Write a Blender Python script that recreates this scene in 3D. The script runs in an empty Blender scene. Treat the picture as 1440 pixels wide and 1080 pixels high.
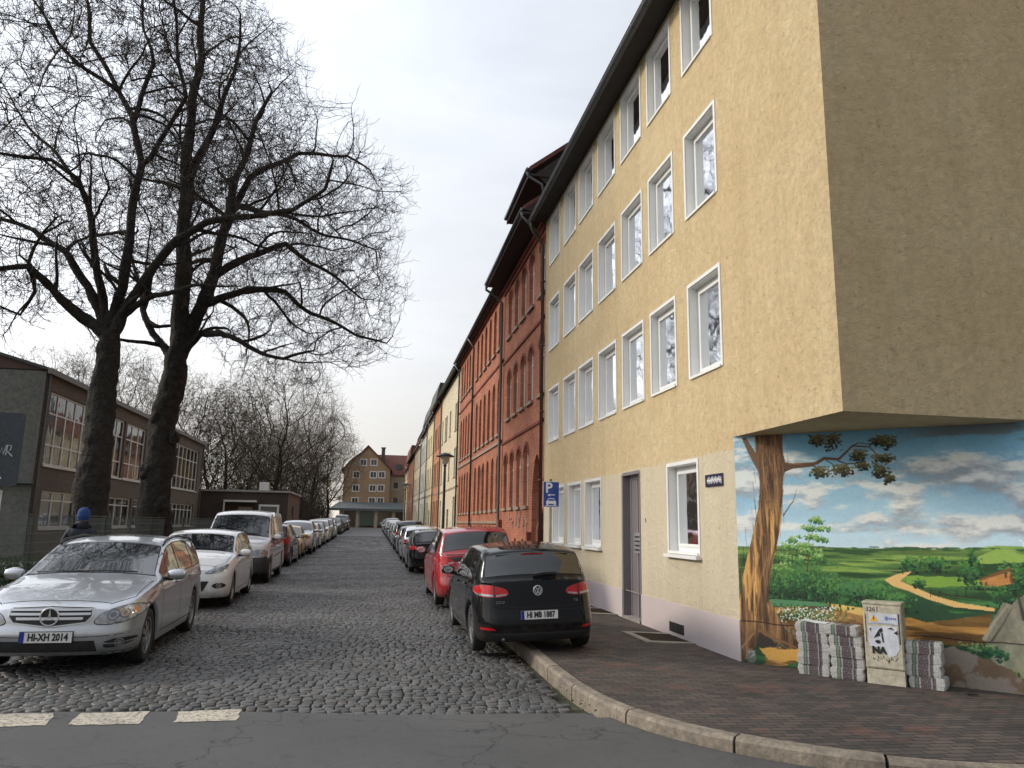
import bpy, bmesh, math, random
import numpy as np
from mathutils import Vector, Matrix, geometry
from mathutils.bvhtree import BVHTree
from mathutils.kdtree import KDTree
R = math.radians
C = bpy.context.scene.collection
# ---------------- camera, sky, sun, exposure ----------------
cam = bpy.data.cameras.new('camera'); cam.sensor_width = 36; cam.lens = 26.7
cam.clip_start = 0.1; cam.clip_end = 5000
camo = bpy.data.objects.new('camera', cam); C.objects.link(camo)
camo.matrix_world = Matrix(((0.98361367, -0.04991439, -0.17324176, 0), (-0.17941872, -0.17670025, -0.9677737, 0),
                            (0.01769397, 0.98299826, -0.18276036, 1.70), (0, 0, 0, 1)))
bpy.context.scene.camera = camo
SUN_EL, SUN_AZ = 25, 290          # azimuth clockwise from +Y (the street): the sun stands ahead to the left
sd = Vector((math.sin(R(SUN_AZ))*math.cos(R(SUN_EL)), math.cos(R(SUN_AZ))*math.cos(R(SUN_EL)), math.sin(R(SUN_EL))))
sun = bpy.data.lights.new('sun', 'SUN'); sun.energy = 1.5; sun.angle = R(12); sun.color = (1.0, .9, .74)
suno = bpy.data.objects.new('sun', sun); C.objects.link(suno); suno.rotation_euler = (-sd).to_track_quat('-Z', 'Y').to_euler()
sc = bpy.context.scene
sc.view_settings.view_transform = 'Standard'; sc.view_settings.look = 'None'; sc.view_settings.exposure = 0.68; sc.view_settings.gamma = 1
W = bpy.data.worlds.new('World'); sc.world = W; W.use_nodes = True
def build_world():
    t = W.node_tree; n = t.nodes; l = t.links; n.clear()
    out = n.new('ShaderNodeOutputWorld'); bg = n.new('ShaderNodeBackground'); bg.inputs[1].default_value = .1
    sky = n.new('ShaderNodeTexSky'); sky.sky_type = 'NISHITA'; sky.sun_disc = False; sky.sun_elevation = R(SUN_EL); sky.sun_rotation = R(SUN_AZ)
    tc = n.new('ShaderNodeTexCoord'); dot = n.new('ShaderNodeVectorMath'); dot.operation = 'DOT_PRODUCT'; dot.inputs[1].default_value = sd
    l.new(tc.outputs['Generated'], dot.inputs[0])
    mp = n.new('ShaderNodeMapping'); mp.inputs['Scale'].default_value = (1.6, 1.6, 5); l.new(tc.outputs['Generated'], mp.inputs[0])
    nz = n.new('ShaderNodeTexNoise'); nz.inputs['Scale'].default_value = 1.6; nz.inputs['Detail'].default_value = 7; nz.inputs['Roughness'].default_value = .55
    nz.inputs['Distortion'].default_value = .5; l.new(mp.outputs[0], nz.inputs['Vector'])
    # glow of the veiled sun: brightness by direction
    gl = n.new('ShaderNodeMapRange'); gl.inputs['From Min'].default_value = -0.5; gl.inputs['From Max'].default_value = 1
    gl.inputs['To Min'].default_value = SKY_LO; gl.inputs['To Max'].default_value = SKY_HI; l.new(dot.outputs['Value'], gl.inputs['Value'])
    cl = n.new('ShaderNodeMapRange'); cl.inputs['From Min'].default_value = .3; cl.inputs['From Max'].default_value = .7
    cl.inputs['To Min'].default_value = .93; cl.inputs['To Max'].default_value = 1.05; l.new(nz.outputs['Fac'], cl.inputs['Value'])
    pw = n.new('ShaderNodeMath'); pw.operation = 'POWER'; pw.inputs[1].default_value = 1.7; gl.inputs['To Min'].default_value = 0; gl.inputs['To Max'].default_value = 1; l.new(gl.outputs[0], pw.inputs[0])
    g2 = n.new('ShaderNodeMapRange'); g2.inputs['To Min'].default_value = SKY_LO; g2.inputs['To Max'].default_value = SKY_HI; l.new(pw.outputs[0], g2.inputs['Value'])
    mul = n.new('ShaderNodeMath'); mul.operation = 'MULTIPLY'; l.new(g2.outputs[0], mul.inputs[0]); l.new(cl.outputs[0], mul.inputs[1])
    sep = n.new('ShaderNodeSeparateXYZ'); l.new(tc.outputs['Generated'], sep.inputs[0])
    cr = n.new('ShaderNodeValToRGB'); cr.color_ramp.elements[0].position = 0; cr.color_ramp.elements[0].color = (.98, .90, .78, 1)
    cr.color_ramp.elements[1].position = .55; cr.color_ramp.elements[1].color = (.93, .98, 1.07, 1)
    e = cr.color_ramp.elements.new(.22); e.color = (.95, .97, 1.0, 1)
    l.new(sep.outputs['Z'], cr.inputs[0])
    sc_ = n.new('ShaderNodeVectorMath'); sc_.operation = 'SCALE'; l.new(cr.outputs[0], sc_.inputs[0]); l.new(mul.outputs[0], sc_.inputs['Scale'])
    mx = n.new('ShaderNodeMix'); mx.data_type = 'RGBA'
    fr = n.new('ShaderNodeMapRange'); fr.inputs['From Min'].default_value = .3; fr.inputs['From Max'].default_value = .62
    fr.inputs['To Min'].default_value = .9; fr.inputs['To Max'].default_value = .98; l.new(nz.outputs['Fac'], fr.inputs['Value'])
    l.new(fr.outputs[0], mx.inputs[0]); l.new(sky.outputs[0], mx.inputs[6]); l.new(sc_.outputs[0], mx.inputs[7])
    l.new(mx.outputs[2], bg.inputs[0]); l.new(bg.outputs[0], out.inputs[0])
SKY_LO, SKY_HI = 2.5, 11.8
build_world()
# ---------------- helpers ----------------
_mats = {}
def newmat(name):
    m = bpy.data.materials.new(name); m.use_nodes = True; nt = m.node_tree; nt.nodes.clear()
    o = nt.nodes.new('ShaderNodeOutputMaterial'); b = nt.nodes.new('ShaderNodeBsdfPrincipled'); nt.links.new(b.outputs[0], o.inputs[0])
    return m, nt, b
def rgb(c): return (c[0], c[1], c[2], 1)
def N(nt, kind, **kw):
    n = nt.nodes.new(kind)
    for k, v in kw.items():
        if k in n.inputs: n.inputs[k].default_value = v
        else: setattr(n, k, v)
    return n
def mixc(nt, fac, a, b, mode='MIX'):
    m = nt.nodes.new('ShaderNodeMix'); m.data_type = 'RGBA'; m.blend_type = mode
    for s, v in ((0, fac), (6, a), (7, b)):
        if hasattr(v, 'links') or isinstance(v, bpy.types.NodeSocket): nt.links.new(v, m.inputs[s])
        else: m.inputs[s].default_value = v if s == 0 else rgb(v)
    return m.outputs[2]
def ramp(nt, src, a, b, lo=0., hi=1.):
    m = nt.nodes.new('ShaderNodeMapRange'); m.inputs[1].default_value = a; m.inputs[2].default_value = b
    m.inputs[3].default_value = lo; m.inputs[4].default_value = hi; nt.links.new(src, m.inputs[0]); return m.outputs[0]
def noise(nt, co, s, d=4, r=.6, dist=0.):
    n = N(nt, 'ShaderNodeTexNoise', Scale=s, Detail=d, Roughness=r, Distortion=dist); nt.links.new(co, n.inputs['Vector']); return n.outputs['Fac']
def bump(nt, b, h, st, di):
    n = N(nt, 'ShaderNodeBump', Strength=st, Distance=di); nt.links.new(h, n.inputs['Height']); nt.links.new(n.outputs[0], b.inputs['Normal']); return n
def mat(name, col, rough=.6, metal=0., c2=None, ns=4., fs=None, bs=0., bscale=40., bd=.01, coat=0., spec=.5, coatr=.05):
    if name in _mats: return _mats[name]
    m, nt, b = newmat(name)
    b.inputs['Base Color'].default_value = rgb(col); b.inputs['Roughness'].default_value = rough; b.inputs['Metallic'].default_value = metal
    b.inputs['Coat Weight'].default_value = coat; b.inputs['Coat Roughness'].default_value = coatr; b.inputs['Specular IOR Level'].default_value = spec
    if c2 or bs:
        co = nt.nodes.new('ShaderNodeTexCoord').outputs['Object']
        if c2:
            f = ramp(nt, noise(nt, co, ns, 6, .65), .35, .65)
            c = mixc(nt, f, col, c2)
            if fs:
                f2 = ramp(nt, noise(nt, co, fs, 3, .6), .35, .65, .75, 1.15)
                vm = N(nt, 'ShaderNodeVectorMath', operation='SCALE'); nt.links.new(c, vm.inputs[0]); nt.links.new(f2, vm.inputs['Scale']); c = vm.outputs[0]
            nt.links.new(c, b.inputs['Base Color'])
        if bs: bump(nt, b, noise(nt, co, bscale, 4, .6), bs, bd)
    _mats[name] = m
    return m
class MB:
    def __init__(s): s.v = []; s.f = []; s.mi = []; s.m = 0; s.ms = []
    def use(s, m):
        if m not in s.ms: s.ms.append(m)
        s.m = s.ms.index(m); return s
    def add(s, vs, fs):
        b = len(s.v); s.v += [tuple(x) for x in vs]
        for f in fs: s.f.append([b+i for i in f]); s.mi.append(s.m)
    def quad(s, a, b, c, d): s.add([a, b, c, d], [(0, 1, 2, 3)])
    def poly(s, pts): s.add(pts, [tuple(range(len(pts)))])
    def box(s, a, b):
        x0, x1 = sorted((a[0], b[0])); y0, y1 = sorted((a[1], b[1])); z0, z1 = sorted((a[2], b[2]))
        s.add([(x0,y0,z0),(x1,y0,z0),(x1,y1,z0),(x0,y1,z0),(x0,y0,z1),(x1,y0,z1),(x1,y1,z1),(x0,y1,z1)],
              [(0,3,2,1),(4,5,6,7),(0,1,5,4),(1,2,6,5),(2,3,7,6),(3,0,4,7)])
    def obox(s, c, h, ax):                       # oriented box: centre, half sizes, 3 axes
        c = Vector(c); A = [Vector(a)*k for a, k in zip(ax, h)]
        P = [c + sx*A[0] + sy*A[1] + sz*A[2] for sz in (-1, 1) for sx, sy in ((-1,-1),(1,-1),(1,1),(-1,1))]
        s.add(P, [(0,3,2,1),(4,5,6,7),(0,1,5,4),(1,2,6,5),(2,3,7,6),(3,0,4,7)])
    def prism(s, pts, h):                        # pts 3D loop, extruded along vector h
        n = len(pts); h = Vector(h); P = [Vector(p) for p in pts]
        s.add(P + [p + h for p in P], [tuple(range(n-1, -1, -1)), tuple(range(n, 2*n))] + [(i, (i+1) % n, n+(i+1) % n, n+i) for i in range(n)])
    def tube(s, pts, r, k=8, caps=True):
        pts = [Vector(p) for p in pts]; rs = r if isinstance(r, (list, tuple)) else [r]*len(pts)
        b = len(s.v); up = Vector((0, 0, 1)); prev = None
        for i, p in enumerate(pts):
            d = (pts[min(i+1, len(pts)-1)] - pts[max(i-1, 0)])
            d = d.normalized() if d.length > 1e-9 else up
            if prev is None: a = d.cross(up) if abs(d.z) < .95 else d.cross(Vector((1, 0, 0)))
            else: a = prev - d*prev.dot(d)
            a.normalize(); prev = a; c = d.cross(a)
            for j in range(k):
                t = 2*math.pi*j/k; s.v.append(tuple(p + (a*math.cos(t) + c*math.sin(t))*rs[i]))
        for i in range(len(pts)-1):
            for j in range(k):
                s.f.append([b+i*k+j, b+i*k+(j+1) % k, b+(i+1)*k+(j+1) % k, b+(i+1)*k+j]); s.mi.append(s.m)
        if caps:
            s.f.append([b+j for j in range(k)][::-1]); s.mi.append(s.m)
            e = b+(len(pts)-1)*k; s.f.append([e+j for j in range(k)]); s.mi.append(s.m)
    def lathe(s, prof, o, ax=(0,0,1), k=20):     # prof (r, h) pairs
        ax = Vector(ax).normalized(); a = ax.orthogonal().normalized(); c = ax.cross(a); b = len(s.v); o = Vector(o)
        for r, h in prof:
            for j in range(k):
                t = 2*math.pi*j/k; s.v.append(tuple(o + ax*h + (a*math.cos(t)+c*math.sin(t))*r))
        for i in range(len(prof)-1):
            for j in range(k): s.f.append([b+i*k+j, b+i*k+(j+1) % k, b+(i+1)*k+(j+1) % k, b+(i+1)*k+j]); s.mi.append(s.m)
    def mesh(s, name, smooth=False, bevel=0):
        me = bpy.data.meshes.new(name); me.from_pydata(s.v, [], s.f)
        for m in s.ms: me.materials.append(m)
        me.polygons.foreach_set('material_index', s.mi)
        if smooth: me.polygons.foreach_set('use_smooth', [True]*len(s.f))
        me.update(); return me
    def build(s, name, m=None, parent=None, loc=None, rz=0, smooth=False, fix=False, bevel=0):
        if m is not None and not s.ms: s.ms = [m]
        me = s.mesh(name, smooth)
        if fix:
            bm = bmesh.new(); bm.from_mesh(me); bmesh.ops.remove_doubles(bm, verts=bm.verts, dist=1e-5); bmesh.ops.recalc_face_normals(bm, faces=bm.faces); bm.to_mesh(me); bm.free()
        return place(me, name, parent, loc, rz, bevel)
def place(me, name, parent=None, loc=None, rz=0, bevel=0):
    o = bpy.data.objects.new(name, me); C.objects.link(o)
    L = Vector(loc) if loc is not None else Vector((0, 0, 0))
    if parent is not None:
        o.parent = parent
        o.location = L - wloc(parent) if rz_of(parent) == 0 else L
    else: o.location = L
    o.rotation_euler = (0, 0, rz)
    if bevel:
        b = o.modifiers.new('bevel', 'BEVEL'); b.width = bevel; b.segments = 2; b.limit_method = 'ANGLE'; b.angle_limit = R(40)
    return o
def rz_of(p):
    while p:
        if p.get('_local'): return 1
        p = p.parent
    return 0
def wloc(p):
    v = Vector(p.location)
    while p.parent: p = p.parent; v += p.location
    return v
def tag(o, label=None, cat=None, group=None, kind=None):
    if label: o['label'] = label
    if cat: o['category'] = cat
    if group: o['group'] = group
    if kind: o['kind'] = kind
    return o
def thing(name, label, cat, loc=(0, 0, 0), rz=0, group=None, local=False):
    o = bpy.data.objects.new(name, None); C.objects.link(o); o.location = loc; o.rotation_euler = (0, 0, rz); o.empty_display_size = .2
    if local: o['_local'] = 1
    return tag(o, label, cat, group)
def struct(o): o['kind'] = 'structure'; return o
def copy_tree(o, parent=None):
    c = o.copy(); C.objects.link(c); c.parent = parent
    for ch in [x for x in KIDS.get(o.name, [])]: copy_tree(ch, c)
    return c
KIDS = {}
def index_kids(o):
    KIDS[o.name] = list(o.children)
    for c in KIDS[o.name]: index_kids(c)
def gz(y): return .01*min(max(y-30, 0), 110)
# a wall sheet with rectangular or arched openings; T(u, z, d) -> point, d = depth inwards
def arch_pts(a, b, z1, kind, n=8):
    c = (a+b)/2; w = (b-a)/2
    if kind == 'round': return [(c - w*math.cos(math.pi*i/n), z1 - w + w*math.sin(math.pi*i/n)) for i in range(n+1)]
    h = w*1.7                                    # pointed
    L = [(a + w*(i/4), z1 - h + h*math.sin(math.pi/2*(i/4)**.8)) for i in range(5)]
    return L + [(2*c-x, z) for x, z in L[-2::-1]]
def wall_sheet(mb, T, u0, u1, z0, z1, ops, reveal=0., rmat=None, maxc=4.):
    us = sorted({u0, u1} | {o[0] for o in ops} | {o[1] for o in ops}); zs = sorted({z0, z1} | {o[2] for o in ops} | {o[3] for o in ops})
    for i in range(len(us)-1):
        for j in range(len(zs)-1):
            cu, cz = (us[i]+us[i+1])/2, (zs[j]+zs[j+1])/2
            if any(o[0] < cu < o[1] and o[2] < cz < o[3] for o in ops): continue
            mb.quad(T(us[i], zs[j], 0), T(us[i+1], zs[j], 0), T(us[i+1], zs[j+1], 0), T(us[i], zs[j+1], 0))
    wm = mb.m
    for o in ops:
        kind = o[4] if len(o) > 4 else None
        if kind:
            A = arch_pts(o[0], o[1], o[3], kind); k = len(A)//2
            mb.poly([T(o[0], o[3], 0)] + [T(u, z, 0) for u, z in A[:k+1]])
            mb.poly([T(u, z, 0) for u, z in A[k:]] + [T(o[1], o[3], 0)])
            out = [(o[0], o[2])] + A + [(o[1], o[2])]
        else: out = [(o[0], o[2]), (o[0], o[3]), (o[1], o[3]), (o[1], o[2])]
        if reveal:
            if rmat: mb.use(rmat)
            for i in range(len(out)):
                p, q = out[i], out[(i+1) % len(out)]
                mb.quad(T(p[0], p[1], 0), T(q[0], q[1], 0), T(q[0], q[1], reveal), T(p[0], p[1], reveal))
            mb.m = wm
def text_mesh(s, size, depth, m, name='lettering', parent=None, align='CENTER', bold=0.0):
    cu = bpy.data.curves.new(name, 'FONT'); cu.body = s; cu.size = size; cu.extrude = depth; cu.align_x = align; cu.align_y = 'CENTER'; cu.resolution_u = 2; cu.offset = bold
    o = bpy.data.objects.new(name, cu); me = bpy.data.meshes.new_from_object(o); bpy.data.objects.remove(o)
    me.materials.clear(); me.materials.append(m); return me
# face plane helpers for the three ways a flat thing can face: F = rotation for a mesh drawn in (x right, y up, z towards viewer)
def face_rot(dx, dy):
    z = Vector((dx, dy, 0)).normalized(); x = Vector((0, 0, 1)).cross(z).normalized(); return Matrix((x, Vector((0, 0, 1)), z)).transposed()
def xform(me, rot, loc):
    me.transform(Matrix.Translation(loc) @ rot.to_4x4()); return me
# ---------------- shared materials ----------------
m_white = mat('white_plastic', (.78, .78, .76), .35, c2=(.7, .7, .68), ns=2)
m_zinc = mat('zinc', (.11, .115, .12), .45, .7, c2=(.11, .12, .12), ns=3)
m_black = mat('black_plastic', (.015, .015, .016), .5, c2=(.025, .025, .026), ns=20)
m_dark = mat('room_dark', (.02, .019, .018), .9)
m_curtain = mat('net_curtain', (.42, .42, .41), .9, c2=(.25, .26, .26), ns=3)
m_steel = mat('galvanised', (.42, .43, .44), .45, .6, c2=(.3, .31, .32), ns=6)
def glass_mat(name='window_glass', tint=.75, base=.14):
    m = bpy.data.materials.new(name); m.use_nodes = True; nt = m.node_tree; nt.nodes.clear()
    o = nt.nodes.new('ShaderNodeOutputMaterial'); t = N(nt, 'ShaderNodeBsdfTransparent'); t.inputs[0].default_value = (tint, tint*1.02, tint, 1)
    g = N(nt, 'ShaderNodeBsdfGlossy'); g.inputs['Roughness'].default_value = .045; g.inputs[0].default_value = (.95, .97, 1, 1)
    co = nt.nodes.new('ShaderNodeTexCoord').outputs['Object']
    bn = N(nt, 'ShaderNodeBump', Strength=.4, Distance=.012); nt.links.new(noise(nt, co, 2.6, 1, .4), bn.inputs['Height']); nt.links.new(bn.outputs[0], g.inputs['Normal'])
    fr = N(nt, 'ShaderNodeFresnel'); fr.inputs[0].default_value = 1.55
    f = ramp(nt, fr.outputs[0], 0, 1, base, 1)
    mx = nt.nodes.new('ShaderNodeMixShader'); nt.links.new(f, mx.inputs[0]); nt.links.new(t.outputs[0], mx.inputs[1]); nt.links.new(g.outputs[0], mx.inputs[2]); nt.links.new(mx.outputs[0], o.inputs[0])
    return m
m_glass = glass_mat()
def plaster_mat(name, c1, c2, bs=.9, bd=.012, lower=None, split=2.8, worm=True):
    m, nt, b = newmat(name); b.inputs['Roughness'].default_value = .92; b.inputs['Specular IOR Level'].default_value = .2
    co = nt.nodes.new('ShaderNodeTexCoord').outputs['Object']
    c = mixc(nt, ramp(nt, noise(nt, co, .55, 6, .65), .35, .65), c1, c2)
    f2 = ramp(nt, noise(nt, co, 9, 5, .7), .3, .7, .86, 1.1)
    vm = N(nt, 'ShaderNodeVectorMath', operation='SCALE'); nt.links.new(c, vm.inputs[0]); nt.links.new(f2, vm.inputs['Scale']); c = vm.outputs[0]
    if lower:
        sp = nt.nodes.new('ShaderNodeSeparateXYZ'); nt.links.new(co, sp.inputs[0])
        jit = N(nt, 'ShaderNodeMath', operation='MULTIPLY_ADD'); nt.links.new(noise(nt, co, 1.5, 3), jit.inputs[0]); jit.inputs[1].default_value = .12; nt.links.new(sp.outputs[2], jit.inputs[2])
        c = mixc(nt, ramp(nt, jit.outputs[0], split+.04, split+.08), lower, c)
    mps = N(nt, 'ShaderNodeMapping'); mps.inputs['Scale'].default_value = (2.2, 2.2, .16); nt.links.new(co, mps.inputs[0])
    vs = N(nt, 'ShaderNodeVectorMath', operation='SCALE'); nt.links.new(c, vs.inputs[0]); nt.links.new(ramp(nt, noise(nt, mps.outputs[0], 1.6, 6, .65),   .32, .6, .94, 1.02), vs.inputs['Scale']); c = vs.outputs[0]
    # coarse thrown render: lumps, small torn ridges, a few pits
    lum = noise(nt, co, 11, 8, .78, .6); rid = N(nt, 'ShaderNodeTexNoise', Scale=19., Detail=6., Roughness=.68, Distortion=1.1); rid.noise_type = 'RIDGED_MULTIFRACTAL'; nt.links.new(co, rid.inputs['Vector'])
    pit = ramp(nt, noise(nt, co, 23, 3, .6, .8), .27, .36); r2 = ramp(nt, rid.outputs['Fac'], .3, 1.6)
    h = N(nt, 'ShaderNodeMath', operation='MULTIPLY_ADD'); nt.links.new(r2, h.inputs[0]); h.inputs[1].default_value = .4; nt.links.new(lum, h.inputs[2])
    h1 = N(nt, 'ShaderNodeMath', operation='MULTIPLY_ADD'); nt.links.new(pit, h1.inputs[0]); h1.inputs[1].default_value = .25; nt.links.new(h.outputs[0], h1.inputs[2])
    h2 = N(nt, 'ShaderNodeMath', operation='MULTIPLY_ADD'); nt.links.new(noise(nt, co, 80, 3), h2.inputs[0]); h2.inputs[1].default_value = .25; nt.links.new(h1.outputs[0], h2.inputs[2])
    dk = ramp(nt, pit, 0, 1, .80, 1)  # small shadows of the pits, painted into the plaster colour
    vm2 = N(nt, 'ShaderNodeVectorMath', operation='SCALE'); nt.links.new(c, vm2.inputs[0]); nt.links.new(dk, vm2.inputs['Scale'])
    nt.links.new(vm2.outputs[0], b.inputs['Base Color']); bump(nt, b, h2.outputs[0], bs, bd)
    return m
def brick_mat(name, c1, c2, mortar, ax='yz', bw=.25, bh=.083, mort=.010, bs=.5, patch=None):
    m, nt, b = newmat(name); b.inputs['Roughness'].default_value = .85; b.inputs['Specular IOR Level'].default_value = .25
    co = nt.nodes.new('ShaderNodeTexCoord').outputs['Object']
    sp = nt.nodes.new('ShaderNodeSeparateXYZ'); nt.links.new(co, sp.inputs[0]); cb = nt.nodes.new('ShaderNodeCombineXYZ')
    if ax == 'yz':
        ad = N(nt, 'ShaderNodeMath', operation='ADD'); nt.links.new(sp.outputs[0], ad.inputs[0]); nt.links.new(sp.outputs[1], ad.inputs[1])
        nt.links.new(ad.outputs[0], cb.inputs[0]); nt.links.new(sp.outputs[2], cb.inputs[1])
    else: nt.links.new(sp.outputs[0], cb.inputs[0]); nt.links.new(sp.outputs[1], cb.inputs[1])
    br = N(nt, 'ShaderNodeTexBrick', Scale=1., offset=.5); nt.links.new(cb.outputs[0], br.inputs['Vector'])
    br.inputs['Color1'].default_value = rgb(c1); br.inputs['Color2'].default_value = rgb(c2); br.inputs['Mortar'].default_value = rgb(mortar)
    br.inputs['Mortar Size'].default_value = mort; br.inputs['Mortar Smooth'].default_value = .3; br.inputs['Brick Width'].default_value = bw; br.inputs['Row Height'].default_value = bh; br.inputs['Bias'].default_value = 0
    c = br.outputs['Color']
    f2 = ramp(nt, noise(nt, co, 1.1, 6, .7), .3, .7, .72, 1.22)
    vm = N(nt, 'ShaderNodeVectorMath', operation='SCALE'); nt.links.new(c, vm.inputs[0]); nt.links.new(f2, vm.inputs['Scale']); c = vm.outputs[0]
    if patch:
        c = mixc(nt, ramp(nt, noise(nt, co, patch[1], 5, .7), patch[2], patch[2]+.08, 0, patch[3]), c, patch[0])
    nt.links.new(c, b.inputs['Base Color'])
    inv = ramp(nt, br.outputs['Fac'], 0, 1, 1, 0); ad2 = N(nt, 'ShaderNodeMath', operation='MULTIPLY_ADD'); nt.links.new(noise(nt, co, 45, 3), ad2.inputs[0]); ad2.inputs[1].default_value = .4; nt.links.new(inv, ad2.inputs[2])
    bump(nt, b, ad2.outputs[0], bs, .008)
    return m
# ---------------- the ground ----------------
rng = np.random.default_rng(7)
KX = 2.24                                        # inner edge of the right kerb
def ground():
    m = mat('earth', (.05, .05, .03), .95, c2=(.035, .045, .018), ns=.4, fs=9, bs=.6, bscale=12, bd=.05)
    b = MB().use(m)
    ys = [-60, 30, 60, 90, 140, 2500]; xs = [-1500, -60, -20, 20, 60, 1500]
    for i in range(len(xs)-1):
        for j in range(len(ys)-1):
            b.quad(*[(x, y, gz(y)-.06) for x, y in ((xs[i], ys[j]), (xs[i+1], ys[j]), (xs[i+1], ys[j+1]), (xs[i], ys[j+1]))])
    struct(b.build('ground'))
    # asphalt of the cross street
    ma, nt, bs = newmat('asphalt'); bs.inputs['Roughness'].default_value = .62; bs.inputs['Specular IOR Level'].default_value = .45
    co = nt.nodes.new('ShaderNodeTexCoord').outputs['Object']
    c = mixc(nt, ramp(nt, noise(nt, co, .8, 6, .6), .35, .65), (.05, .05, .05), (.074, .073, .071))
    c = mixc(nt, ramp(nt, noise(nt, co, 90, 2, .5), .62, .7), c, (.16, .155, .15))
    c = mixc(nt, ramp(nt, noise(nt, co, 2.3, 4, .6, 1.5), .6, .66, 0, .6), c, (.028, .028, .029)); c = mixc(nt, ramp(nt, noise(nt, co, 260, 2, .6), .35, .7, .0, .55), c, (.11, .108, .105)); vo = N(nt, 'ShaderNodeTexVoronoi', Scale=.55, feature='DISTANCE_TO_EDGE'); vm_ = N(nt, 'ShaderNodeVectorMath', operation='ADD'); nn_ = N(nt, 'ShaderNodeTexNoise', Scale=2.5, Detail=6.); nt.links.new(co, nn_.inputs['Vector']); nt.links.new(co, vm_.inputs[0]); nt.links.new(nn_.outputs['Color'], vm_.inputs[1]); nt.links.new(vm_.outputs[0], vo.inputs['Vector']); c = mixc(nt, ramp(nt, vo.outputs['Distance'], .004, .010, .8, 0), c, (.018, .018, .018)); c = mixc(nt, ramp(nt, noise(nt, co, 11, 5, .7), .55, .7, 0, .45), c, (.03, .03, .031))
    nt.links.new(c, bs.inputs['Base Color']); bump(nt, bs, noise(nt, co, 110, 3, .7), .5, .006)
    b = MB().use(ma)
    b.quad((-60, -40, 0), (60, -40, 0), (60, 7.05, 0), (-60, 7.05, 0))
    b.poly([(-60, 7.05, 0), (2.1, 7.05, 0), (2.1, 7.22, 0), (1.2, 7.3, 0), (.3, 7.34, 0), (-1.1, 7.62, 0), (-2.6, 7.76, 0), (-60, 8.4, 0)])
    struct(b.build('road'))
    # worn painted dashes
    mp = newmat('road_paint'); m, nt, bs = mp; bs.inputs['Roughness'].default_value = .7
    co = nt.nodes.new('ShaderNodeTexCoord').outputs['Object']
    f = ramp(nt, noise(nt, co, 5, 8, .75), .3, .55)
    wn = ramp(nt, noise(nt, co, 28, 5, .7), .50, .60, 0, .85); nt.links.new(mixc(nt, wn, mixc(nt, f, (.3, .27, .22), (.56, .5, .4)), (.07, .068, .065)), bs.inputs['Base Color']); bump(nt, bs, noise(nt, co, 90, 3), .4, .005)
    for q in ([(-3.15, 7.72), (-2.66, 7.70), (-2.56, 7.28), (-3.1, 7.26)], [(-2.43, 7.67), (-1.87, 7.69), (-1.84, 7.24), (-2.4, 7.26)], [(-1.61, 7.655), (-1.08, 7.70), (-1.05, 7.28), (-1.57, 7.27)], [(-3.95, 7.7), (-3.4, 7.72), (-3.32, 7.27), (-3.9, 7.25)]):
        b = MB().use(m); pts = []
        for i in range(4):
            p, r_ = q[i], q[(i+1) % 4]
            for k in range(6):
                t = k/6; pts.append((p[0]+(r_[0]-p[0])*t + rng.uniform(-.012, .012), p[1]+(r_[1]-p[1])*t + rng.uniform(-.012, .012), .004))
        b.poly(pts); o = struct(b.build('road_marking'))
    # cobblestones: every stone real
    m, nt, bs = newmat('granite_setts'); bs.inputs['Roughness'].default_value = .42; bs.inputs['Specular IOR Level'].default_value = .5
    at = N(nt, 'ShaderNodeAttribute', attribute_name='Col'); co = nt.nodes.new('ShaderNodeTexCoord').outputs['Object']
    big = ramp(nt, noise(nt, co, .45, 5, .65), .3, .7, .72, 1.25); vb = N(nt, 'ShaderNodeVectorMath', operation='SCALE'); nt.links.new(at.outputs['Color'], vb.inputs[0]); nt.links.new(big, vb.inputs['Scale']); c = vb.outputs[0]; c = mixc(nt, ramp(nt, noise(nt, co, 1.7, 4, .6), .6, .75, 0, .3), c, (.035, .034, .032)); f = ramp(nt, noise(nt, co, 30, 4, .7), .3, .7, .75, 1.2)
    vm = N(nt, 'ShaderNodeVectorMath', operation='SCALE'); nt.links.new(c, vm.inputs[0]); nt.links.new(f, vm.inputs['Scale']); nt.links.new(vm.outputs[0], bs.inputs['Base Color'])
    nt.links.new(ramp(nt, noise(nt, co, 4, 3, .6), .3, .7, .42, .68), bs.inputs['Roughness']); bump(nt, bs, noise(nt, co, 60, 3, .7), .35, .006)
    V = []; F = []; K = []
    def edge(x):                                 # where the asphalt stops
        return float(np.interp(x, [-5, -2.6, -1.1, .3, 1.2, 2.1], [7.9, 7.76, 7.62, 7.34, 7.3, 7.22]))
    y = 7.0; row = 0
    und = lambda x, y: .012*math.sin(x*1.7+y*.6) + .008*math.sin(y*2.3-x*.8)
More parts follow.
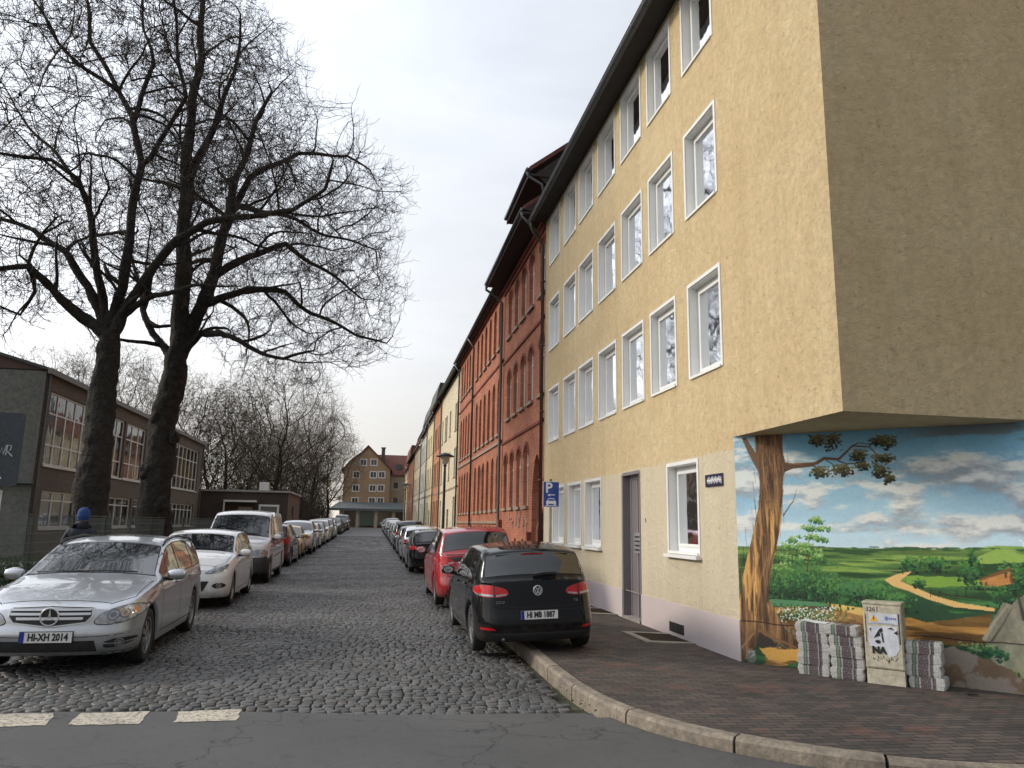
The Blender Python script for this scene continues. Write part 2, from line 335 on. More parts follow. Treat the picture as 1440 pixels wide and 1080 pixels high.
    while y < 74:
        rh = rng.uniform(.085, .115) if y < 45 else .3; x = -4.75 - rng.uniform(0, .15); wob = lambda x: .05*math.sin(x*.9+row*.13)+.03*math.sin(x*2.9+row*.4)
        while x < 1.88:
            w = rng.uniform(.085, .145) if y < 45 else rng.uniform(.25, .4)
            yc = y + wob(x+w/2)
            if yc > edge(x) + .03:
                g = .003 + rng.uniform(0, .0055); x0, x1, y0, y1 = x+g, x+w-g, yc+g, yc+rh-g
                j = lambda: rng.uniform(-.009, .009)
                base = gz(yc) - .012 + und(x, yc); h = .0 + rng.uniform(-.004, .004)
                c4 = [(x0+j(), y0+j()), (x1+j(), y0+j()), (x1+j(), y1+j()), (x0+j(), y1+j())]; cx, cy = (x0+x1)/2, (y0+y1)/2
                b0 = len(V)
                tx, ty = rng.uniform(-.03, .03, 2)
                for k, (s_, z) in enumerate(((1, -.034), (.93, -.0025), (.72, .001))):
                    for px_, py_ in c4:
                        qx, qy = cx+(px_-cx)*s_, cy+(py_-cy)*s_
                        V.append((qx, qy, base + h + z + (tx*(qx-cx)+ty*(qy-cy) if k else 0)))
                V.append((cx, cy, base+h+.0025))
                for k in range(2):
                    for i in range(4): F.append((b0+k*4+i, b0+k*4+(i+1) % 4, b0+k*4+4+(i+1) % 4, b0+k*4+4+i))
                for i in range(4): F.append((b0+8+i, b0+8+(i+1) % 4, b0+12))
                v = rng.uniform(.6, 1.35); t = rng.uniform(-.1, .1); K += [(.078*v*(1+t), .076*v, .0735*v*(1-t*.6), 1)]*13
            x += w
        y += rh; row += 1
    me = bpy.data.meshes.new('cobbles'); me.from_pydata(V, [], F); me.materials.append(m)
    ca = me.color_attributes.new('Col', 'FLOAT_COLOR', 'POINT'); ca.data.foreach_set('color', np.array(K, dtype=np.float32).ravel())
    me.polygons.foreach_set('use_smooth', [True]*len(F)); o = bpy.data.objects.new('cobblestones', me); C.objects.link(o); struct(o)
    b = MB().use(mat('sett_joints', (.022, .021, .019), .95, c2=(.035, .032, .026), ns=3))
    for y0, y1 in ((7.05, 30), (30, 74)): b.quad((-4.75, y0, gz(y0)-.046), (1.9, y0, gz(y0)-.046), (1.9, y1, gz(y1)-.046), (-4.75, y1, gz(y1)-.046))
    struct(b.build('joint_bed'))
    # far carriageway seen at a grazing angle: bump is enough
    m, nt, bs = newmat('far_setts'); bs.inputs['Roughness'].default_value = .5; co = nt.nodes.new('ShaderNodeTexCoord').outputs['Object']
    vo = N(nt, 'ShaderNodeTexVoronoi', Scale=4.5); nt.links.new(co, vo.inputs['Vector'])
    nt.links.new(mixc(nt, ramp(nt, noise(nt, co, 1.2, 5, .7), .3, .7), (.06, .06, .058), (.1, .098, .095)), bs.inputs['Base Color']); bump(nt, bs, vo.outputs['Distance'], .6, .02)
    b = MB().use(m)
    for y0, y1 in ((74, 140), (140, 240)): b.quad((-4.75, y0, gz(y0)), (1.9, y0, gz(y0)), (1.9, y1, gz(y1)), (-4.75, y1, gz(y1)))
    struct(b.build('far_road'))
    # gutter row of flat stones along the right kerb
    mg = mat('gutter_stone', (.1, .095, .088), .7, c2=(.06, .057, .052), ns=3, fs=30, bs=.5, bscale=40, bd=.008)
    b = MB().use(mg)
    line = kerb_line()
    def off(i, d):
        p = Vector(line[i]); q = Vector(line[min(i+1, len(line)-1)]) - Vector(line[max(i-1, 0)]); n = Vector((q.y, -q.x)).normalized(); return p + n*d
    acc = 0
    for i in range(0, len(line)-2, 2):
        if line[i][1] > 110: break
        a, c, d, e = off(i, .345), off(i+2, .345), off(i+2, .155), off(i, .155); s = .985
        mid = (a+c+d+e)/4; q = [mid+(p-mid)*s for p in (a, c, d, e)]; z = gz(mid.y) + .004
        b.prism([(p.x, p.y, z-.05) for p in q], (0, 0, .052 + rng.uniform(-.004, .004)))
    struct(b.build('gutter_strip', fix=True))
    # kerb stones
    mk = mat('kerb_stone', (.27, .225, .17), .8, c2=(.15, .125, .10), ns=4, fs=22, bs=.6, bscale=35, bd=.01)
    b = MB().use(mk); i = 0
    while i < len(line)-3 and True:
        step = 4 if line[i][1] < 40 else 12
        i2 = min(i+step, len(line)-1); cx = []
        idx = list(range(i, i2+1)) if step == 4 else [i, i2]
        ring = []
        for k, j in enumerate(idx):
            t = .012 if k == 0 else (-.012 if k == len(idx)-1 else 0)
            dv = (Vector(line[min(j+1, len(line)-1)]) - Vector(line[max(j-1, 0)])).normalized()
            z = gz(line[j][1]); dz = 0
            ring.append([(off(j, d) + dv*t, z + h) for d, h in ((.155, -.08), (.15, .085), (.125, .112), (.03, .118), (0.0, .108), (0, -.08))])
        nb = len(b.v); dzz = rng.uniform(-.006, .006)
        for r_ in ring:
            for p, z in r_: b.v.append((p.x, p.y, z+dzz))
        for a in range(len(ring)-1):
            for c in range(5): b.f.append([nb+a*6+c, nb+a*6+c+1, nb+a*6+7+c, nb+a*6+6+c]); b.mi.append(b.m)
        b.f.append([nb+c for c in range(6)]); b.mi.append(b.m); e = nb+(len(ring)-1)*6; b.f.append([e+5-c for c in range(6)]); b.mi.append(b.m)
        i = i2
    o = b.build('kerb', fix=True); struct(o)
    # right pavement: loft between kerb and house foot
    mpv = brick_mat('pavement_brick', (.055, .049, .046), (.11, .085, .073), (.026, .023, .021), 'xy', .20, .095, .007, .6, ((.15, .075, .055), 1.6, .56, .5))
    b = MB().use(mpv)
    outer = [Vector(line[i]) for i in range(len(line))]; 
    def inner(p):
        if p.y > 9.7: return Vector((4.88, p.y))
        i = p.x
        if p.x < 2.3 and p.y > 7.6: return Vector((4.88 + (9.7-p.y)*.0, 9.7)).lerp(Vector((5.3, 9.25)), (9.7-p.y)/2.1)
        if p.x < 5.2:
            t = min(max((p.x-2.2)/3., 0), 1); return Vector((5.3, 9.25)).lerp(Vector((7.35, 7.2)), t)
        return Vector((7.35 + (p.x-5.2)*1.0, 7.2))
    nseg = 8; b0 = 0
    for i, p in enumerate(outer):
        q = inner(p)
        for k in range(nseg+1):
            t = k/nseg; r_ = p.lerp(q, t); b.v.append((r_.x, r_.y, gz(r_.y) + .108*(1-t)))
        if i:
            for k in range(nseg):
                a = (i-1)*(nseg+1)+k; b.f.append([a, a+nseg+1, a+nseg+2, a+1]); b.mi.append(0)
    struct(b.build('pavement', smooth=True))
    # left kerb and footway
    b = MB().use(mk)
    y = 9.0
    while y < 120:
        L = 1.0 if y < 40 else 6; b.box((-4.9, y+.008, gz(y)-.08), (-4.76, y+L-.008, gz(y)+.115)); y += L
    struct(b.build('kerb'))
    b = MB().use(mat('footway_gravel', (.075, .068, .058), .9, c2=(.05, .044, .036), ns=2, fs=30, bs=.6, bscale=50, bd=.01))
    for y0, y1 in ((8.4, 30), (30, 140)): b.quad((-6.5, y0, gz(y0)+.1), (-4.9, y0, gz(y0)+.1), (-4.9, y1, gz(y1)+.1), (-6.5, y1, gz(y1)+.1))
    struct(b.build('pavement'))
    b = MB().use(mat('lawn', (.028, .05, .012), .95, c2=(.045, .06, .02), ns=1.3, fs=12, bs=.8, bscale=30, bd=.04))
    for y0, y1 in ((9, 30), (30, 62)): b.quad((-40, y0, gz(y0)+.09), (-6.5, y0, gz(y0)+.09), (-6.5, y1, gz(y1)+.09), (-40, y1, gz(y1)+.09))
    struct(b.build('lawn'))
def kerb_line():
    L = [(KX, y) for y in np.arange(150, 40, -.5)] + [(KX, y) for y in np.arange(40, 8.0, -.25)]
    P = [(2.24, 8.0), (2.27, 7.4), (2.4, 6.85), (2.62, 6.35), (2.93, 5.94), (3.3, 5.6), (3.75, 5.3), (4.2, 5.1), (4.7, 4.97), (5.3, 4.9)]
    for i in range(len(P)-1):
        n = max(1, round(math.dist(P[i], P[i+1])/.25))
        for k in range(n): L.append((P[i][0]+(P[i+1][0]-P[i][0])*k/n, P[i][1]+(P[i+1][1]-P[i][1])*k/n))
    L += [(x, 4.9) for x in np.arange(5.3, 22, .5)]
    # smooth the corner
    A = np.array(L)
    for _ in range(6): A[1:-1] = (A[:-2]+2*A[1:-1]+A[2:])/4
    return [tuple(map(float, p)) for p in A]
ground()
def grates():
    mc = mat('grate_concrete', (.3, .27, .22), .85, c2=(.2, .18, .15), ns=5, bs=.4)
    mi = mat('grate_iron', (.05, .035, .028), .7, .4, c2=(.09, .05, .03), ns=9)
    for (y0, y1, lab) in ((11.1, 12.25, 'iron cellar grate in a pale concrete frame beside the low wall vent'), (14.8, 16.0, 'iron cellar grate in a pale concrete frame beyond the house door')):
        t = thing('cellar_grate', lab, 'cellar grate', (4.4, y0, .03), group='cellar grates at the foot of the beige house')
        b = MB().use(mc); x0, x1 = 4.05, 4.86; z = .012
        zt = lambda x: .118*(4.88-x)/2.6 + .014
        def slab(a, c, d, e): b.prism([(a, d, zt(a)-.06), (c, d, zt(c)-.06), (c, e, zt(c)-.06), (a, e, zt(a)-.06)], (0, 0, .066))
        slab(x0, x0+.14, y0, y1); slab(x0+.14, x1, y0, y0+.14); slab(x0+.14, x1, y1-.14, y1)
        b.build('frame', parent=t, fix=True)
        b = MB().use(mi)
        n = 16
        for k in range(n+1):
            y = y0+.15 + (y1-y0-.3)*k/n; b.prism([(x0+.15, y-.008, zt(x0)-.03), (x1, y-.008, zt(x1)-.03), (x1, y+.008, zt(x1)-.03), (x0+.15, y+.008, zt(x0)-.03)], (0, 0, .028))
        for k in range(12):
            x = x0+.16+(x1-x0-.17)*k/11; b.box((x-.005, y0+.14, zt(x)-.03), (x+.005, y1-.14, zt(x)-.004))
        b.use(m_dark).quad((x0+.14, y0+.14, zt(x0)-.034), (x1, y0+.14, zt(x1)-.034), (x1, y1-.14, zt(x1)-.034), (x0+.14, y1-.14, zt(x0)-.034))
        b.build('grid', parent=t, fix=True)
grates()
# ---------------- windows ----------------
_wc = {}
# local axes: u -> +Y, up -> Z, inwards -> +X (for a facade that faces -X); origin at lower near corner on the wall plane
def window_meshes(w, h, kind):
    key = (round(w, 2), round(h, 2), kind)
    if key in _wc: return _wc[key]
    fr = MB().use(m_white); d = .14 if kind in ('pvc', 'pvc_tilt', 'pvc_ground') else .12
    def bar(u0, u1, z0, z1, x0, x1): fr.box((x0, u0, z0), (x1, u1, z1))
    t = .055
    if kind.startswith('pvc'):
        bar(-t, 0, -t*.2, h+t, -.015, .004); bar(w, w+t, -t*.2, h+t, -.015, .004); bar(0, w, h, h+t, -.015, .004)   # casing
        bar(0, .012, 0, h, .004, d); bar(w-.012, w, 0, h, .004, d); bar(.012, w-.012, h-.012, h, .004, d)           # lined reveal
        bar(.012, w-.012, -.02, .02, -.03, d)
        if kind == 'pvc_ground': bar(-.07, w+.07, -.08, -.03, -.09, .0)
    s = .07
    bar(.012, w-.012, .02, .02+s, d, d+.06); bar(.012, w-.012, h-.012-s, h-.012, d, d+.06); bar(.012, .012+s, .02+s, h-.012-s, d, d+.06); bar(w-.012-s, w-.012, .02+s, h-.012-s, d, d+.06)
    s2 = s+.045
    q = (.012+s, w-.012-s, .02+s, h-.012-s); e = .045
    bar(q[0], q[1], q[2], q[2]+e, d-.018, d+.03); bar(q[0], q[1], q[3]-e, q[3], d-.018, d+.03); bar(q[0], q[0]+e, q[2]+e, q[3]-e, d-.018, d+.03); bar(q[1]-e, q[1], q[2]+e, q[3]-e, d-.018, d+.03)
    if kind == 'cross':
        bar(w/2-.03, w/2+.03, .02+s, h-.012-s, d-.025, d+.03); bar(.012+s, w/2-.03, h*.68-.03, h*.68+.03, d-.02, d+.03); bar(w/2+.03, w-.012-s, h*.68-.03, h*.68+.03, d-.02, d+.03)
    F = fr.mesh('window_frame')
    g = MB().use(m_glass); g.quad((d+.012, q[0]+e, q[2]+e), (d+.012, q[1]-e, q[2]+e), (d+.012, q[1]-e, q[3]-e), (d+.012, q[0]+e, q[3]-e)); G = g.mesh('glass')
    c = MB().use(m_curtain if kind != 'pvc_sheer' else mat('sheer_curtain', (.7, .7, .68), .9, c2=(.55, .55, .53), ns=2)); n = 24; cd = .12 if kind != 'pvc_sheer' else .07
    r_ = random.Random(int(w*100+h*10))
    for side in ((0, .55), (.72, 1.0)) if kind == 'pvc' else ((0, 1),):
        a0, a1 = q[0] + (q[1]-q[0])*side[0], q[0] + (q[1]-q[0])*side[1]
        for k in range(n):
            u0, u1 = a0+(a1-a0)*k/n, a0+(a1-a0)*(k+1)/n; x0, x1 = d+cd+.015*math.sin(k*2.1), d+cd+.015*math.sin((k+1)*2.1)
            c.quad((x0, u0, .05), (x1, u1, .05), (x1, u1, h-.05), (x0, u0, h-.05))
    CU = c.mesh('curtain', True)
    _wc[key] = (F, G, CU); return _wc[key]
def add_window(parent, T, u, z, w, h, kind, curtain=True, label=None, rz=0):
    F, G, CU = window_meshes(w, h, kind); p = Vector(T(u, z, 0))
    o = place(F, 'window', parent, p, rz)
    if label: o['label'] = label
    for me, nm in ((G, 'pane'), (CU, 'curtain')):
        if nm == 'curtain' and not curtain: continue
        c = bpy.data.objects.new(nm, me); C.objects.link(c); c.parent = o
    return o
# ---------------- the beige corner house ----------------
def beige_house():
    r_ = thing('corner_house', 'beige plastered four storey corner house with white windows and a painted corner', 'house', (4.85, 14, 0))
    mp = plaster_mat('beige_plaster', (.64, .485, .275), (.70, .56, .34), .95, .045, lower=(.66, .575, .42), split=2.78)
    mpl = mat('pink_plinth', (.52, .45, .445), .85, c2=(.49, .42, .415), ns=1.2, bs=.3, bscale=25)
    X, Y0, Y1, ZT, ZO = 4.85, 7.2, 21.62, 11.25, 2.95
    T = lambda u, z, d: (X+d, u, z)
    cols = [(9.98, 11.07), (11.66, 12.76), (13.2, 14.36), (14.84, 16.03), (16.53, 17.71), (18.1, 19.25), (19.85, 21.0)]
    rows = [(4.02, 5.5), (6.68, 8.12), (9.28, 10.74)]
    ops = [(a, b, z0, z1) for z0, z1 in rows for a, b in cols]
    gw = [(10.93, 12.1), (15.95, 17.15), (17.56, 18.7), (19.2, 20.35)]
    opg = [(a, b, 1.32 if i == 0 else 1.28, 2.7) for i, (a, b) in enumerate(gw)]
    door = (13.5, 14.5, .0, 2.72)
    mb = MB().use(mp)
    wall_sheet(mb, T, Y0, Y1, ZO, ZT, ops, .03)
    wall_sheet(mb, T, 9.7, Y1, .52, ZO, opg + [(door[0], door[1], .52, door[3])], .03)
    # corner: overhang face, underside, chamfer jamb
    mb.quad((X, Y0, ZO), (X, Y0, ZT), (18, Y0, ZT), (18, Y0, ZO))
    mb.poly([(X, Y0, ZO), (7.35, Y0, ZO), (X, 9.7, ZO)])
    mb.quad((7.35, Y0, 0), (18, Y0, 0), (18, Y0, ZO), (7.35, Y0, ZO))
    mb.quad((18, Y0, 0), (18, Y1, 0), (18, Y1, ZT), (18, Y0, ZT))
    mb.quad((X, Y1, 0), (18, Y1, 0), (18, Y1, ZT), (X, Y1, ZT))
    mb.poly([(X, Y0, ZT), (18, Y0, ZT), (11.4, Y0, 16.2)][::1]); mb.poly([(X, Y1, ZT), (18, Y1, ZT), (11.4, Y1, 16.2)])
    mb.quad((X, 9.7, 0), (7.35, Y0, 0), (7.35, Y0, ZO), (X, 9.7, ZO))
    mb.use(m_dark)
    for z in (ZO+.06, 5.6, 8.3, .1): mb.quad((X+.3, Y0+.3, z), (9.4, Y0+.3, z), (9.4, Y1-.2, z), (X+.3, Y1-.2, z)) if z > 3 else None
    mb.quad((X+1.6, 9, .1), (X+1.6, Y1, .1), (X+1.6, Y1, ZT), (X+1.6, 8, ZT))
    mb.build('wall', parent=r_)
    b = MB().use(mpl)
    for a, c in ((9.7, door[0]), (door[1], Y1)): b.box((X-.012, a, -.3), (X+.1, c, .52)) if a > 10 else b.prism([(X-.012, a, -.3), (X+.1, a, -.3), (X+.1, c, -.3), (X-.012, c, -.3)], (0, 0, .82))
    b.build('plinth', parent=r_, fix=True)
    # vent hole in the plinth
    b = MB().use(m_dark); b.box((X-.015, 11.55, .07), (X-.01, 12.15, .22)); b.use(m_zinc)
    for k in range(9): b.box((X-.02, 11.58+k*.065, .07), (X-.012, 11.59+k*.065, .22))
    b.build('vent', parent=r_)
    kinds = {(0, 6): 'pvc_tilt'}
    for j, (z0, z1) in enumerate(rows):
        for i, (a, c) in enumerate(cols): add_window(r_, T, a, z0, round(c-a, 2), z1-z0, ('pvc', 'pvc_sheer', 'pvc', 'pvc_full')[(i*3+j*2+i//2) % 4], curtain=True)
    for i, (a, c, z0, z1) in enumerate(opg): add_window(r_, T, a, z0, round(c-a, 2), z1-z0, 'pvc_ground', curtain=i > 0, label='wide ground floor window with dark uncurtained glass' if i == 0 else None)
    # door in a deep reveal
    md = mat('door_grey', (.21, .185, .195), .5, c2=(.18, .16, .17), ns=3); b = MB().use(md); a, c, _, zt = door
    b.box((X-.012, c-.05, 0), (X+0.190, c+.03, zt)); b.box((X-.012, a-.03, 0), (X+0.190, a+.012, zt)); b.box((X-.012, a+.012, zt-.03), (X+0.190, c-.05, zt+.03))
    f = b.build('door_frame', parent=r_)
    b = MB().use(mat('door_leaf', (.20, .17, .18), .4, c2=(.17, .145, .155), ns=1)); b.box((X+0.150, a+.012, .05), (X+0.200, c-.05, zt-.03))
    b.use(mat('door_trim', (.3, .28, .28), .4)); b.box((X+0.135, c-.12, .05), (X+0.150, c-.05, zt-.03)); b.box((X+0.135, a+.012, .05), (X+0.150, a+.07, zt-.03)); b.box((X+0.135, a+.07, zt-.1), (X+0.150, c-.12, zt-.03))
    b.box((X+0.130, a+.5, .05), (X+0.150, a+.53, zt-.1))
    d = b.build('door', parent=r_)
    b = MB().use(m_steel); b.box((X+0.100, a+.22, 1.22), (X+0.150, a+.62, 1.6)); b.use(m_black)
    for k in range(4): b.box((X+0.095, a+.26, 1.27+k*.08), (X+0.100, a+.58, 1.30+k*.08))
    b.build('letter_box', parent=d)
    b = MB().use(m_steel); b.tube([(X+0.150, a+.12, 1.05), (X+0.090, a+.12, 1.05), (X+0.090, a+.25, 1.05)], .01, 6); b.build('handle', parent=d)
    b = MB().use(mat('step_stone', (.3, .28, .25), .8, c2=(.22, .2, .18), ns=6)); b.box((X-.03, a, -.1), (X+0.190, c-.05, .05)); b.build('door_step', parent=r_)
    b = MB().use(mat('warm_lamp_glass', (.8, .75, .6), .3)); b.lathe([(0, 0), (.05, 0), (.06, .03), (.06, .12), (.04, .15), (0, .15)], (X+0.150, a+.2, 2.5), k=14); b.build('door_lamp', parent=r_, smooth=True)
    t = text_mesh('2', .1, .003, m_black, 'house_number'); xform(t, face_rot(-1, 0), Vector((X-.006, 13.2, 1.83))); place(t, 'house_number', r_)
    # roof, soffit, gutter
    b = MB().use(mat('roof_tile_dark', (.05, .035, .03), .8, c2=(.03, .022, .02), ns=2, fs=20))
    e = .42; sl = (16.2-11.25)/(11.4-X)
    for s in (1,):
        b.prism([(X-e, Y0-.1, 11.0), (X-e, Y1, 11.0), (11.4, Y1, 16.35), (11.4, Y0-.1, 16.35)], (0, 0, .12))
        b.prism([(18.5, Y0-.1, 10.9), (18.5, Y1, 10.9), (11.4, Y1, 16.35), (11.4, Y0-.1, 16.35)], (0, 0, .12))
    b.use(mat('soffit_dark', (.030, .026, .023), .9, c2=(.040, .034, .03), ns=4))
    b.box((X-e+.02, Y0-.08, 10.90), (X, Y1-.02, 10.96)); b.box((X-e, Y0-.08, 10.86), (X-e+.02, Y1-.02, 11.06))
    b.build('roof', parent=r_, fix=True)
    b = MB().use(m_zinc); n = 8; xg = X-e-.07; prof = [(xg + .08*math.cos(math.pi+math.pi*k/n), 10.90 + .085*math.sin(math.pi+math.pi*k/n)) for k in range(n+1)]
    for k in range(n):
        (x0, z0), (x1, z1) = prof[k], prof[k+1]; b.quad((x0, Y0-.15, z0), (x0, Y1+.05, z0), (x1, Y1+.05, z1), (x1, Y0-.15, z1)); 
    for k in range(24): b.tube([(xg-.085, Y0+k*.61, 10.90), (xg-.06, Y0+k*.61, 10.83), (xg, Y0+k*.61, 10.805), (xg+.08, Y0+k*.61, 10.86)], .008, 4)
    b.tube([(xg-.08, Y0-.15, 10.905), (xg-.08, Y1+.05, 10.905)], .014, 6)
    b.build('gutter', parent=r_, smooth=True)
    b = MB().use(mat('drainpipe_brown', (.07, .045, .04), .5, .3, c2=(.05, .035, .03), ns=4))
    yd = Y1+.0
    b.tube([(xg, yd-.12, 10.85), (xg, yd-.12, 10.68), (xg+.1, yd-.08, 10.5), (X-.2, yd-.02, 10.3), (X-.09, yd, 10.12), (X-.09, yd, .1)], .05, 10)
    for z in (1, 3, 5, 7, 9): b.tube([(X-.09, yd, z-.03), (X-.09, yd, z+.03)], .062, 10); b.box((X-.09, yd-.012, z-.012), (X, yd+.012, z+.012))
    b.build('drainpipe', parent=r_, smooth=True)
    # street name plate (illegible in the photograph: pale worn lettering on dark blue)
    t = thing('street_name_sign', 'dark blue enamel street name plate with worn white lettering on the beige wall', 'sign', (X, 10.35, 2.4))
    b = MB().use(mat('sign_blue', (.012, .016, .05), .3, coat=.5)); b.box((X-.02, 10.05, 2.3), (X-.004, 10.62, 2.48)); b.build('plate', parent=t, bevel=.004)
    mw = mat('sign_white', (.75, .75, .75), .4); rr = random.Random(4); b = MB().use(mw)
    u = 10.08
    while u < 10.55:
        w = rr.uniform(.02, .04); z0 = 2.335 + rr.uniform(0, .03); z1 = 2.43 + rr.uniform(-.01, .02)
        b.box((X-.023, u, z0), (X-.02, u+w*.45, z1)); b.box((X-.0235, u, (z0+z1)/2-.012), (X-.0205, u+w, (z0+z1)/2+.012)); u += w+.008
    b.build('lettering', parent=t)
    return r_
HOUSE = beige_house()
# ---------------- red brick school house with arched windows ----------------
m_brick = brick_mat('red_brick', (.34, .10, .055), (.45, .15, .08), (.34, .22, .15), 'yz', .25, .083, .009, .4)
m_brick_o = brick_mat('orange_brick', (.46, .18, .09), (.54, .23, .12), (.3, .2, .13), 'yz', .25, .083, .009, .3)
m_brick_b = brick_mat('brown_brick', (.26, .11, .055), (.34, .15, .08), (.2, .13, .09), 'yz', .25, .083, .009, .3)
m_sand = mat('sandstone', (.34, .25, .18), .8, c2=(.24, .17, .13), ns=3, bs=.3)
m_slate = mat('slate_roof', (.035, .037, .04), .6, c2=(.06, .062, .065), ns=8, fs=30, bs=.5, bscale=14, bd=.04)
m_redtile = mat('red_roof_tile', (.17, .05, .032), .8, c2=(.1, .034, .025), ns=3, fs=25, bs=.6, bscale=12, bd=.05)
m_darkwood = mat('dark_eaves', (.028, .018, .015), .8, c2=(.04, .025, .02), ns=5)
m_greypane = mat('greyish_pane', (.05, .055, .06), .08, spec=.9)
_aw = {}
def arched_window(parent, T, a, b, z0, z1, kind, sill=True):
    key = (round(b-a, 2), round(z1-z0, 2), kind)
    if key not in _aw:
        w, h = b-a, z1-z0; f = MB().use(m_white); d = .12
        A = arch_pts(0, w, h, kind); out = [(0, 0)] + A + [(w, 0)]; cx, cz = w/2, h*.5
        inn = [(cx + (u-cx)*.84, .05 + (z-0)*(h-.1)/h) for u, z in out]
        for i in range(len(out)):
            p, q, p2, q2 = out[i], out[(i+1) % len(out)], inn[i], inn[(i+1) % len(out)]
            f.quad((d, p[0], p[1]), (d, q[0], q[1]), (d, q2[0], q2[1]), (d, p2[0], p2[1])); f.quad((d, p2[0], p2[1]), (d, q2[0], q2[1]), (d+.05, q2[0], q2[1]), (d+.05, p2[0], p2[1]))
        f.box((d-.015, w/2-.035, .05), (d+.05, w/2+.035, h-w*.25)); f.box((d-.02, .06, h*.66), (d+.05, w-.06, h*.66+.07))
        g = MB().use(m_glass); g.poly([(d+.03, u, z) for u, z in inn])
        s = MB().use(m_sand); s.box((-.09, -.08, -.1), (.12, w+.08, 0))
        _aw[key] = (f.mesh('window_frame'), g.mesh('glass'), s.mesh('sill'))
    F, G, S = _aw[key]; p = Vector(T(a, z0, 0)); o = place(F, 'window', parent, p)
    for me, nm in ((G, 'pane'), (S, 'sill')):
        if nm == 'sill' and not sill: continue
        c = bpy.data.objects.new(nm, me); C.objects.link(c); c.parent = o
def brick_house():
    X = 4.87; T = lambda u, z, d: (X+d, u, z)
    def cols(c0, n, step, w): return [(c0+i*step-w/2, c0+i*step+w/2) for i in range(n)]
    # gabled near wing
    r_ = thing('brick_house', 'red brick house with tall arched windows and a dormer, next to the beige corner house', 'house', (X, 25, 0))
    Y0, Y1, ZT = 21.66, 29.1, 11.25
    cl = [(21.78, 22.5)] + cols(23.78, 4, 1.34, .78); cl2 = cols(23.78, 4, 1.34, .78)
    ops = [(a, b, 8.78, 10.62, 'round') for a, b in cl] + [(a, b, 5.62, 7.45, 'round') for a, b in cl] + [(a, b, 2.32, 4.3, 'round') for a, b in cols(24.35, 4, 1.3, .76)]
    portal = (22.0, 23.35, 0, 3.85, 'pointed')
    cel = [(c-.22, c+.22, .75, 1.28, 'round') for c in (24.8, 26.1, 27.4, 28.6)]
    mb = MB().use(m_brick); wall_sheet(mb, T, Y0, Y1, 0, ZT, ops + [portal] + cel, .28)
    mb.box((X, Y0, 0), (X+.01, Y0+.01, .01))
    mb.quad((X, Y1, 0), (16, Y1, 0), (16, Y1, ZT), (X, Y1, ZT)); mb.quad((X, Y0, 0), (16, Y0, 0), (16, Y0, ZT), (X, Y0, ZT)); mb.quad((16, Y0, 0), (16, Y1, 0), (16, Y1, ZT), (16, Y0, ZT))
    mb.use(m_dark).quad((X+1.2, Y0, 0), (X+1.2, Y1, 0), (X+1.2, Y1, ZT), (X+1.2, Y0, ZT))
    mb.build('wall', parent=r_)
    for o in ops: arched_window(r_, T, *o[:4], o[4])
    for o in cel:
        b = MB().use(m_dark); A = arch_pts(o[0], o[1], o[3], 'round'); b.poly([T(o[0], o[2], .2)] + [T(u, z, .2) for u, z in A] + [T(o[1], o[2], .2)])
        b.use(m_zinc); [b.box((X+.1, o[0]+.08+k*.12, o[2]), (X+.12, o[0]+.1+k*.12, o[3]-.03)) for k in range(3)]; b.build('cellar_window', parent=r_)
    # portal door and brick trim
    b = MB().use(mat('oak_door', (.07, .04, .025), .6, c2=(.05, .03, .02), ns=6)); A = arch_pts(*portal[:2], portal[3], 'pointed'); b.poly([T(portal[0], 0, .28)] + [T(u, z, .28) for u, z in A] + [T(portal[1], 0, .28)])
    b.box((X+.24, 22.66, 0), (X+.28, 22.69, 3.0)); b.box((X+.24, 22.0, 2.4), (X+.28, 23.35, 2.48)); b.build('door', parent=r_)
    mt = brick_mat('dark_trim_brick', (.2, .05, .03), (.28, .07, .04), (.13, .08, .06), 'yz', .25, .083, .009, .4)
    b = MB().use(mt)
    for z in (4.74, 7.9): b.box((X-.05, Y0, z), (X, Y1, z+.09))
    b.box((X-.12, Y0, ZT-.35), (X, Y1, ZT-.2)); b.box((X-.06, Y0, ZT-.5), (X, Y1, ZT-.35))
    b.box((X-.1, Y0, -.1), (X, portal[0]-.05, 1.5)); b.box((X-.06, 23.45, -.1), (X-.002, Y1, .55))
    b.box((X-.16, 21.7, 0), (X, 21.98, 1.6)); b.box((X-.14, 23.37, 0), (X, 23.55, 1.5)); b.box((X-.14, 28.85, 0), (X, 29.1, 1.9))
    b.prism([(X-.16, 21.7, 1.6), (X-.16, 21.98, 1.6), (X, 21.98, 2.2), (X, 21.7, 2.2)], (.001, 0, 0))
    for o in ops:     # arch headers slightly proud
        A = arch_pts(o[0]-.12, o[1]+.12, o[3]+.12, 'round'); B = arch_pts(o[0], o[1], o[3], 'round')
        for i in range(len(A)-1): b.quad(T(*A[i], -.02), T(*A[i+1], -.02), T(*B[i+1], -.02), T(*B[i], -.02))
    b.build('brick_trim', parent=r_)
    mg = mat('chalk_graffiti', (.42, .3, .26), .9); rr = random.Random(12); b = MB().use(mg)
    for k in range(16):
        u, z = rr.uniform(24.2, 27.6), rr.uniform(1.6, 2.05); p = [(X-.012, u + rr.uniform(-.2, .2), z + rr.uniform(-.2, .2)) for _ in range(4)]; b.tube(p, .012, 4)
    b.build('graffiti', parent=r_)
    # roof: steep, wide dark eaves; dormer gable
    b = MB().use(m_redtile); e = .72; ze = 11.28
    b.prism([(X-e, Y0-.02, ze), (X-e, Y1+.15, ze), (10.5, Y1+.15, 16.2), (10.5, Y0-.02, 16.2)], (0, 0, .14))
    b.prism([(16.5, Y0-.02, 10.9), (16.5, Y1+.15, 10.9), (10.5, Y1+.15, 16.2), (10.5, Y0-.02, 16.2)], (0, 0, .14))
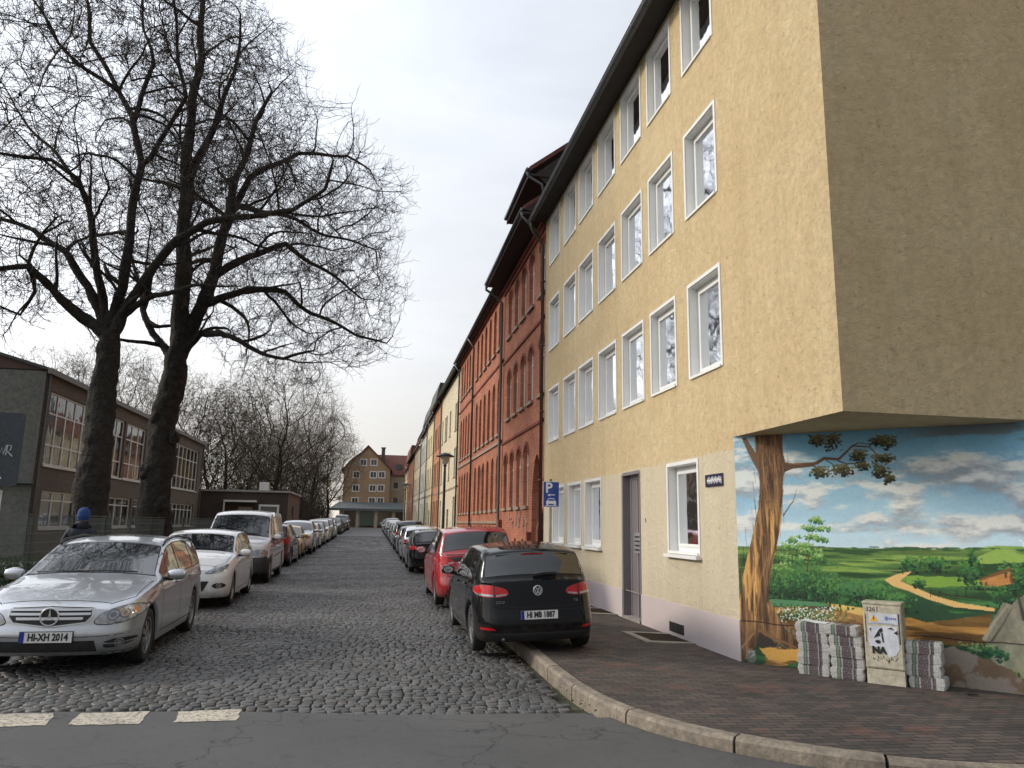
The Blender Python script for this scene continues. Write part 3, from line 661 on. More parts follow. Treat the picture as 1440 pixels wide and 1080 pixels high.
    b.use(m_darkwood); b.box((X-e+.01, Y0, ze-.13), (X+.02, Y1+.14, ze-.05)); b.box((X-e-.02, Y0, ze-.17), (X-e+.01, Y1+.14, ze+.06))
    b.poly([(X-e, Y0-.01, ze), (X, Y0-.01, ze-.1), (10.5, Y0-.01, ze-.1), (10.5, Y0-.01, 16.2)])
    b.build('roof', parent=r_, fix=True)
    b = MB().use(m_redtile); yg0, yg1 = 21.5, 25.5; xd = 4.28
    b.prism([(xd, yg0, 12.5), (xd, yg1, 12.5), (8.4, yg1, 15.7), (8.4, yg0, 15.7)], (0, 0, .15)); b.use(m_darkwood); b.box((xd+.02, yg0+.02, 12.36), (X+.1, yg1-.02, 12.44)); b.box((xd-.02, yg0, 12.34), (xd+.01, yg1, 12.6))
    b.poly([(xd+.2, yg0+.05, 12.45), (X+.1, yg0+.05, 12.0), (X+.1, yg0+.05, 11.3), (8, yg0+.05, 13.4), (8.4, yg0+.05, 15.7)])
    b.use(mat('dormer_cream', (.55, .46, .3), .8)); b.box((X+.06, yg0+.3, 11.2), (8, yg1-.1, 12.36)); b.use(m_darkwood)
    for k in range(4): b.box((X+.03, yg0+.5+k*.9, 11.5), (X+.06, yg0+.9+k*.9, 12.25))
    b.build('dormer', parent=r_, fix=True)
    b = MB().use(m_zinc); xg = X-e-.05
    b.tube([(xg, Y0, ze), (xg, Y1+.2, ze)], .075, 8); b.tube([(xg, Y1+.1, ze-.05), (xg, Y1+.1, ze-.25), (X-.35, Y1+.05, ze-.55), (X-.12, Y1, ze-.8), (X-.12, Y1, 1.6), (X-.2, Y1, 1.3), (X-.2, Y1, .1)], .055, 8)
    b.tube([(xg, Y0+.05, ze-.05), (xg, Y0+.05, ze-.2), (xg+.25, Y0+.03, ze-.45), (X-.22, Y0+.02, ze-.75)], .045, 8)
    b.tube([(xd-.06, yg0, 12.55), (xd-.06, yg1, 12.55)], .065, 8); b.tube([(xd-.06, yg0+.05, 12.5), (xd-.04, yg0+.05, 12.35), (xd+.4, yg0+.02, 12.1), (xd+.5, yg0+.02, 11.5)], .045, 8)
    b.build('gutter', parent=r_, smooth=True)
    # long eaves-side wing
    r2 = thing('brick_house', 'long plain red brick house with three rows of narrow arched windows beyond the dormered one', 'house', (X, 36, 0))
    Y0, Y1, ZT = 29.15, 44.7, 11.3
    cc = cols(30.25, 1, 1, .72) + cols(31.75, 4, 1.32, .7) + cols(37.4, 1, 1, .7) + cols(39.2, 5, 1.15, .66)
    cc = cols(30.2, 6, 1.36, .74) + cols(39.0, 5, 1.17, .68)
    ops = [(a, b, 8.85, 10.85, 'round') for a, b in cc] + [(a, b, 5.3, 7.62, 'round') for a, b in cc] + [(a, b, 2.3, 4.45, 'round') for a, b in cc]
    mb = MB().use(m_brick); wall_sheet(mb, T, Y0, Y1, 0, ZT, ops, .3)
    mb.quad((X, Y1, 0), (16, Y1, 0), (16, Y1, ZT), (X, Y1, ZT)); mb.quad((16, Y0, 0), (16, Y1, 0), (16, Y1, ZT), (16, Y0, ZT))
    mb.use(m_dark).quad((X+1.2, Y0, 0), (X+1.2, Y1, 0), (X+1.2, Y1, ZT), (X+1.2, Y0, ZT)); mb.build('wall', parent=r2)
    for o in ops: arched_window(r2, T, *o[:4], o[4])
    b = MB().use(m_sand); b.box((X-.07, Y0, 4.86), (X, Y1, 4.98)); b.box((X-.07, Y0, 1.75), (X, Y1, 1.85)); b.use(mt); b.box((X-.05, Y0, 8.1), (X, Y1, 8.2)); b.box((X-.1, Y0, ZT-.3), (X, Y1, ZT-.15)); b.build('brick_trim', parent=r2)
    b = MB().use(m_redtile); b.prism([(X-.35, Y0+.1, ZT-.1), (X-.35, Y1, ZT-.1), (10.5, Y1, 14.8), (10.5, Y0+.1, 14.8)], (0, 0, .12)); b.prism([(16.5, Y0+.1, 11), (16.5, Y1, 11), (10.5, Y1, 14.8), (10.5, Y0+.1, 14.8)], (0, 0, .12))
    b.use(m_darkwood).box((X-.33, Y0+.1, ZT-.2), (X, Y1, ZT-.12)); b.build('roof', parent=r2, fix=True)
    b = MB().use(m_zinc); xg = X-.42
    b.tube([(xg, Y0+.2, ZT-.1), (xg, Y1, ZT-.1)], .075, 8)
    for y in (38.0, 44.6): b.tube([(xg, y, ZT-.15), (X-.1, y, ZT-.6), (X-.1, y, .1)], .05, 8)
    b.build('gutter', parent=r2, smooth=True)
brick_house()
# ---------------- the row beyond ----------------
def plain_window(parent, T, a, b, z0, z1, rot=0, trim=m_white, sill=None):
    w, h = b-a, z1-z0; key = ('p', round(w, 2), round(h, 2), trim.name)
    if key not in _aw:
        f = MB().use(trim); d = .09
        f.box((d, 0, 0), (d+.05, .07, h)); f.box((d, w-.07, 0), (d+.05, w, h)); f.box((d, .07, 0), (d+.05, w-.07, .08)); f.box((d, .07, h-.08), (d+.05, w-.07, h)); f.box((d-.01, w/2-.03, .08), (d+.05, w/2+.03, h-.08))
        f.use(m_sand).box((-.05, -.05, -.07), (d, w+.05, 0))
        g = MB().use(m_greypane); g.quad((d+.03, .07, .08), (d+.03, w-.07, .08), (d+.03, w-.07, h-.08), (d+.03, .07, h-.08))
        _aw[key] = (f.mesh('window_frame'), g.mesh('glass'))
    F, G = _aw[key]; p = Vector(T(a, z0, 0)); o = place(F, 'window', parent, p, rot)
    c = bpy.data.objects.new('pane', G); C.objects.link(c); c.parent = o
def row_house(name, label, Y0, Y1, eave, m, cols, rows, roof, rm, ridge=None, X=4.87, door=None, trim=m_white, setback=0, gable_m=None, dorm=0):
    g = gz(Y0); r_ = thing(name, label, 'house', (X, (Y0+Y1)/2, g)); X += setback
    T = lambda u, z, d: (X+d, u, z)
    ops = [(Y0+(Y1-Y0)*a, Y0+(Y1-Y0)*a+w, g+z0, g+z0+h) for z0, h in rows for a, w in cols if not (door and z0 < 3 and abs((Y1-Y0)*(a-door)) < .9)]
    allo = ops + ([(Y0+(Y1-Y0)*door, Y0+(Y1-Y0)*door+1.1, g, g+2.5)] if door else [])
    mb = MB().use(m); wall_sheet(mb, T, Y0, Y1, g-.5, eave, allo, .12)
    mb.quad((X, Y1, 0), (15, Y1, 0), (15, Y1, eave), (X, Y1, eave)); mb.quad((X, Y0, 0), (15, Y0, 0), (15, Y0, eave), (X, Y0, eave)); mb.quad((15, Y0, 0), (15, Y1, 0), (15, Y1, eave), (15, Y0, eave)); mb.build('wall', parent=r_)
    for o in ops: plain_window(r_, T, *o, trim=trim)
    if door:
        o = allo[-1]; b = MB().use(mat('wood_door', (.09, .06, .045), .5)); b.box((X+.12, o[0], g), (X+.16, o[1], g+2.1)); b.use(m_greypane).box((X+.12, o[0], g+2.1), (X+.15, o[1], g+2.5)); b.build('door', parent=r_)
    b = MB().use(m_sand); z = rows[-1][0]+g
    b.box((X-.04, Y0, eave-.25), (X, Y1, eave-.1))
    for z0, h in rows[:1]: b.box((X-.03, Y0, g+z0+h+.5), (X, Y1, g+z0+h+.62))
    b.box((X-.03, Y0, g-.3), (X, Y1, g+.6)); b.build('cornice', parent=r_)
    ridge = ridge or eave+3.3; b = MB().use(rm)
    if roof == 'eaves':
        b.prism([(X-.35, Y0, eave-.1), (X-.35, Y1, eave-.1), (9.9, Y1, ridge), (9.9, Y0, ridge)], (0, 0, .12)); b.prism([(15.3, Y0, eave-.1), (15.3, Y1, eave-.1), (9.9, Y1, ridge), (9.9, Y0, ridge)], (0, 0, .12))
        b.poly([(X, Y0+.02, eave), (15, Y0+.02, eave), (9.9, Y0+.02, ridge)])
    else:            # mansard: steep front slope
        b.prism([(X-.25, Y0, eave), (X-.25, Y1, eave), (X+.3, Y1, ridge+.5), (X+.3, Y0, ridge+.5)], (.12, 0, .02)); b.prism([(X+.4, Y0, ridge+.4), (X+.4, Y1, ridge+.4), (15, Y1, ridge), (15, Y0, ridge)], (0, 0, .1))
        b.quad((X-.1, Y0+.01, eave), (15, Y0+.01, eave), (15, Y0+.01, ridge), (X+.4, Y0+.01, ridge+.4)); b.use(m_slate)
    b.build('roof', parent=r_, fix=True)
    for k in range(dorm):
        b = MB().use(rm); y = Y0 + (Y1-Y0)*(k+.5)/dorm; b.box((X+.1, y-.7, eave+.5), (X+2.5, y+.7, eave+2.0)); b.use(m_greypane).box((X+.08, y-.45, eave+.8), (X+.1, y+.45, eave+1.8)); b.build('dormer', parent=r_)
    b = MB().use(m_brick); b.box((9, Y1-.9, ridge-1), (9.8, Y1-.3, ridge+1.1)); b.build('chimney', parent=r_)
    b = MB().use(m_zinc); b.tube([(X-.42, Y0, eave-.08), (X-.42, Y1, eave-.08)], .08, 6); b.tube([(X-.42, Y1-.1, eave-.1), (X-.08, Y1-.1, eave-.6), (X-.08, Y1-.1, g)], .055, 6); b.build('gutter', parent=r_)
p_ = lambda n, c1, c2: mat(n, c1, .9, c2=c2, ns=.7, fs=6, bs=.3, bscale=20)
cream = p_('cream_paint', (.62, .54, .38), (.56, .48, .33)); white_g = p_('pale_green_paint', (.66, .63, .53), (.6, .57, .48)); yellow = p_('yellow_paint', (.66, .55, .34), (.6, .5, .3)); cream2 = p_('sand_paint', (.56, .43, .26), (.5, .38, .23)); brownp = p_('brown_paint', (.33, .22, .13), (.28, .18, .11))
R3 = [(1.4, 1.8), (4.4, 1.8), (7.3, 1.7)]
row_house('terraced_house', 'cream plaster house beside the long brick one, grey gutter along its eaves', 44.75, 56.9, 11.1, cream, [(.06, .8), (.14, .8), (.42, .9), (.62, .8), (.70, .8), (.88, .8)], R3, 'eaves', m_slate, door=.42)
row_house('terraced_house', 'orange brick terraced house with sandstone bands behind the near street lamp', 56.95, 63.4, 11.0, m_brick_o, [(.1, .9), (.3, .9), (.58, .9), (.78, .9)], R3, 'eaves', m_slate)
row_house('terraced_house', 'pale yellow terraced house under the tallest steep black slate roof', 63.45, 71.9, 10.8, yellow, [(.1, .9), (.36, .9), (.6, .9), (.82, .9)], R3, 'mansard', m_slate, 13.0, door=.36)
row_house('terraced_house', 'whitish green terraced house with a lower black slate roof', 71.95, 80.8, 10.5, white_g, [(.1, .9), (.36, .9), (.6, .9), (.82, .9)], R3, 'mansard', m_slate, 12.6, door=.1)
row_house('terraced_house', 'cream yellow terraced house with a broken red tiled roof and a tall brick chimney', 80.85, 93.6, 10.1, cream, [(.1, .9), (.3, .9), (.5, .9), (.7, .9), (.86, .9)], R3, 'mansard', m_redtile, 11.6, door=.3)
row_house('terraced_house', 'brown brick terraced house with a low eaves line far down the street', 93.65, 109, 10.0, m_brick_b, [(.1, .9), (.3, .9), (.5, .9), (.7, .9), (.86, .9)], R3, 'eaves', m_slate, door=.5)
row_house('terraced_house', 'last sand coloured house of the right hand row, its steep roof of dark red tiles', 109.05, 121, 9.4, cream2, [(.1, .9), (.3, .9), (.5, .9), (.7, .9), (.86, .9)], R3, 'mansard', m_redtile, 12.2, door=.3)
# ---------------- house across the end of the street ----------------
def end_house():
    Y = 126.0; g = gz(Y)
    r_ = thing('gabled_house', 'ochre house with a pointed gable closing the street, shop front under a grey canopy', 'house', (-1, Y, g))
    m = p_('ochre_paint', (.40, .27, .16), (.34, .23, .14)); T = lambda u, z, d: (u, Y+d, z)
    wins = [(-1.73, 11.31), (-.04, 11.37), (-2.74, 9.29), (-.05, 9.36), (1.3, 9.4), (-2.74, 7.13), (-.05, 7.2), (1.25, 7.24), (-2.77, 5.11), (-.06, 5.17), (1.28, 5.2)]
    ops = [(x-.5, x+.5, z-.5, z+.5) for x, z in wins]; low = [o for o in ops if o[3] < 10]
    mb = MB().use(m); wall_sheet(mb, T, -4.75, 2.65, g-1, 10.15, low, .15)
    # gable outline as a polygon with two openings, built from strips
    up = [o for o in ops if o[3] > 10]; prof = [(-4.75, 10.15), (-4.0, 11.2), (-3.0, 12.1), (-2.2, 12.7), (-1.07, 13.95), (2.65, 10.25)]
    xs = sorted(set([p[0] for p in prof] + [v for o in up for v in o[:2]])); zt = lambda x: float(np.interp(x, [p[0] for p in prof], [p[1] for p in prof]))
    for a, c in zip(xs, xs[1:]):
        o = [o for o in up if o[0] <= (a+c)/2 <= o[1]]
        if o: mb.quad((a, Y, 10.15), (c, Y, 10.15), (c, Y, o[0][2]), (a, Y, o[0][2])); mb.quad((a, Y, o[0][3]), (c, Y, o[0][3]), (c, Y, zt(c)), (a, Y, zt(a)))
        else: mb.quad((a, Y, 10.15), (c, Y, 10.15), (c, Y, zt(c)), (a, Y, zt(a)))
    mb.quad((-4.75, Y, 0), (-4.75, Y+12, 0), (-4.75, Y+12, 10.15), (-4.75, Y, 10.15)); mb.quad((2.65, Y, 0), (2.65, Y+12, 0), (2.65, Y+12, 10.2), (2.65, Y, 10.2))
    mb.use(m_dark).box((-4.6, Y+.8, g), (2.5, Y+.82, 10)); mb.build('wall', parent=r_)
    for o in ops:
        w, h = 1.0, 1.0; f = MB().use(m_white)
        if 'endw' not in _aw:
            for a, c, e, k in ((-.08, .06, -.08, 1.08), (.94, 1.08, -.08, 1.08)): f.box((a, -.02, e), (c, .14, k))
            f.box((.06, -.02, -.08), (.94, .14, .06)); f.box((.06, -.02, .94), (.94, .14, 1.08)); f.box((.47, .06, .06), (.53, .14, .94))
            gl = MB().use(m_greypane); gl.quad((.06, .12, .06), (.94, .12, .06), (.94, .12, .94), (.06, .12, .94)); _aw['endw'] = (f.mesh('window_frame'), gl.mesh('glass'))
        w_ = place(_aw['endw'][0], 'window', r_, (o[0], Y, o[2])); c = bpy.data.objects.new('pane', _aw['endw'][1]); C.objects.link(c); c.parent = w_
    b = MB().use(m_redtile)
    pr = [(x, z) for x, z in prof]; pr[0] = (-5.1, 9.8); pr[-1] = (3.0, 9.95)
    for (x0, z0), (x1, z1) in zip(pr, pr[1:]): b.prism([(x0, Y-.3, z0), (x1, Y-.3, z1), (x1, Y+12, z1), (x0, Y+12, z0)], (0, 0, .22))
    b.build('roof', parent=r_, fix=True)
    b = MB().use(mat('canopy_sheet', (.13, .15, .16), .7, c2=(.10, .115, .12), ns=3)); b.prism([(-6.5, Y-3.0, 3.75), (9, Y-3.0, 3.75), (9, Y, 4.8), (-5.2, Y, 4.8)], (0, 0, .12)); b.box((-6.5, Y-3.05, 3.5), (9, Y-2.95, 3.87)); b.build('canopy', parent=r_, fix=True)
    for x in (-5, -2.4, .45, 3.2, 6, 8.6): b = MB().use(mat('shop_wall', (.45, .4, .33), .8)); b.box((x, Y-2.6, g-1), (x+.45, Y-2.3, 3.6)); b.build('pillar', parent=r_)
    for k, (x, col) in enumerate(((-4.4, (.12, .09, .07)), (-1.85, (.1, .2, .17)), (1.0, (.25, .24, .18)), (3.8, (.03, .03, .04)), (6.5, (.05, .05, .05)))):
        b = MB().use(mat('shop_window_%d' % k, col, .15, spec=.8)); b.box((x, Y-1.0, g+.25), (x+2.2, Y-.95, 3.45)); b.use(m_white); b.box((x-.06, Y-1.02, g+.15), (x, Y-.9, 3.5)); b.box((x+2.2, Y-1.02, g+.15), (x+2.26, Y-.9, 3.5)); b.build('shop_window', parent=r_)
    # transverse wing with red roof and chimney
    r2 = thing('apartment_house', 'cream apartment house with a long dark red roof and grey chimney beside the ochre gable', 'house', (8, Y+3, g))
    m2 = p_('cream_grey', (.46, .37, .27), (.4, .33, .24)); mb = MB().use(m2); T2 = lambda u, z, d: (u, Y+2.0+d, z); ops = [(x, x+1, z, z+1.2) for z in (4.7, 7.2) for x in (3.2, 5.4, 7.8, 10)]
    wall_sheet(mb, T2, 2.66, 16, g-1, 9.6, ops, .15); mb.quad((16, Y+2, 0), (16, Y+12, 0), (16, Y+12, 9.6), (16, Y+2, 9.6)); mb.build('wall', parent=r2)
    for o in ops:
        c = MB().use(m_white); c.box((o[0], Y+2.1, o[2]), (o[1], Y+2.14, o[3])); c.use(m_greypane).box((o[0]+.1, Y+2.08, o[2]+.1), (o[1]-.1, Y+2.1, o[3]-.1)); c.build('window', parent=r2)
    b = MB().use(m_redtile); b.prism([(-1, Y+1.7, 9.4), (16.4, Y+1.7, 9.4), (16.4, Y+7, 13.1), (-1, Y+7, 13.1)], (0, 0, .15)); b.prism([(-1, Y+12.4, 9.4), (16.4, Y+12.4, 9.4), (16.4, Y+7, 13.1), (-1, Y+7, 13.1)], (0, 0, .15)); b.build('roof', parent=r2, fix=True)
    b = MB().use(m_zinc); b.box((1.15, Y+5, 11.8), (1.75, Y+5.6, 14.2)); b.box((1.05, Y+4.9, 14.2), (1.85, Y+5.7, 14.35)); b.build('chimney', parent=r2)
    b = MB().use(m_greypane); b.box((3.6, Y+3.0, 10.2), (4.6, Y+4.2, 11.4)); b.use(m_white).box((3.5, Y+2.95, 10.1), (4.7, Y+3.0, 10.2)); b.build('dormer', parent=r2)
    # low wall and steps line at the road end
end_house()
# ---------------- school on the left and its annexe ----------------
def school():
    X = -13.0; Y0, Y1, ZT = 32.5, 61.8, 7.4
    r_ = thing('school_building', 'long dark grey two storey school with broad white window bands behind the green fence', 'school', (X, 46, 0))
    mw = mat('grey_render', (.17, .135, .11), .9, c2=(.13, .105, .09), ns=.6, fs=8, bs=.3, bscale=20)
    mg = mat('grey_panel', (.17, .17, .15), .85, c2=(.135, .138, .124), ns=.8, fs=9); T = lambda u, z, d: (X-d, u, z); mb = MB().use(mw)
    bands = [(33.2, 37.6), (38.4, 40.6), (41.6, 43.9), (44.2, 46.6), (47.4, 49.8), (53.4, 60.6)]
    top = [(33.2, 38.2), (38.9, 42.9), (43.2, 46.8), (47.6, 51.8), (52.6, 60.6)]; bot = [(33.5, 37.3), (37.7, 41.2), (41.6, 45.2), (45.6, 49.2), (49.6, 53.0), (53.4, 60.2)]
    opt = [(a, b, 3.75, 6.72) for a, b in top]; opb = [(a, b, 1.25, 2.75) for a, b in bot]
    wall_sheet(mb, T, Y0, Y1, -.1, ZT, opt+opb, .15)
    mb.quad((X, Y1, 0), (-26, Y1, 0), (-26, Y1, ZT), (X, Y1, ZT)); mb.use(mg)
    T3 = lambda u, z, d: (u, Y0+d, z); ow = [(-15.9, -14.0, 1.2, 2.7), (-19, -16.4, 1.2, 2.7)]
    wall_sheet(mb, T3, -26, X, -.1, ZT, ow, .15)
    mb.use(m_dark); mb.quad((X-1.5, Y0+.2, 0), (X-1.5, Y1, 0), (X-1.5, Y1, ZT), (X-1.5, Y0+.2, ZT)); mb.quad((X-1.5, Y0+1.2, 0), (-26, Y0+1.2, 0), (-26, Y0+1.2, 3), (X-1.5, Y0+1.2, 3)); mb.build('wall', parent=r_)
    b = MB().use(m_redtile); b.use(mat('reddish_cladding', (.11, .06, .05), .8, c2=(.09, .05, .042), ns=2))
    b.poly([(X, Y0+.01, ZT+.06), (-19.5, Y0+.01, ZT+1.9), (-26, Y0+.01, ZT+.06)]); b.use(m_slate)
    b.prism([(X+.18, Y0-.15, ZT+.0), (X+.18, Y1+.15, ZT+.0), (-19.5, Y1+.15, ZT+1.9), (-19.5, Y0-.15, ZT+1.9)], (0, 0, .12)); b.prism([(-26.2, Y0-.15, ZT), (-26.2, Y1, ZT), (-19.5, Y1, ZT+1.9), (-19.5, Y0-.15, ZT+1.9)], (0, 0, .12))
    b.use(mat('roof_edge_grey', (.2, .19, .18), .6)); b.box((X+.1, Y0-.16, ZT-.1), (X+.22, Y1+.15, ZT+.12)); b.build('roof', parent=r_, fix=True)
    blinds = [mat('blind_yellow', (.60, .46, .20), .9, c2=(.45, .33, .14), ns=2), mat('blind_grey', (.35, .34, .32), .9, c2=(.22, .22, .21), ns=1.5), mat('blind_orange', (.55, .42, .2), .9, c2=(.5, .4, .25), ns=3)]
    rr = random.Random(3)
    for (a, b_, z0, z1) in opt+opb:
        f = MB().use(m_white); w = b_-a; n = max(2, round(w/1.1)); d0, d1 = .1, .16; big = z1 > 5
        ox = lambda u0, u1, q0, q1, e=0: f.box((X-d0+.0+e, a+u0, q0), (X-d1, a+u1, q1))
        ox(0, w, z0, z0+.08); ox(0, w, z1-.08, z1); f.box((X+.06, a-.05, z0-.08), (X-.1, b_+.05, z0))
        for k in range(n+1): u = (w-.11)*k/n; ox(u, u+.11, z0+.08, z1-.08, .003)
        hs = [.27, .70] if big else [.72]
        for h in hs: ox(.08, w-.08, z0+(z1-z0)*h, z0+(z1-z0)*h+.06, -.003)
        o = f.build('window', parent=r_); g = MB().use(m_glass); g.quad((X-.13, a, z0), (X-.13, b_, z0), (X-.13, b_, z1), (X-.13, a, z1)); g.build('pane', parent=o)
        c = MB()
        for k in range(n*2):
            if rr.random() < (.8 if big else .92):
                c.use(rr.choice(blinds[:1]*2+blinds) if big else blinds[1]); u0, u1 = a+w*k/n/2, a+w*(k+1)/n/2; zt = z0+(z1-z0)*rr.choice([.62, .66, .7, .95] if big else [.97]); zb = z0+(z1-z0)*rr.choice([.05, .3, .12])
                c.quad((X-.3, u0, zb), (X-.3, u1, zb), (X-.3, u1, zt), (X-.3, u0, zt))
        if c.f: c.build('curtain', parent=o)
    for (a, b_, z0, z1) in ow:
        f = MB().use(m_white); f.box((a, Y0+.08, z0), (b_, Y0+.14, z0+.1)); f.box((a, Y0+.08, z1-.1), (b_, Y0+.14, z1)); 
        for k in range(3): u = a+(b_-a-.1)*k/2; f.box((u, Y0+.075, z0+.1), (u+.1, Y0+.145, z1-.1))
        o = f.build('window', parent=r_); g = MB().use(m_glass); g.quad((a, Y0+.12, z0), (b_, Y0+.12, z0), (b_, Y0+.12, z1), (a, Y0+.12, z1)); g.build('pane', parent=o)
        g = MB().use(blinds[1]); g.quad((a, Y0+.4, z0+.5), (b_, Y0+.4, z0+.5), (b_, Y0+.4, z1), (a, Y0+.4, z1)); g.build('curtain', parent=o)
    b = MB().use(m_zinc); b.box((-20, Y0-.25, 2.95), (X+.05, Y0-.0, 3.1)); b.tube([(X+.08, Y0+.15, ZT), (X+.08, Y0+.15, 0)], .05, 6); b.tube([(X+.08, Y1-.1, ZT), (X+.08, Y1-.1, 0)], .05, 6); b.build('gutter', parent=r_)
    # annexe
    r2 = thing('flat_roofed_annexe', 'low brown flat roofed annexe with a small white chimney behind the white van', 'building', (-9.7, 66, .3))
    g = gz(63); ma = mat('brown_render', (.075, .055, .05), .9, c2=(.06, .045, .04), ns=.7, fs=9, bs=.3); mb2 = mat('annexe_brick', (.16, .095, .065), .9, c2=(.12, .075, .055), ns=3, fs=20)
    T4 = lambda u, z, d: (u, 63+d, z); op = [(-8.75, -7.2, 1.5, 2.95), (-10.3, -9.2, g, 2.75)]
    mb = MB().use(ma); wall_sheet(mb, T4, -13.4, -6.55, 0, 3.95, op, .15); mb.use(mb2); T5 = lambda u, z, d: (-6.55-d, u, z); op5 = [(66, 67.5, 1.6, 2.9)]; wall_sheet(mb, T5, 63, 73, 0, 3.95, op5, .15)
    mb.use(ma).quad((-13.4, 63, 3.9), (-6.55, 63, 3.9), (-6.55, 73, 3.9), (-13.4, 73, 3.9)); mb.build('wall', parent=r2)
    b = MB().use(mat('roof_edge_pale', (.32, .3, .28), .6)); b.box((-13.5, 62.85, 3.9), (-6.45, 63, 4.05)); b.box((-6.55, 63, 3.9), (-6.4, 73, 4.05)); b.build('roof_edge', parent=r2)
    b = MB().use(m_white); b.box((-9.1, 65, 4), (-8.4, 65.6, 4.8)); b.use(m_black).tube([(-8.75, 65.3, 4.8), (-8.75, 65.3, 5.0)], .15, 8); b.build('chimney', parent=r2)
    f = MB().use(m_white)
    for q in ((-8.75, -8.6, 1.5, 2.95), (-7.35, -7.2, 1.5, 2.95), (-8.6, -7.35, 1.5, 1.65), (-8.6, -7.35, 2.8, 2.95)): f.box((q[0], 62.96, q[2]), (q[1], 63.12, q[3]))
    f.use(m_greypane).box((-8.6, 63.08, 1.65), (-7.35, 63.1, 2.8)); f.build('window', parent=r2)
    f = MB().use(mat('pale_door', (.4, .36, .3), .6)); f.box((-10.3, 63.1, g), (-9.2, 63.14, 2.75)); f.use(m_white); f.box((-11.3, 62.3, 3.1), (-8.9, 63, 3.25)); f.box((-11.3, 62.35, g), (-11.2, 62.45, 3.1)); f.build('door', parent=r2)
    f = MB().use(m_greypane); f.box((-6.62, 66, 1.6), (-6.6, 67.5, 2.9)); f.use(mb2); f.build('window', parent=r2)
school()
def lamp_post(x, y, label, h=4.75):
    g = gz(y); t = thing('street_lamp', label, 'street lamp', (x, y, g), group='street lamps of the right hand pavement')
    mp = mat('lamp_post_paint', (.035, .04, .038), .5, .3)
    b = MB().use(mp); b.lathe([(.09, 0), (.09, .9), (.07, 1.0), (.06, h-.9), (.05, h-.35)], (x, y, g), k=12); b.build('post', parent=t, smooth=True)
    b = MB().use(mat('lamp_glass', (.55, .53, .46), .25)); b.lathe([(.06, 0), (.13, .04), (.2, .3), (.22, .38)], (x, y, g+h-.38), k=14); b.build('glass', parent=t, smooth=True)
    b = MB().use(mp); b.lathe([(.22, 0), (.42, -.02), (.43, .02), (.2, .12), (.06, .17), (0, .18)], (x, y, g+h), k=18); b.build('shade', parent=t, smooth=True)
    b = MB().use(mp); b.lathe([(.055, -.12), (.09, -.04), (.06, .02)], (x, y, g+h-.38), k=12); b.build('collar', parent=t, smooth=True)
lamp_post(3.25, 35.5, 'tall dark street lamp with a wide flat shade in front of the orange brick house')
lamp_post(2.95, 71, 'small distant street lamp with a pale shade far down the right pavement')
# ---------------- cars ----------------
m_cglass = mat('car_glass', (.012, .015, .016), .03, spec=1., coat=.6)
m_tyre = mat('tyre_rubber', (.016, .016, .016), .8, c2=(.024, .023, .022), ns=9)
m_rim = mat('alloy_rim', (.42, .43, .44), .3, .8, c2=(.3, .3, .3), ns=8)
m_chrome = mat('chrome', (.75, .76, .78), .12, 1.)
m_silver = mat('satin_silver', (.62, .63, .64), .38, .5)
m_lamp = mat('lamp_clear', (.42, .44, .46), .08, .5, c2=(.22, .24, .26), ns=18, coat=1)
m_lampdark = mat('lamp_inner', (.14, .15, .16), .1, .3, coat=1)
m_red = mat('tail_lamp_red', (.60, .010, .014), .25, c2=(.30, .004, .006), ns=14, coat=.6, spec=.2)
m_orange = mat('indicator_orange', (.6, .2, .03), .2, coat=1)
m_plate = mat('number_plate_white', (.72, .72, .70), .4)
m_blue = mat('plate_blue', (.01, .03, .3), .4)
m_seam = mat('panel_gap', (.008, .008, .008), .8)
m_trim = mat('rubber_trim', (.02, .02, .021), .55)
def paint(name, c, metal=0., rough=.35, c2=None):
    m = mat(name, c, rough, metal, c2=c2 or tuple(x*.93 for x in c), ns=1.2, coat=1., spec=.5, coatr=.03)
    nt = m.node_tree; b = nt.nodes['Principled BSDF']; co = nt.nodes.new('ShaderNodeTexCoord').outputs['Object']; sp = nt.nodes.new('ShaderNodeSeparateXYZ'); nt.links.new(co, sp.inputs[0])
    src = b.inputs['Base Color'].links[0].from_socket; ad = N(nt, 'ShaderNodeMath', operation='MULTIPLY_ADD'); nt.links.new(noise(nt, co, 7, 5, .7), ad.inputs[0]); ad.inputs[1].default_value = -.5; nt.links.new(sp.outputs[2], ad.inputs[2])
    d = ramp(nt, ad.outputs[0], -.12, .20, .5, 0); nt.links.new(mixc(nt, d, src, (.09, .08, .068)), b.inputs['Base Color']); nt.links.new(ramp(nt, ad.outputs[0], -.12, .15, .4, 1.), b.inputs['Coat Weight'])
    return m
def itp(s, P): return float(np.interp(s, [p[0] for p in P], [p[1] for p in P]))
def smooth_prof(P, L, sig):
    xs = np.linspace(-.3, L+.3, int((L+.6)/.01)+1); ys = np.interp(xs, [p[0] for p in P], [p[1] for p in P]); k = np.exp(-.5*(np.arange(-40, 41)*.01/sig)**2); k /= k.sum()
    ys2 = np.convolve(np.pad(ys, 40, 'edge'), k, 'valid'); return lambda s: float(np.interp(s, xs, ys2))
def chaikin(P, n=1):
    for _ in range(n):
        Q = []
        for i in range(len(P)):
            a, b = P[i], P[(i+1) % len(P)]; Q += [(a[0]*.75+b[0]*.25, a[1]*.75+b[1]*.25), (a[0]*.25+b[0]*.75, a[1]*.25+b[1]*.75)]
        P = Q
    return P
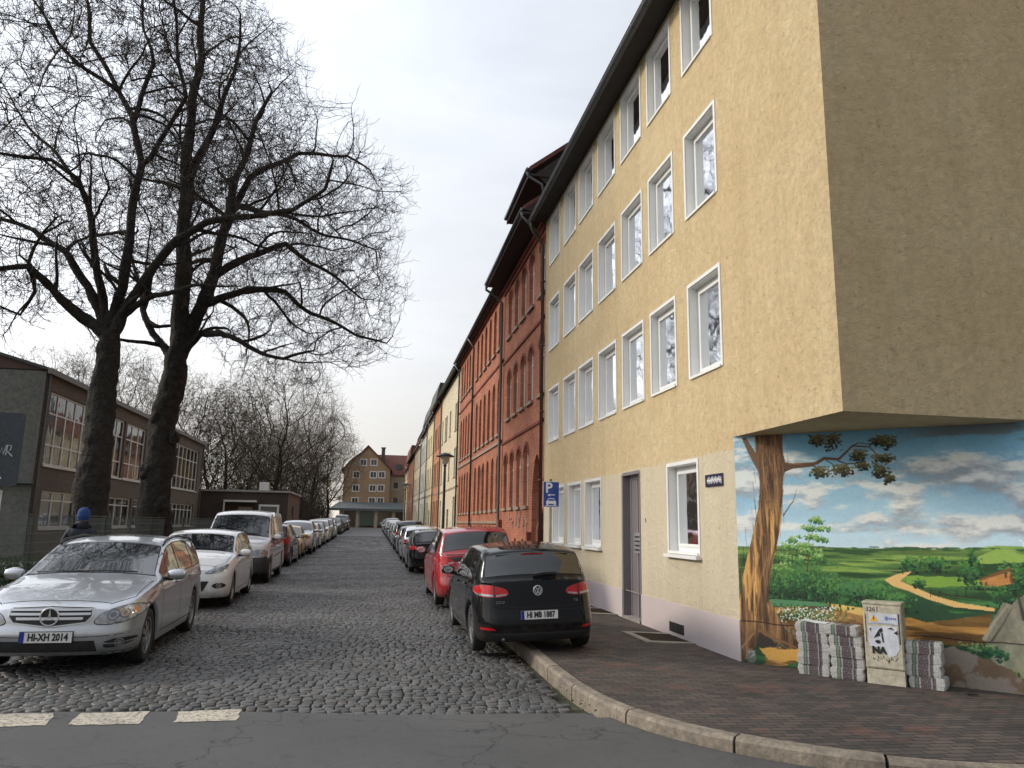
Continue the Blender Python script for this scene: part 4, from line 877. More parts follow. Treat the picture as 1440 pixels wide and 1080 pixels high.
class Body:
    def __init__(s, q):
        s.q = q; L, W = q['L'], q['W']; s.L = L; s.W = W
        s.zt = smooth_prof(q['top'], L, q.get('sm', .045)); s.zb = smooth_prof(q['belt'], L, .08)
        hw = W/2; s.w = smooth_prof(q.get('plan') or [(-.1, hw*.66), (0, hw*.70), (.04, hw*.80), (.1, hw*.875), (.2, hw*.93), (.4, hw*.97), (.7, hw*.99), (1.2, hw), (L-1.1, hw), (L-.5, hw*.98), (L-.25, hw*.945), (L-.12, hw*.90), (L-.05, hw*.84), (L, hw*.74), (L+.1, hw*.70)], L, .02)
        s.sill = q.get('sill', .2); s.R = q['R']; s.tum = q.get('tum', .33)
        S = set(np.round(np.arange(0, L+.001, .07), 3)) | {0., .015, .03, .05, .1, L, L-.015, L-.03, L-.05, L-.1}
        for c in (q['wf'], q['wr']): S |= set(np.round(np.arange(c-s.R-.1, c+s.R+.1, .03), 3))
        S = sorted(x for x in S if 0 <= x <= L); S = [S[0]] + [b for a, b in zip(S, S[1:]) if b-a > .008]
        v = []; f = []; mi = []; n = None
        for st in S:
            r_ = s.ring(st); n = len(r_)
            v += [s.deform(st, y, z) for y, z in r_] + [s.deform(st, -y, z) for y, z in r_]
        for i in range(len(S)-1):
            for k in range(n-1):
                a = i*2*n+k; b_ = a+2*n; dark = 1 if k < 3 else 0
                f.append((a, a+1, b_+1, b_)); mi.append(dark); a += n; b_ += n; f.append((a, b_, b_+1, a+1)); mi.append(dark)
        M = 12
        for st, e in ((S[0], 0), (S[-1], 1)):
            r_ = s.ring(st)[3:]; b0 = len(v)
            for y, z in r_:
                for j in range(M+1): v.append(s.deform(st, y*(1-2*j/M), z))
            for k in range(len(r_)-1):
                for j in range(M):
                    a = b0+k*(M+1)+j; qd = (a, a+1, a+M+2, a+M+1); f.append(qd if e else qd[::-1]); mi.append(0)
        me = bpy.data.meshes.new('body'); me.from_pydata(v, [], f); me.materials.append(q['paint']); me.materials.append(m_black)
        if q.get('bumper'):
            me.materials.append(q['bumper'][2])
            for k_, pl in enumerate(me.polygons):
                if mi[k_] == 0 and pl.center.x < q['bumper'][0]-L/2 and pl.center.z < q['bumper'][1]: mi[k_] = 2
        me.polygons.foreach_set('material_index', mi)
        bm = bmesh.new(); bm.from_mesh(me); bmesh.ops.remove_doubles(bm, verts=bm.verts, dist=.0008); bmesh.ops.recalc_face_normals(bm, faces=bm.faces)
        for fc in bm.faces: fc.smooth = True
        for ed in bm.edges:
            if len(ed.link_faces) == 2 and ed.calc_face_angle(0) > R(75): ed.smooth = False
        s.bvh = BVHTree.FromBMesh(bm); bm.to_mesh(me); bm.free(); s.me = me
    def edge(s, st):
        ws = s.w(st)-.045; zb = s.zb(st); zt = max(s.zt(st), zb+.02); h = zt-zb; cr = min(.055, .45*h); ye = ws - min(.05, h*.5) - s.tum*max(0, h-.1); return ws, zb, zt, max(ye, .2), zt-cr
    def top(s, st, y):
        ws, zb, zt, ye, ze = s.edge(st); return ze + (zt-ze)*(1-min(1, abs(y)/ye)**2.4)
    def ring(s, st):
        w = s.w(st); ws, zb, zt, ye, ze = s.edge(st); za = s.sill + (.06 if st < .5 or st > s.L-.5 else 0)*0; zu = s.sill
        for c in (s.q['wf'], s.q['wr']):
            d = abs(st-c); Ra = s.R+.055
            if d < Ra: za = max(za, s.R + math.sqrt(Ra*Ra-d*d))
        za = min(za, zb-.12); P = [(0, zu), (w-.27, zu), (w-.27, za), (w-.035, za)]
        for k in range(1, 9):
            t = k/9; z = za + (zb-za)*t; u = (z-.5)/.5; bulge = -.05*u*u if z > .5 else -.10*u*u*.8
            P.append((w + bulge + (.012 if abs(z-zb+.12) < .02 else 0), z))
        P.append((ws, zb))
        for k in (1, 2, 3): t = k/4; P.append((ws+(ye-ws)*t + .012*math.sin(math.pi*t), zb+(ze-zb)*t))
        P.append((ye, ze))
        for k in (1, 2, 3, 4, 5, 6): y = ye*(1-k/6.); P.append((y, ze+(zt-ze)*(1-(y/ye)**2.4)))
        return P
    def deform(s, st, y, z):
        q = s.q; hw = s.W/2; x = st; u = abs(y)/hw
        k = max(0, 1-st/.85); x += k*(q.get('bowf', .16)*u**2.4 + itp(z, q.get('pf', [(.2, .06), (.3, .01), (.5, 0), (.6, .03), (.75, .08)])))
        k = max(0, 1-(s.L-st)/.75); x -= k*(q.get('bowr', .10)*u**2.4 + itp(z, q.get('pr', [(.2, .05), (.3, .01), (.55, 0), (.62, .04), (1.0, .08)])))
        c = q['cowl']; zb = s.zb(st)
        if st > c-.5: x += .10*u*u*min(1, max(0, (z-zb)/.15+.4))*max(0, 1-abs(st-c-.3)/1.2)
        return (x - s.L/2, y, z)
    def hit(s, view, a, b):
        if view == 'front': o, d = (-9, a, b), (1, 0, 0)
        elif view == 'rear': o, d = (9, a, b), (-1, 0, 0)
        elif view == 'left': o, d = (a, 9, b), (0, -1, 0)
        elif view == 'right': o, d = (a, -9, b), (0, 1, 0)
        elif view == 'fl': o, d = (-9 + b[0] if 0 else -9, 0, 0), (1, 0, 0)
        else: o, d = (a, b, 9), (0, 0, -1)
        h = s.bvh.ray_cast(Vector(o), Vector(d))
        if h[0] is None: return None
        nn = h[1]; nn = -nn if nn.dot(Vector(d)) > 0 else nn
        return h[0], nn
    def patch(s, mb, view, poly, off=.004, g=.05, thick=0):
        xs = [p[0] for p in poly]; ys = [p[1] for p in poly]; V2 = []
        n = len(poly)
        for i in range(n):
            a, b = poly[i], poly[(i+1) % n]; m_ = max(1, int(math.dist(a, b)/g))
            for k in range(m_): V2.append(Vector((a[0]+(b[0]-a[0])*k/m_, a[1]+(b[1]-a[1])*k/m_)))
        no = len(V2)
        x = min(xs)+g*.5
        while x < max(xs):
            y = min(ys)+g*.5
            while y < max(ys): V2.append(Vector((x, y))); y += g
            x += g
        r_ = geometry.delaunay_2d_cdt(V2, [], [list(range(no))], 1, 1e-5)
        P = []; ok = []
        for p in r_[0]:
            h = s.hit(view, p.x, p.y); ok.append(h is not None); P.append(tuple(h[0]+h[1]*off) if h else (0, 0, 0))
        fs = [f for f in r_[2] if all(ok[i] for i in f) and max((Vector(P[f[0]])-Vector(P[i])).length for i in f) < g*6]
        mb.add(P, fs)
    def seam(s, mb, view, pts, w=.010, off=.0015, n=.05):
        Q = []
        for a, b in zip(pts, pts[1:]):
            m_ = max(1, int(math.dist(a, b)/n)); Q += [(a[0]+(b[0]-a[0])*k/m_, a[1]+(b[1]-a[1])*k/m_) for k in range(m_)]
        Q.append(pts[-1]); prev = None
        for i, p in enumerate(Q):
            a, b = Q[max(i-1, 0)], Q[min(i+1, len(Q)-1)]; d = Vector((b[0]-a[0], b[1]-a[1])).normalized(); nx, ny = -d.y*w/2, d.x*w/2
            h1, h2 = s.hit(view, p[0]+nx, p[1]+ny), s.hit(view, p[0]-nx, p[1]-ny)
            if not h1 or not h2: prev = None; continue
            cur = (tuple(h1[0]+h1[1]*off), tuple(h2[0]+h2[1]*off))
            if prev and (Vector(cur[0])-Vector(prev[0])).length < .3: mb.quad(prev[0], prev[1], cur[1], cur[0])
            prev = cur
_wheels = {}
def wheel_meshes(Rr, style, wd=.2):
    k = (Rr, style)
    if k in _wheels: return _wheels[k]
    t = MB().use(m_tyre); h = wd/2; ri = Rr*.66
    t.lathe([(ri, -h*.8), (Rr*.86, -h), (Rr*.97, -h*.88), (Rr, -h*.6), (Rr, h*.6), (Rr*.97, h*.88), (Rr*.86, h), (ri, h*.8)], (0, 0, 0), (0, 1, 0), 36)
    tm = t.mesh('tyre', True)
    r_ = MB().use(m_rim if style != 'steel' else mat('steel_rim', (.1, .1, .105), .5, .5)); r_.lathe([(ri*1.02, h*.85), (ri*.93, h*.82), (ri*.9, h*.3), (ri*.86, -h*.7)], (0, 0, 0), (0, 1, 0), 36)
    n = {'five': 5, 'ten': 10, 'seven': 7, 'steel': 8}[style]
    for i in range(n):
        a = 2*math.pi*i/n; d = Vector((math.cos(a), 0, math.sin(a))); p = Vector((-d.z, 0, d.x)); wi = {'five': .055, 'ten': .02, 'seven': .035, 'steel': .045}[style]
        for sg in ((-1, 1) if style == 'five' else (0,)):
            o = p*sg*.028; wj = .022 if style == 'five' else wi
            q = [d*.05+o-p*wj*.8, d*.05+o+p*wj*.8, d*ri*.95+o*1.9+p*wj, d*ri*.95+o*1.9-p*wj]
            r_.prism([x+Vector((0, h*.62 - (.02 if j > 1 else 0), 0)) for j, x in enumerate(q)], (0, .022, 0))
    r_.lathe([(.0, h*.78), (.05, h*.78), (.06, h*.7), (.06, h*.5)], (0, 0, 0), (0, 1, 0), 16)
    if style == 'steel': r_.use(m_rim).lathe([(0, h*.84), (ri*.8, h*.82), (ri*.97, h*.86)], (0, 0, 0), (0, 1, 0), 30)
    r_.use(m_black).lathe([(0, h*.1), (ri*.9, h*.1)], (0, 0, 0), (0, 1, 0), 24)
    r_.use(m_steel).lathe([(.05, h*.2), (ri*.62, h*.2)], (0, 0, 0), (0, 1, 0), 24)
    _wheels[k] = (tm, r_.mesh('rim', True)); me = _wheels[k][1]; me.polygons.foreach_set('use_smooth', [len(p.vertices) == 4 and False for p in me.polygons]); return _wheels[k]
def child(mb, name, t, smooth=True, fix=False, label=None):
    if not mb.f: return None
    o = mb.build(name, parent=t, smooth=smooth, fix=fix)
    if label: o['label'] = label
    return o
def circ(cx, cy, r, n=16, rx=1): return [(cx+r*rx*math.cos(2*math.pi*i/n), cy+r*math.sin(2*math.pi*i/n)) for i in range(n)]
def mirror(P): return [(-a, b) for a, b in P][::-1]
def plate(B, t, view, z, text, y=0, blank=False):
    h = B.hit(view, y, z); sg = -1 if view == 'front' else 1; x = h[0].x + sg*.012
    for dz in (-.06, .06):
        for dy in (-.25, .25):
            hh = B.hit(view, y+dy, z+dz)
            if hh: x = (min if sg < 0 else max)(x, hh[0].x + sg*.012)
    b = MB().use(m_black); b.box((x, y-.268, z-.062), (x+.02*-sg, y+.268, z+.062)); b.use(m_plate); b.box((x+sg*.006, y-.26, z-.055), (x, y+.26, z+.055))
    # blue strip on the viewer's left
    s_ = sg  # viewer's left is +y seen from the front? seen from front (looking +x) left is +y; from the rear left is -y ... handled by s_
    yl = y + (.26 if view == 'front' else -.26); yi = y + (.215 if view == 'front' else -.215)
    b.use(m_blue); b.box((x+sg*.008, min(yl, yi), z-.055), (x+sg*.0055, max(yl, yi), z+.055)); o = child(b, 'number_plate', t, False)
    if text:
        me = text_mesh(text, .105, .001, m_black, 'plate_text', bold=.004); bx = [v.co.x for v in me.vertices]; wv = max(bx)-min(bx); cx = (max(bx)+min(bx))/2
        for v in me.vertices: v.co.x = (v.co.x-cx)*.40/wv
        off = .022 * (-1 if view == 'front' else 1)
        xform(me, face_rot(sg, 0), Vector((x+sg*.0085, y+off, z))); c = bpy.data.objects.new('plate_text', me); C.objects.link(c); c.parent = o
def make_car(q, name, label, cat='car'):
    t = thing(name, label, cat, local=True); B = Body(q); L = B.L; W = B.W; X0 = -L/2; hw = W/2
    body = bpy.data.objects.new('body', B.me); C.objects.link(body); body.parent = t
    c, rf, rr_, rb = q['cowl'], q['roof_f'], q['roof_r'], q['glass_r']
    # windscreen and rear window
    def screen(sa, sb, view, inset=.055, name='windscreen'):
        P = []; n = 8
        ya = B.edge(sa)[3]-inset*.6; yb = B.edge(sb)[3]-inset
        P += [(y, B.top(sa, y)+.02) for y in np.linspace(-ya, ya, n)]
        for k in range(1, 6): st = sa+(sb-sa)*k/6; P.append((B.edge(st)[3]-inset*.8, B.edge(st)[4]+.004))
        P += [(y, B.top(sb, y)-.018) for y in np.linspace(yb, -yb, n)]
        for k in range(5, 0, -1): st = sa+(sb-sa)*k/6; P.append((-(B.edge(st)[3]-inset*.8), B.edge(st)[4]+.004))
        mb = MB().use(m_trim); cy = sum(p[1] for p in P)/len(P); big = [(p[0]*1.018, cy+(p[1]-cy)*1.045) for p in P]; B.patch(mb, view, big, .002, .06); child(mb, 'window_seal', t); mb = MB().use(m_cglass); B.patch(mb, view, P, .005, .06)
        child(mb, name, t)
    screen(c, rf, 'front', name='windscreen')
    if q.get('rear_poly'):
        mb = MB().use(m_cglass); B.patch(mb, 'rear', chaikin(q['rear_poly'], 1), .005, .06); child(mb, 'rear_window', t)
    else: screen(rb, rr_, 'rear', q.get('rinset', .07), 'rear_window')
    # side windows
    piv = q['pillars']
    for view, sg in (('left', 1), ('right', -1)):
        for i in range(len(piv)-1):
            a, b = piv[i]+.022, piv[i+1]-.022; lo = []; hi = []
            for k in range(9):
                st = a+(b-a)*k/8; e = B.edge(st); z0 = e[1]+.025; z1 = e[4]-.035
                if z1-z0 > .02: lo.append((st, z0)); hi.append((st, z1))
            if len(lo) < 3: continue
            P = [(x-L/2+.0, z) for x, z in lo+hi[::-1]]
            if q.get('kick') and i == len(piv)-2:
                e = P[len(lo)-1]; P[len(lo)-1] = (e[0]-.08, e[1]+.10); 
            # undo the plan deformation is not needed: the side view keeps s
            mb = MB().use(m_trim); cx = sum(p[0] for p in P)/len(P); cz = sum(p[1] for p in P)/len(P)
            B.patch(mb, view, [(p[0]+(.014 if p[0] > cx else -.014), p[1]+(.014 if p[1] > cz else -.014)) for p in P], .002, .07)
            mb.use(m_cglass); B.patch(mb, view, P, .005, .07); child(mb, 'side_window', t)
    # seams: doors, bonnet, tail gate, sills
    sm = MB().use(m_seam)
    dz = [(d, B.sill+.06, B.zb(d)) for d in q['doors']]
    for view in ('left', 'right'):
        for d, z0, z1 in dz: B.seam(sm, view, [(d-L/2, max(z0, .28)), (d-L/2+.0, z1+.0)])
        B.seam(sm, view, [(q['doors'][0]-L/2, .3), (q['doors'][-1]-L/2, .3)])
        B.seam(sm, view, [(q['wf']+B.R+.06-L/2, .36), (q['wf']+B.R+.05-L/2, .28)])
    hz = q.get('hood0', .12)
    for sg in (-1, 1): B.seam(sm, 'top', [(hz-L/2+.1, sg*(B.edge(hz)[3]*.80)), (hz+.35-L/2, sg*(B.edge(hz+.35)[3]*.97)), (c-.1-L/2, sg*(B.edge(c-.1)[3]*.99))])
    B.seam(sm, 'top', [(hz-L/2+.1+.02*abs(k), B.edge(hz)[3]*.8*k) for k in (-1, -.5, 0, .5, 1)])
    if 'gate' in q:
        gy, gz0, gz1 = q['gate']
        for sg in (-1, 1): B.seam(sm, 'rear', [(sg*gy, gz0), (sg*gy*1.02, gz1)], .008)
        B.seam(sm, 'rear', [(-gy, gz0), (gy, gz0)], .008)
    child(sm, 'panel_gaps', t, False)
    for s_ in q.get('mould', []): pass
    # handles
    for view, sg in (('left', 1), ('right', -1)):
        for d in q['handles']:
            z = B.zb(d)-.085; h = B.hit(view, d-L/2, z)
            if h:
                mb = MB().use(q['paint']); p = h[0]; mb.tube([(p.x-.09, p.y+sg*.004, z), (p.x-.07, p.y+sg*.03, z), (p.x+.07, p.y+sg*.03, z), (p.x+.09, p.y+sg*.004, z)], .013, 6); child(mb, 'door_handle', t)
    # mirrors
    for sg in (-1, 1):
        st = c+.33; e = B.edge(st); mb = MB().use(q['paint']); cx, cy, cz = st-L/2, sg*(e[0]+.13), e[1]+.07
        n, m_ = 10, 8
        for i in range(n+1):
            u = math.pi*i/n
            for j in range(m_):
                v = 2*math.pi*j/m_; r_ = math.sin(u)**.6
                mb.v.append((cx + math.copysign(abs(math.cos(v)*r_)**.8, math.cos(v))*.075 + .02, cy - math.cos(u)*.115, cz + math.sin(v)*r_*.075))
        for i in range(n):
            for j in range(m_): a = i*m_+j; a2 = i*m_+(j+1) % m_; mb.f.append([a, a2, a2+m_, a+m_]); mb.mi.append(0)
        mb.use(m_trim); mb.tube([(cx+.03, sg*(e[0]-.02), cz-.06), (cx+.02, cy-sg*.04, cz-.055)], .028, 6)
        o = child(mb, 'mirror', t); g = MB().use(m_chrome); g.prism([(cx+.089, cy+y, cz+z) for y, z in circ(0, 0, .052, 14, 1.6)], (.004, 0, 0)); g.build('mirror_glass', parent=o)
    # wheels
    tm, rm = wheel_meshes(B.R, q['rim'])
    for st in (q['wf'], q['wr']):
        for sg in (-1, 1):
            o = bpy.data.objects.new('wheel', tm); C.objects.link(o); o.parent = t; o.location = (st-L/2, sg*(hw-.125), B.R); o.rotation_euler = (0, .3*st, 0) if sg > 0 else (0, .5*st, math.pi)
            r_ = bpy.data.objects.new('rim', rm); C.objects.link(r_); r_.parent = o
    # underside shadow gap: bumper lower lips
    return t, B
def front_set(t, B, q, head, grille, intake, fog, extra=None, lens=((.0, .0),), mlow=None):
    L = B.L
    for sg in (1, -1):
        P = head if sg > 0 else mirror(head)
        mb = MB().use(m_trim); cx = sum(p[0] for p in P)/len(P); cz = sum(p[1] for p in P)/len(P)
        B.patch(mb, 'front', chaikin([(cx+(a-cx)*1.035, cz+(b-cz)*1.09) for a, b in P], 2), .003, .03); mb.use(m_lamp); B.patch(mb, 'front', chaikin(P, 2), .007, .03)
        for (dy, dz, r_) in q['lenses']:
            mb.use(m_lampdark); B.patch(mb, 'front', circ(sg*dy, dz, r_, 16), .010, .03); mb.use(m_lamp); B.patch(mb, 'front', circ(sg*dy, dz, r_*.78, 14), .013, .03); mb.use(m_lampdark); B.patch(mb, 'front', circ(sg*dy, dz, r_*.42, 12), .016, .03)
        if q.get('indic'): mb.use(m_orange); iy, iz = q['indic']; B.patch(mb, 'front', circ(sg*iy, iz, .03, 10, .8), .012, .02)
        child(mb, 'headlight', t)
        if fog:
            mb = MB().use(m_black); P = fog if sg > 0 else mirror(fog); B.patch(mb, 'front', chaikin(P, 1), .004, .03); cy = sum(p[0] for p in P)/len(P); cz = sum(p[1] for p in P)/len(P)
            mb.use(m_chrome); B.patch(mb, 'front', circ(cy, cz, .045), .008, .03); mb.use(m_lampdark); B.patch(mb, 'front', circ(cy, cz, .034), .011, .03); mb.use(m_lamp); B.patch(mb, 'front', circ(cy, cz, .02), .014, .03); child(mb, 'fog_light', t)
    if intake: mb = MB().use(mlow or m_black); B.patch(mb, 'front', intake, .004, .04); child(mb, 'air_intake', t)
    if grille: mb = MB().use(m_black); B.patch(mb, 'front', grille, .004, .04); return child(mb, 'grille', t)
def bars(B, mb, view, rows, hw_, th, off=.012):
    for z, h in rows:
        B.patch(mb, view, [(-hw_(z), z-th/2), (hw_(z), z-th/2), (hw_(z), z+th/2), (-hw_(z), z+th/2)], off, .04)
def badge_ring(B, view, y, z, r, spokes, parent, back=m_black, name='badge'):
    h = B.hit(view, y, z); sg = -1 if view == 'front' else 1; x = h[0].x+sg*.022; mb = MB().use(back)
    mb.prism([(x-sg*.02, y+a, z+b) for a, b in circ(0, 0, r*.98, 24)], (sg*.018, 0, 0)); mb.use(m_chrome)
    mb.use(m_silver); mb.tube([(x, y+a, z+b) for a, b in circ(0, 0, r, 24)] + [(x, y+r, z)], r*.10, 6, False)
    for (a, b), (c, d), w in spokes:
        A = Vector((x+sg*.004, y+a*r, z+b*r)); D = Vector((x+sg*.004, y+c*r, z+d*r)); dr = (D-A).normalized(); p = Vector((0, -dr.z, dr.y)); w0, w1 = w
        mb.prism([A-p*w0*r, A+p*w0*r, D+p*w1*r, D-p*w1*r], (-sg*.008, 0, 0))
    child(mb, name, t_of(parent), False)
def t_of(x): return x
def wiper(B, t, pts, view='front'):
    Q = []
    for a, b in pts:
        h = B.hit(view, a, b)
        if h: Q.append(tuple(h[0]+h[1]*.03))
    if len(Q) > 1: mb = MB().use(m_black); mb.tube(Q, .009, 5); child(mb, 'wiper', t)
def tails(B, t, P, extra=None, m=m_red):
    for sg in (1, -1):
        mb = MB().use(m_trim); PP = P if sg > 0 else mirror(P); cx = sum(p[0] for p in PP)/len(PP); cz = sum(p[1] for p in PP)/len(PP)
        B.patch(mb, 'rear', chaikin([(cx+(a-cx)*1.03, cz+(b-cz)*1.06) for a, b in PP], 2), .003, .03); mb.use(m); B.patch(mb, 'rear', chaikin(PP, 2), .007, .03)
        if extra:
            for EP, em in extra: mb.use(em); B.patch(mb, 'rear', EP if sg > 0 else mirror(EP), .010, .03)
        child(mb, 'taillight', t)
# --- type data: s runs from the nose backwards
silver = paint('silver_paint', (.55, .57, .60), .65, .3); whitep = paint('white_paint', (.74, .75, .76)); blackp = paint('black_paint', (.003, .003, .004), 0, .5); blackp.node_tree.nodes['Principled BSDF'].inputs['Specular IOR Level'].default_value = .05; blackp.node_tree.nodes['Principled BSDF'].inputs['Coat IOR'].default_value = 1.33; 0; redp = paint('red_paint', (.38, .006, .012), 0, .3)
darkred = paint('dark_red_paint', (.05, .005, .009)); yellowp = paint('yellow_car_paint', (.55, .36, .03)); bluep = paint('dark_blue_paint', (.01, .02, .06)); greyp = paint('dark_grey_paint', (.06, .062, .066), .6, .3); beigep = paint('champagne_paint', (.33, .3, .25), .6, .3)
WAG = dict(L=4.6, W=1.77, R=.315, wf=.80, wr=3.56, cowl=1.22, roof_f=2.08, roof_r=4.14, glass_r=4.50, rim='seven', paint=silver,
    top=[(-.3, .66), (0, .70), (.08, .76), (.5, .86), (1.0, .945), (1.2, .99), (1.65, 1.215), (2.08, 1.39), (2.5, 1.45), (3.1, 1.465), (3.8, 1.43), (4.14, 1.38), (4.5, 1.03), (4.6, .97), (4.9, .96)],
    belt=[(-.3, .6), (0, .645), (.3, .75), (.8, .84), (1.3, .905), (2.5, .945), (3.8, .985), (4.3, .99), (4.9, .92)], pillars=[1.42, 2.42, 3.32, 4.15], doors=[1.35, 2.42, 3.25], handles=[2.25, 3.15], gate=(.62, .62, 1.0), kick=1,
    pf=[(.18, .10), (.26, .03), (.45, 0), (.5, .035), (.62, .045), (.75, .10)], lenses=[(.62, .625, .06), (.72, .635, .045)], indic=(.80, .665))
HAT = dict(L=4.2, W=1.78, R=.315, wf=.86, wr=3.44, cowl=1.10, roof_f=1.86, roof_r=3.84, glass_r=4.06, rim='five', paint=blackp,
    top=[(-.3, .68), (0, .72), (.08, .79), (.5, .92), (.9, .99), (1.1, 1.03), (1.5, 1.235), (1.86, 1.40), (2.2, 1.46), (2.7, 1.475), (3.4, 1.445), (3.86, 1.385), (4.06, 1.02), (4.16, .97), (4.5, .96)],
    belt=[(-.3, .62), (0, .66), (.3, .77), (.8, .87), (1.2, .925), (2.5, .965), (3.5, .985), (3.9, .98), (4.5, .93)], pillars=[1.3, 2.18, 3.0, 3.5], doors=[1.25, 2.2, 3.05], handles=[2.02, 2.92], gate=(.60, .60, .93), kick=1,
    pr=[(.2, .09), (.28, .02), (.5, 0), (.56, .055), (.75, .08), (1.0, .13)], bowr=.13, tum=.30, rinset=.015, lenses=[(.58, .68, .06), (.7, .69, .045)])
HA2 = dict(HAT, L=4.34, wf=.88, wr=3.52, paint=whitep, rim='ten', top=[(-.3, .70), (0, .73), (.08, .80), (.5, .93), (.95, 1.02), (1.15, 1.06), (1.55, 1.25), (1.95, 1.42), (2.3, 1.48), (2.8, 1.50), (3.5, 1.455), (3.9, 1.38), (4.15, 1.03), (4.3, .97), (4.6, .96)],
    belt=[(-.3, .62), (0, .66), (.3, .79), (.8, .89), (1.2, .94), (2.5, .98), (3.5, 1.01), (3.9, 1.0), (4.6, .93)], cowl=1.14, roof_f=1.94, roof_r=3.88, glass_r=4.12, pillars=[1.35, 2.25, 3.1, 3.7], doors=[1.32, 2.27, 3.12], indic=None,
    pf=[(.2, .07), (.3, .01), (.5, 0), (.6, .02), (.75, .07)], lenses=[(.60, .735, .05), (.70, .76, .04)])
MPV = dict(HAT, L=4.29, W=1.80, R=.325, wf=.85, wr=3.49, paint=redp, cowl=.92, roof_f=1.75, roof_r=3.88, glass_r=4.12, rim='ten',
    top=[(-.3, .75), (0, .79), (.08, .87), (.5, 1.0), (.9, 1.08), (1.3, 1.31), (1.75, 1.50), (2.1, 1.58), (2.7, 1.615), (3.4, 1.59), (3.9, 1.52), (4.13, 1.10), (4.25, 1.03), (4.6, 1.02)],
    belt=[(-.3, .66), (0, .70), (.3, .84), (.8, .95), (1.2, 1.0), (2.5, 1.03), (3.5, 1.05), (3.9, 1.04), (4.6, .97)], pillars=[1.2, 2.15, 3.05, 3.72], doors=[1.2, 2.15, 3.05], handles=[1.98, 2.9], gate=(.64, .62, 1.02), rinset=.04)
SUV = dict(HAT, L=4.45, W=1.83, R=.345, wf=.87, wr=3.5, sill=.27, paint=silver, cowl=1.15, roof_f=1.85, roof_r=4.05, glass_r=4.28, rim='seven',
    top=[(-.3, .86), (0, .90), (.08, .97), (.5, 1.05), (1.0, 1.11), (1.15, 1.14), (1.5, 1.37), (1.85, 1.56), (2.2, 1.64), (2.8, 1.66), (3.6, 1.64), (4.1, 1.58), (4.3, 1.15), (4.42, 1.08), (4.7, 1.06)],
    belt=[(-.3, .76), (0, .80), (.3, .93), (.8, 1.01), (1.2, 1.05), (2.5, 1.08), (3.5, 1.09), (4.0, 1.08), (4.7, 1.0)], pillars=[1.35, 2.25, 3.15, 4.0], doors=[1.32, 2.27, 3.15], gate=(.64, .64, 1.05), lenses=[(.62, .80, .06), (.72, .81, .045)], indic=None)
VAN = dict(bumper=(.75, .70, mat('bumper_grey', (.03, .031, .033), .6, c2=(.024, .024, .026), ns=5)), L=4.89, W=1.90, R=.335, wf=.9, wr=3.9, sill=.25, cowl=.80, roof_f=1.52, roof_r=4.82, glass_r=4.88, rim='steel', paint=whitep, tum=.14, sm=.06,
    top=[(-.3, .95), (0, 1.0), (.08, 1.06), (.45, 1.16), (.8, 1.22), (1.15, 1.54), (1.52, 1.83), (1.8, 1.91), (2.6, 1.955), (4.4, 1.94), (4.75, 1.88), (4.89, 1.74), (5.2, 1.7)],
    belt=[(-.3, .86), (0, .90), (.3, 1.02), (.8, 1.12), (1.4, 1.15), (3, 1.15), (5.2, 1.15)], plan=[(-.1, .66), (0, .72), (.04, .80), (.1, .86), (.3, .915), (.8, .945), (1.2, .95), (4.6, .945), (4.8, .90), (4.86, .85), (4.89, .80), (5, .78)],
    rear_poly=[(-.68, 1.2), (.68, 1.2), (.62, 1.68), (-.62, 1.68)], pillars=[1.05, 2.0], doors=[1.12, 2.05, 3.1], handles=[1.92, 3.0], gate=(.78, .45, 1.7), pf=[(.2, .06), (.3, .0), (.6, 0), (.66, .05), (1.0, .10)], bowf=.13, bowr=.05, pr=[(.2, .03), (.3, 0), (2, .05)],
    lenses=[(.66, .80, .06), (.78, .80, .045)], indic=(.84, .80))
def park(t, x, y, nose_to_camera=True, dz=0, yaw=0, roll=0):
    L = t['_len']; t.location = (x, y + L/2, gz(y+L/2) + dz); t.rotation_euler = (0, roll, R((90 if nose_to_camera else -90) + yaw)); 
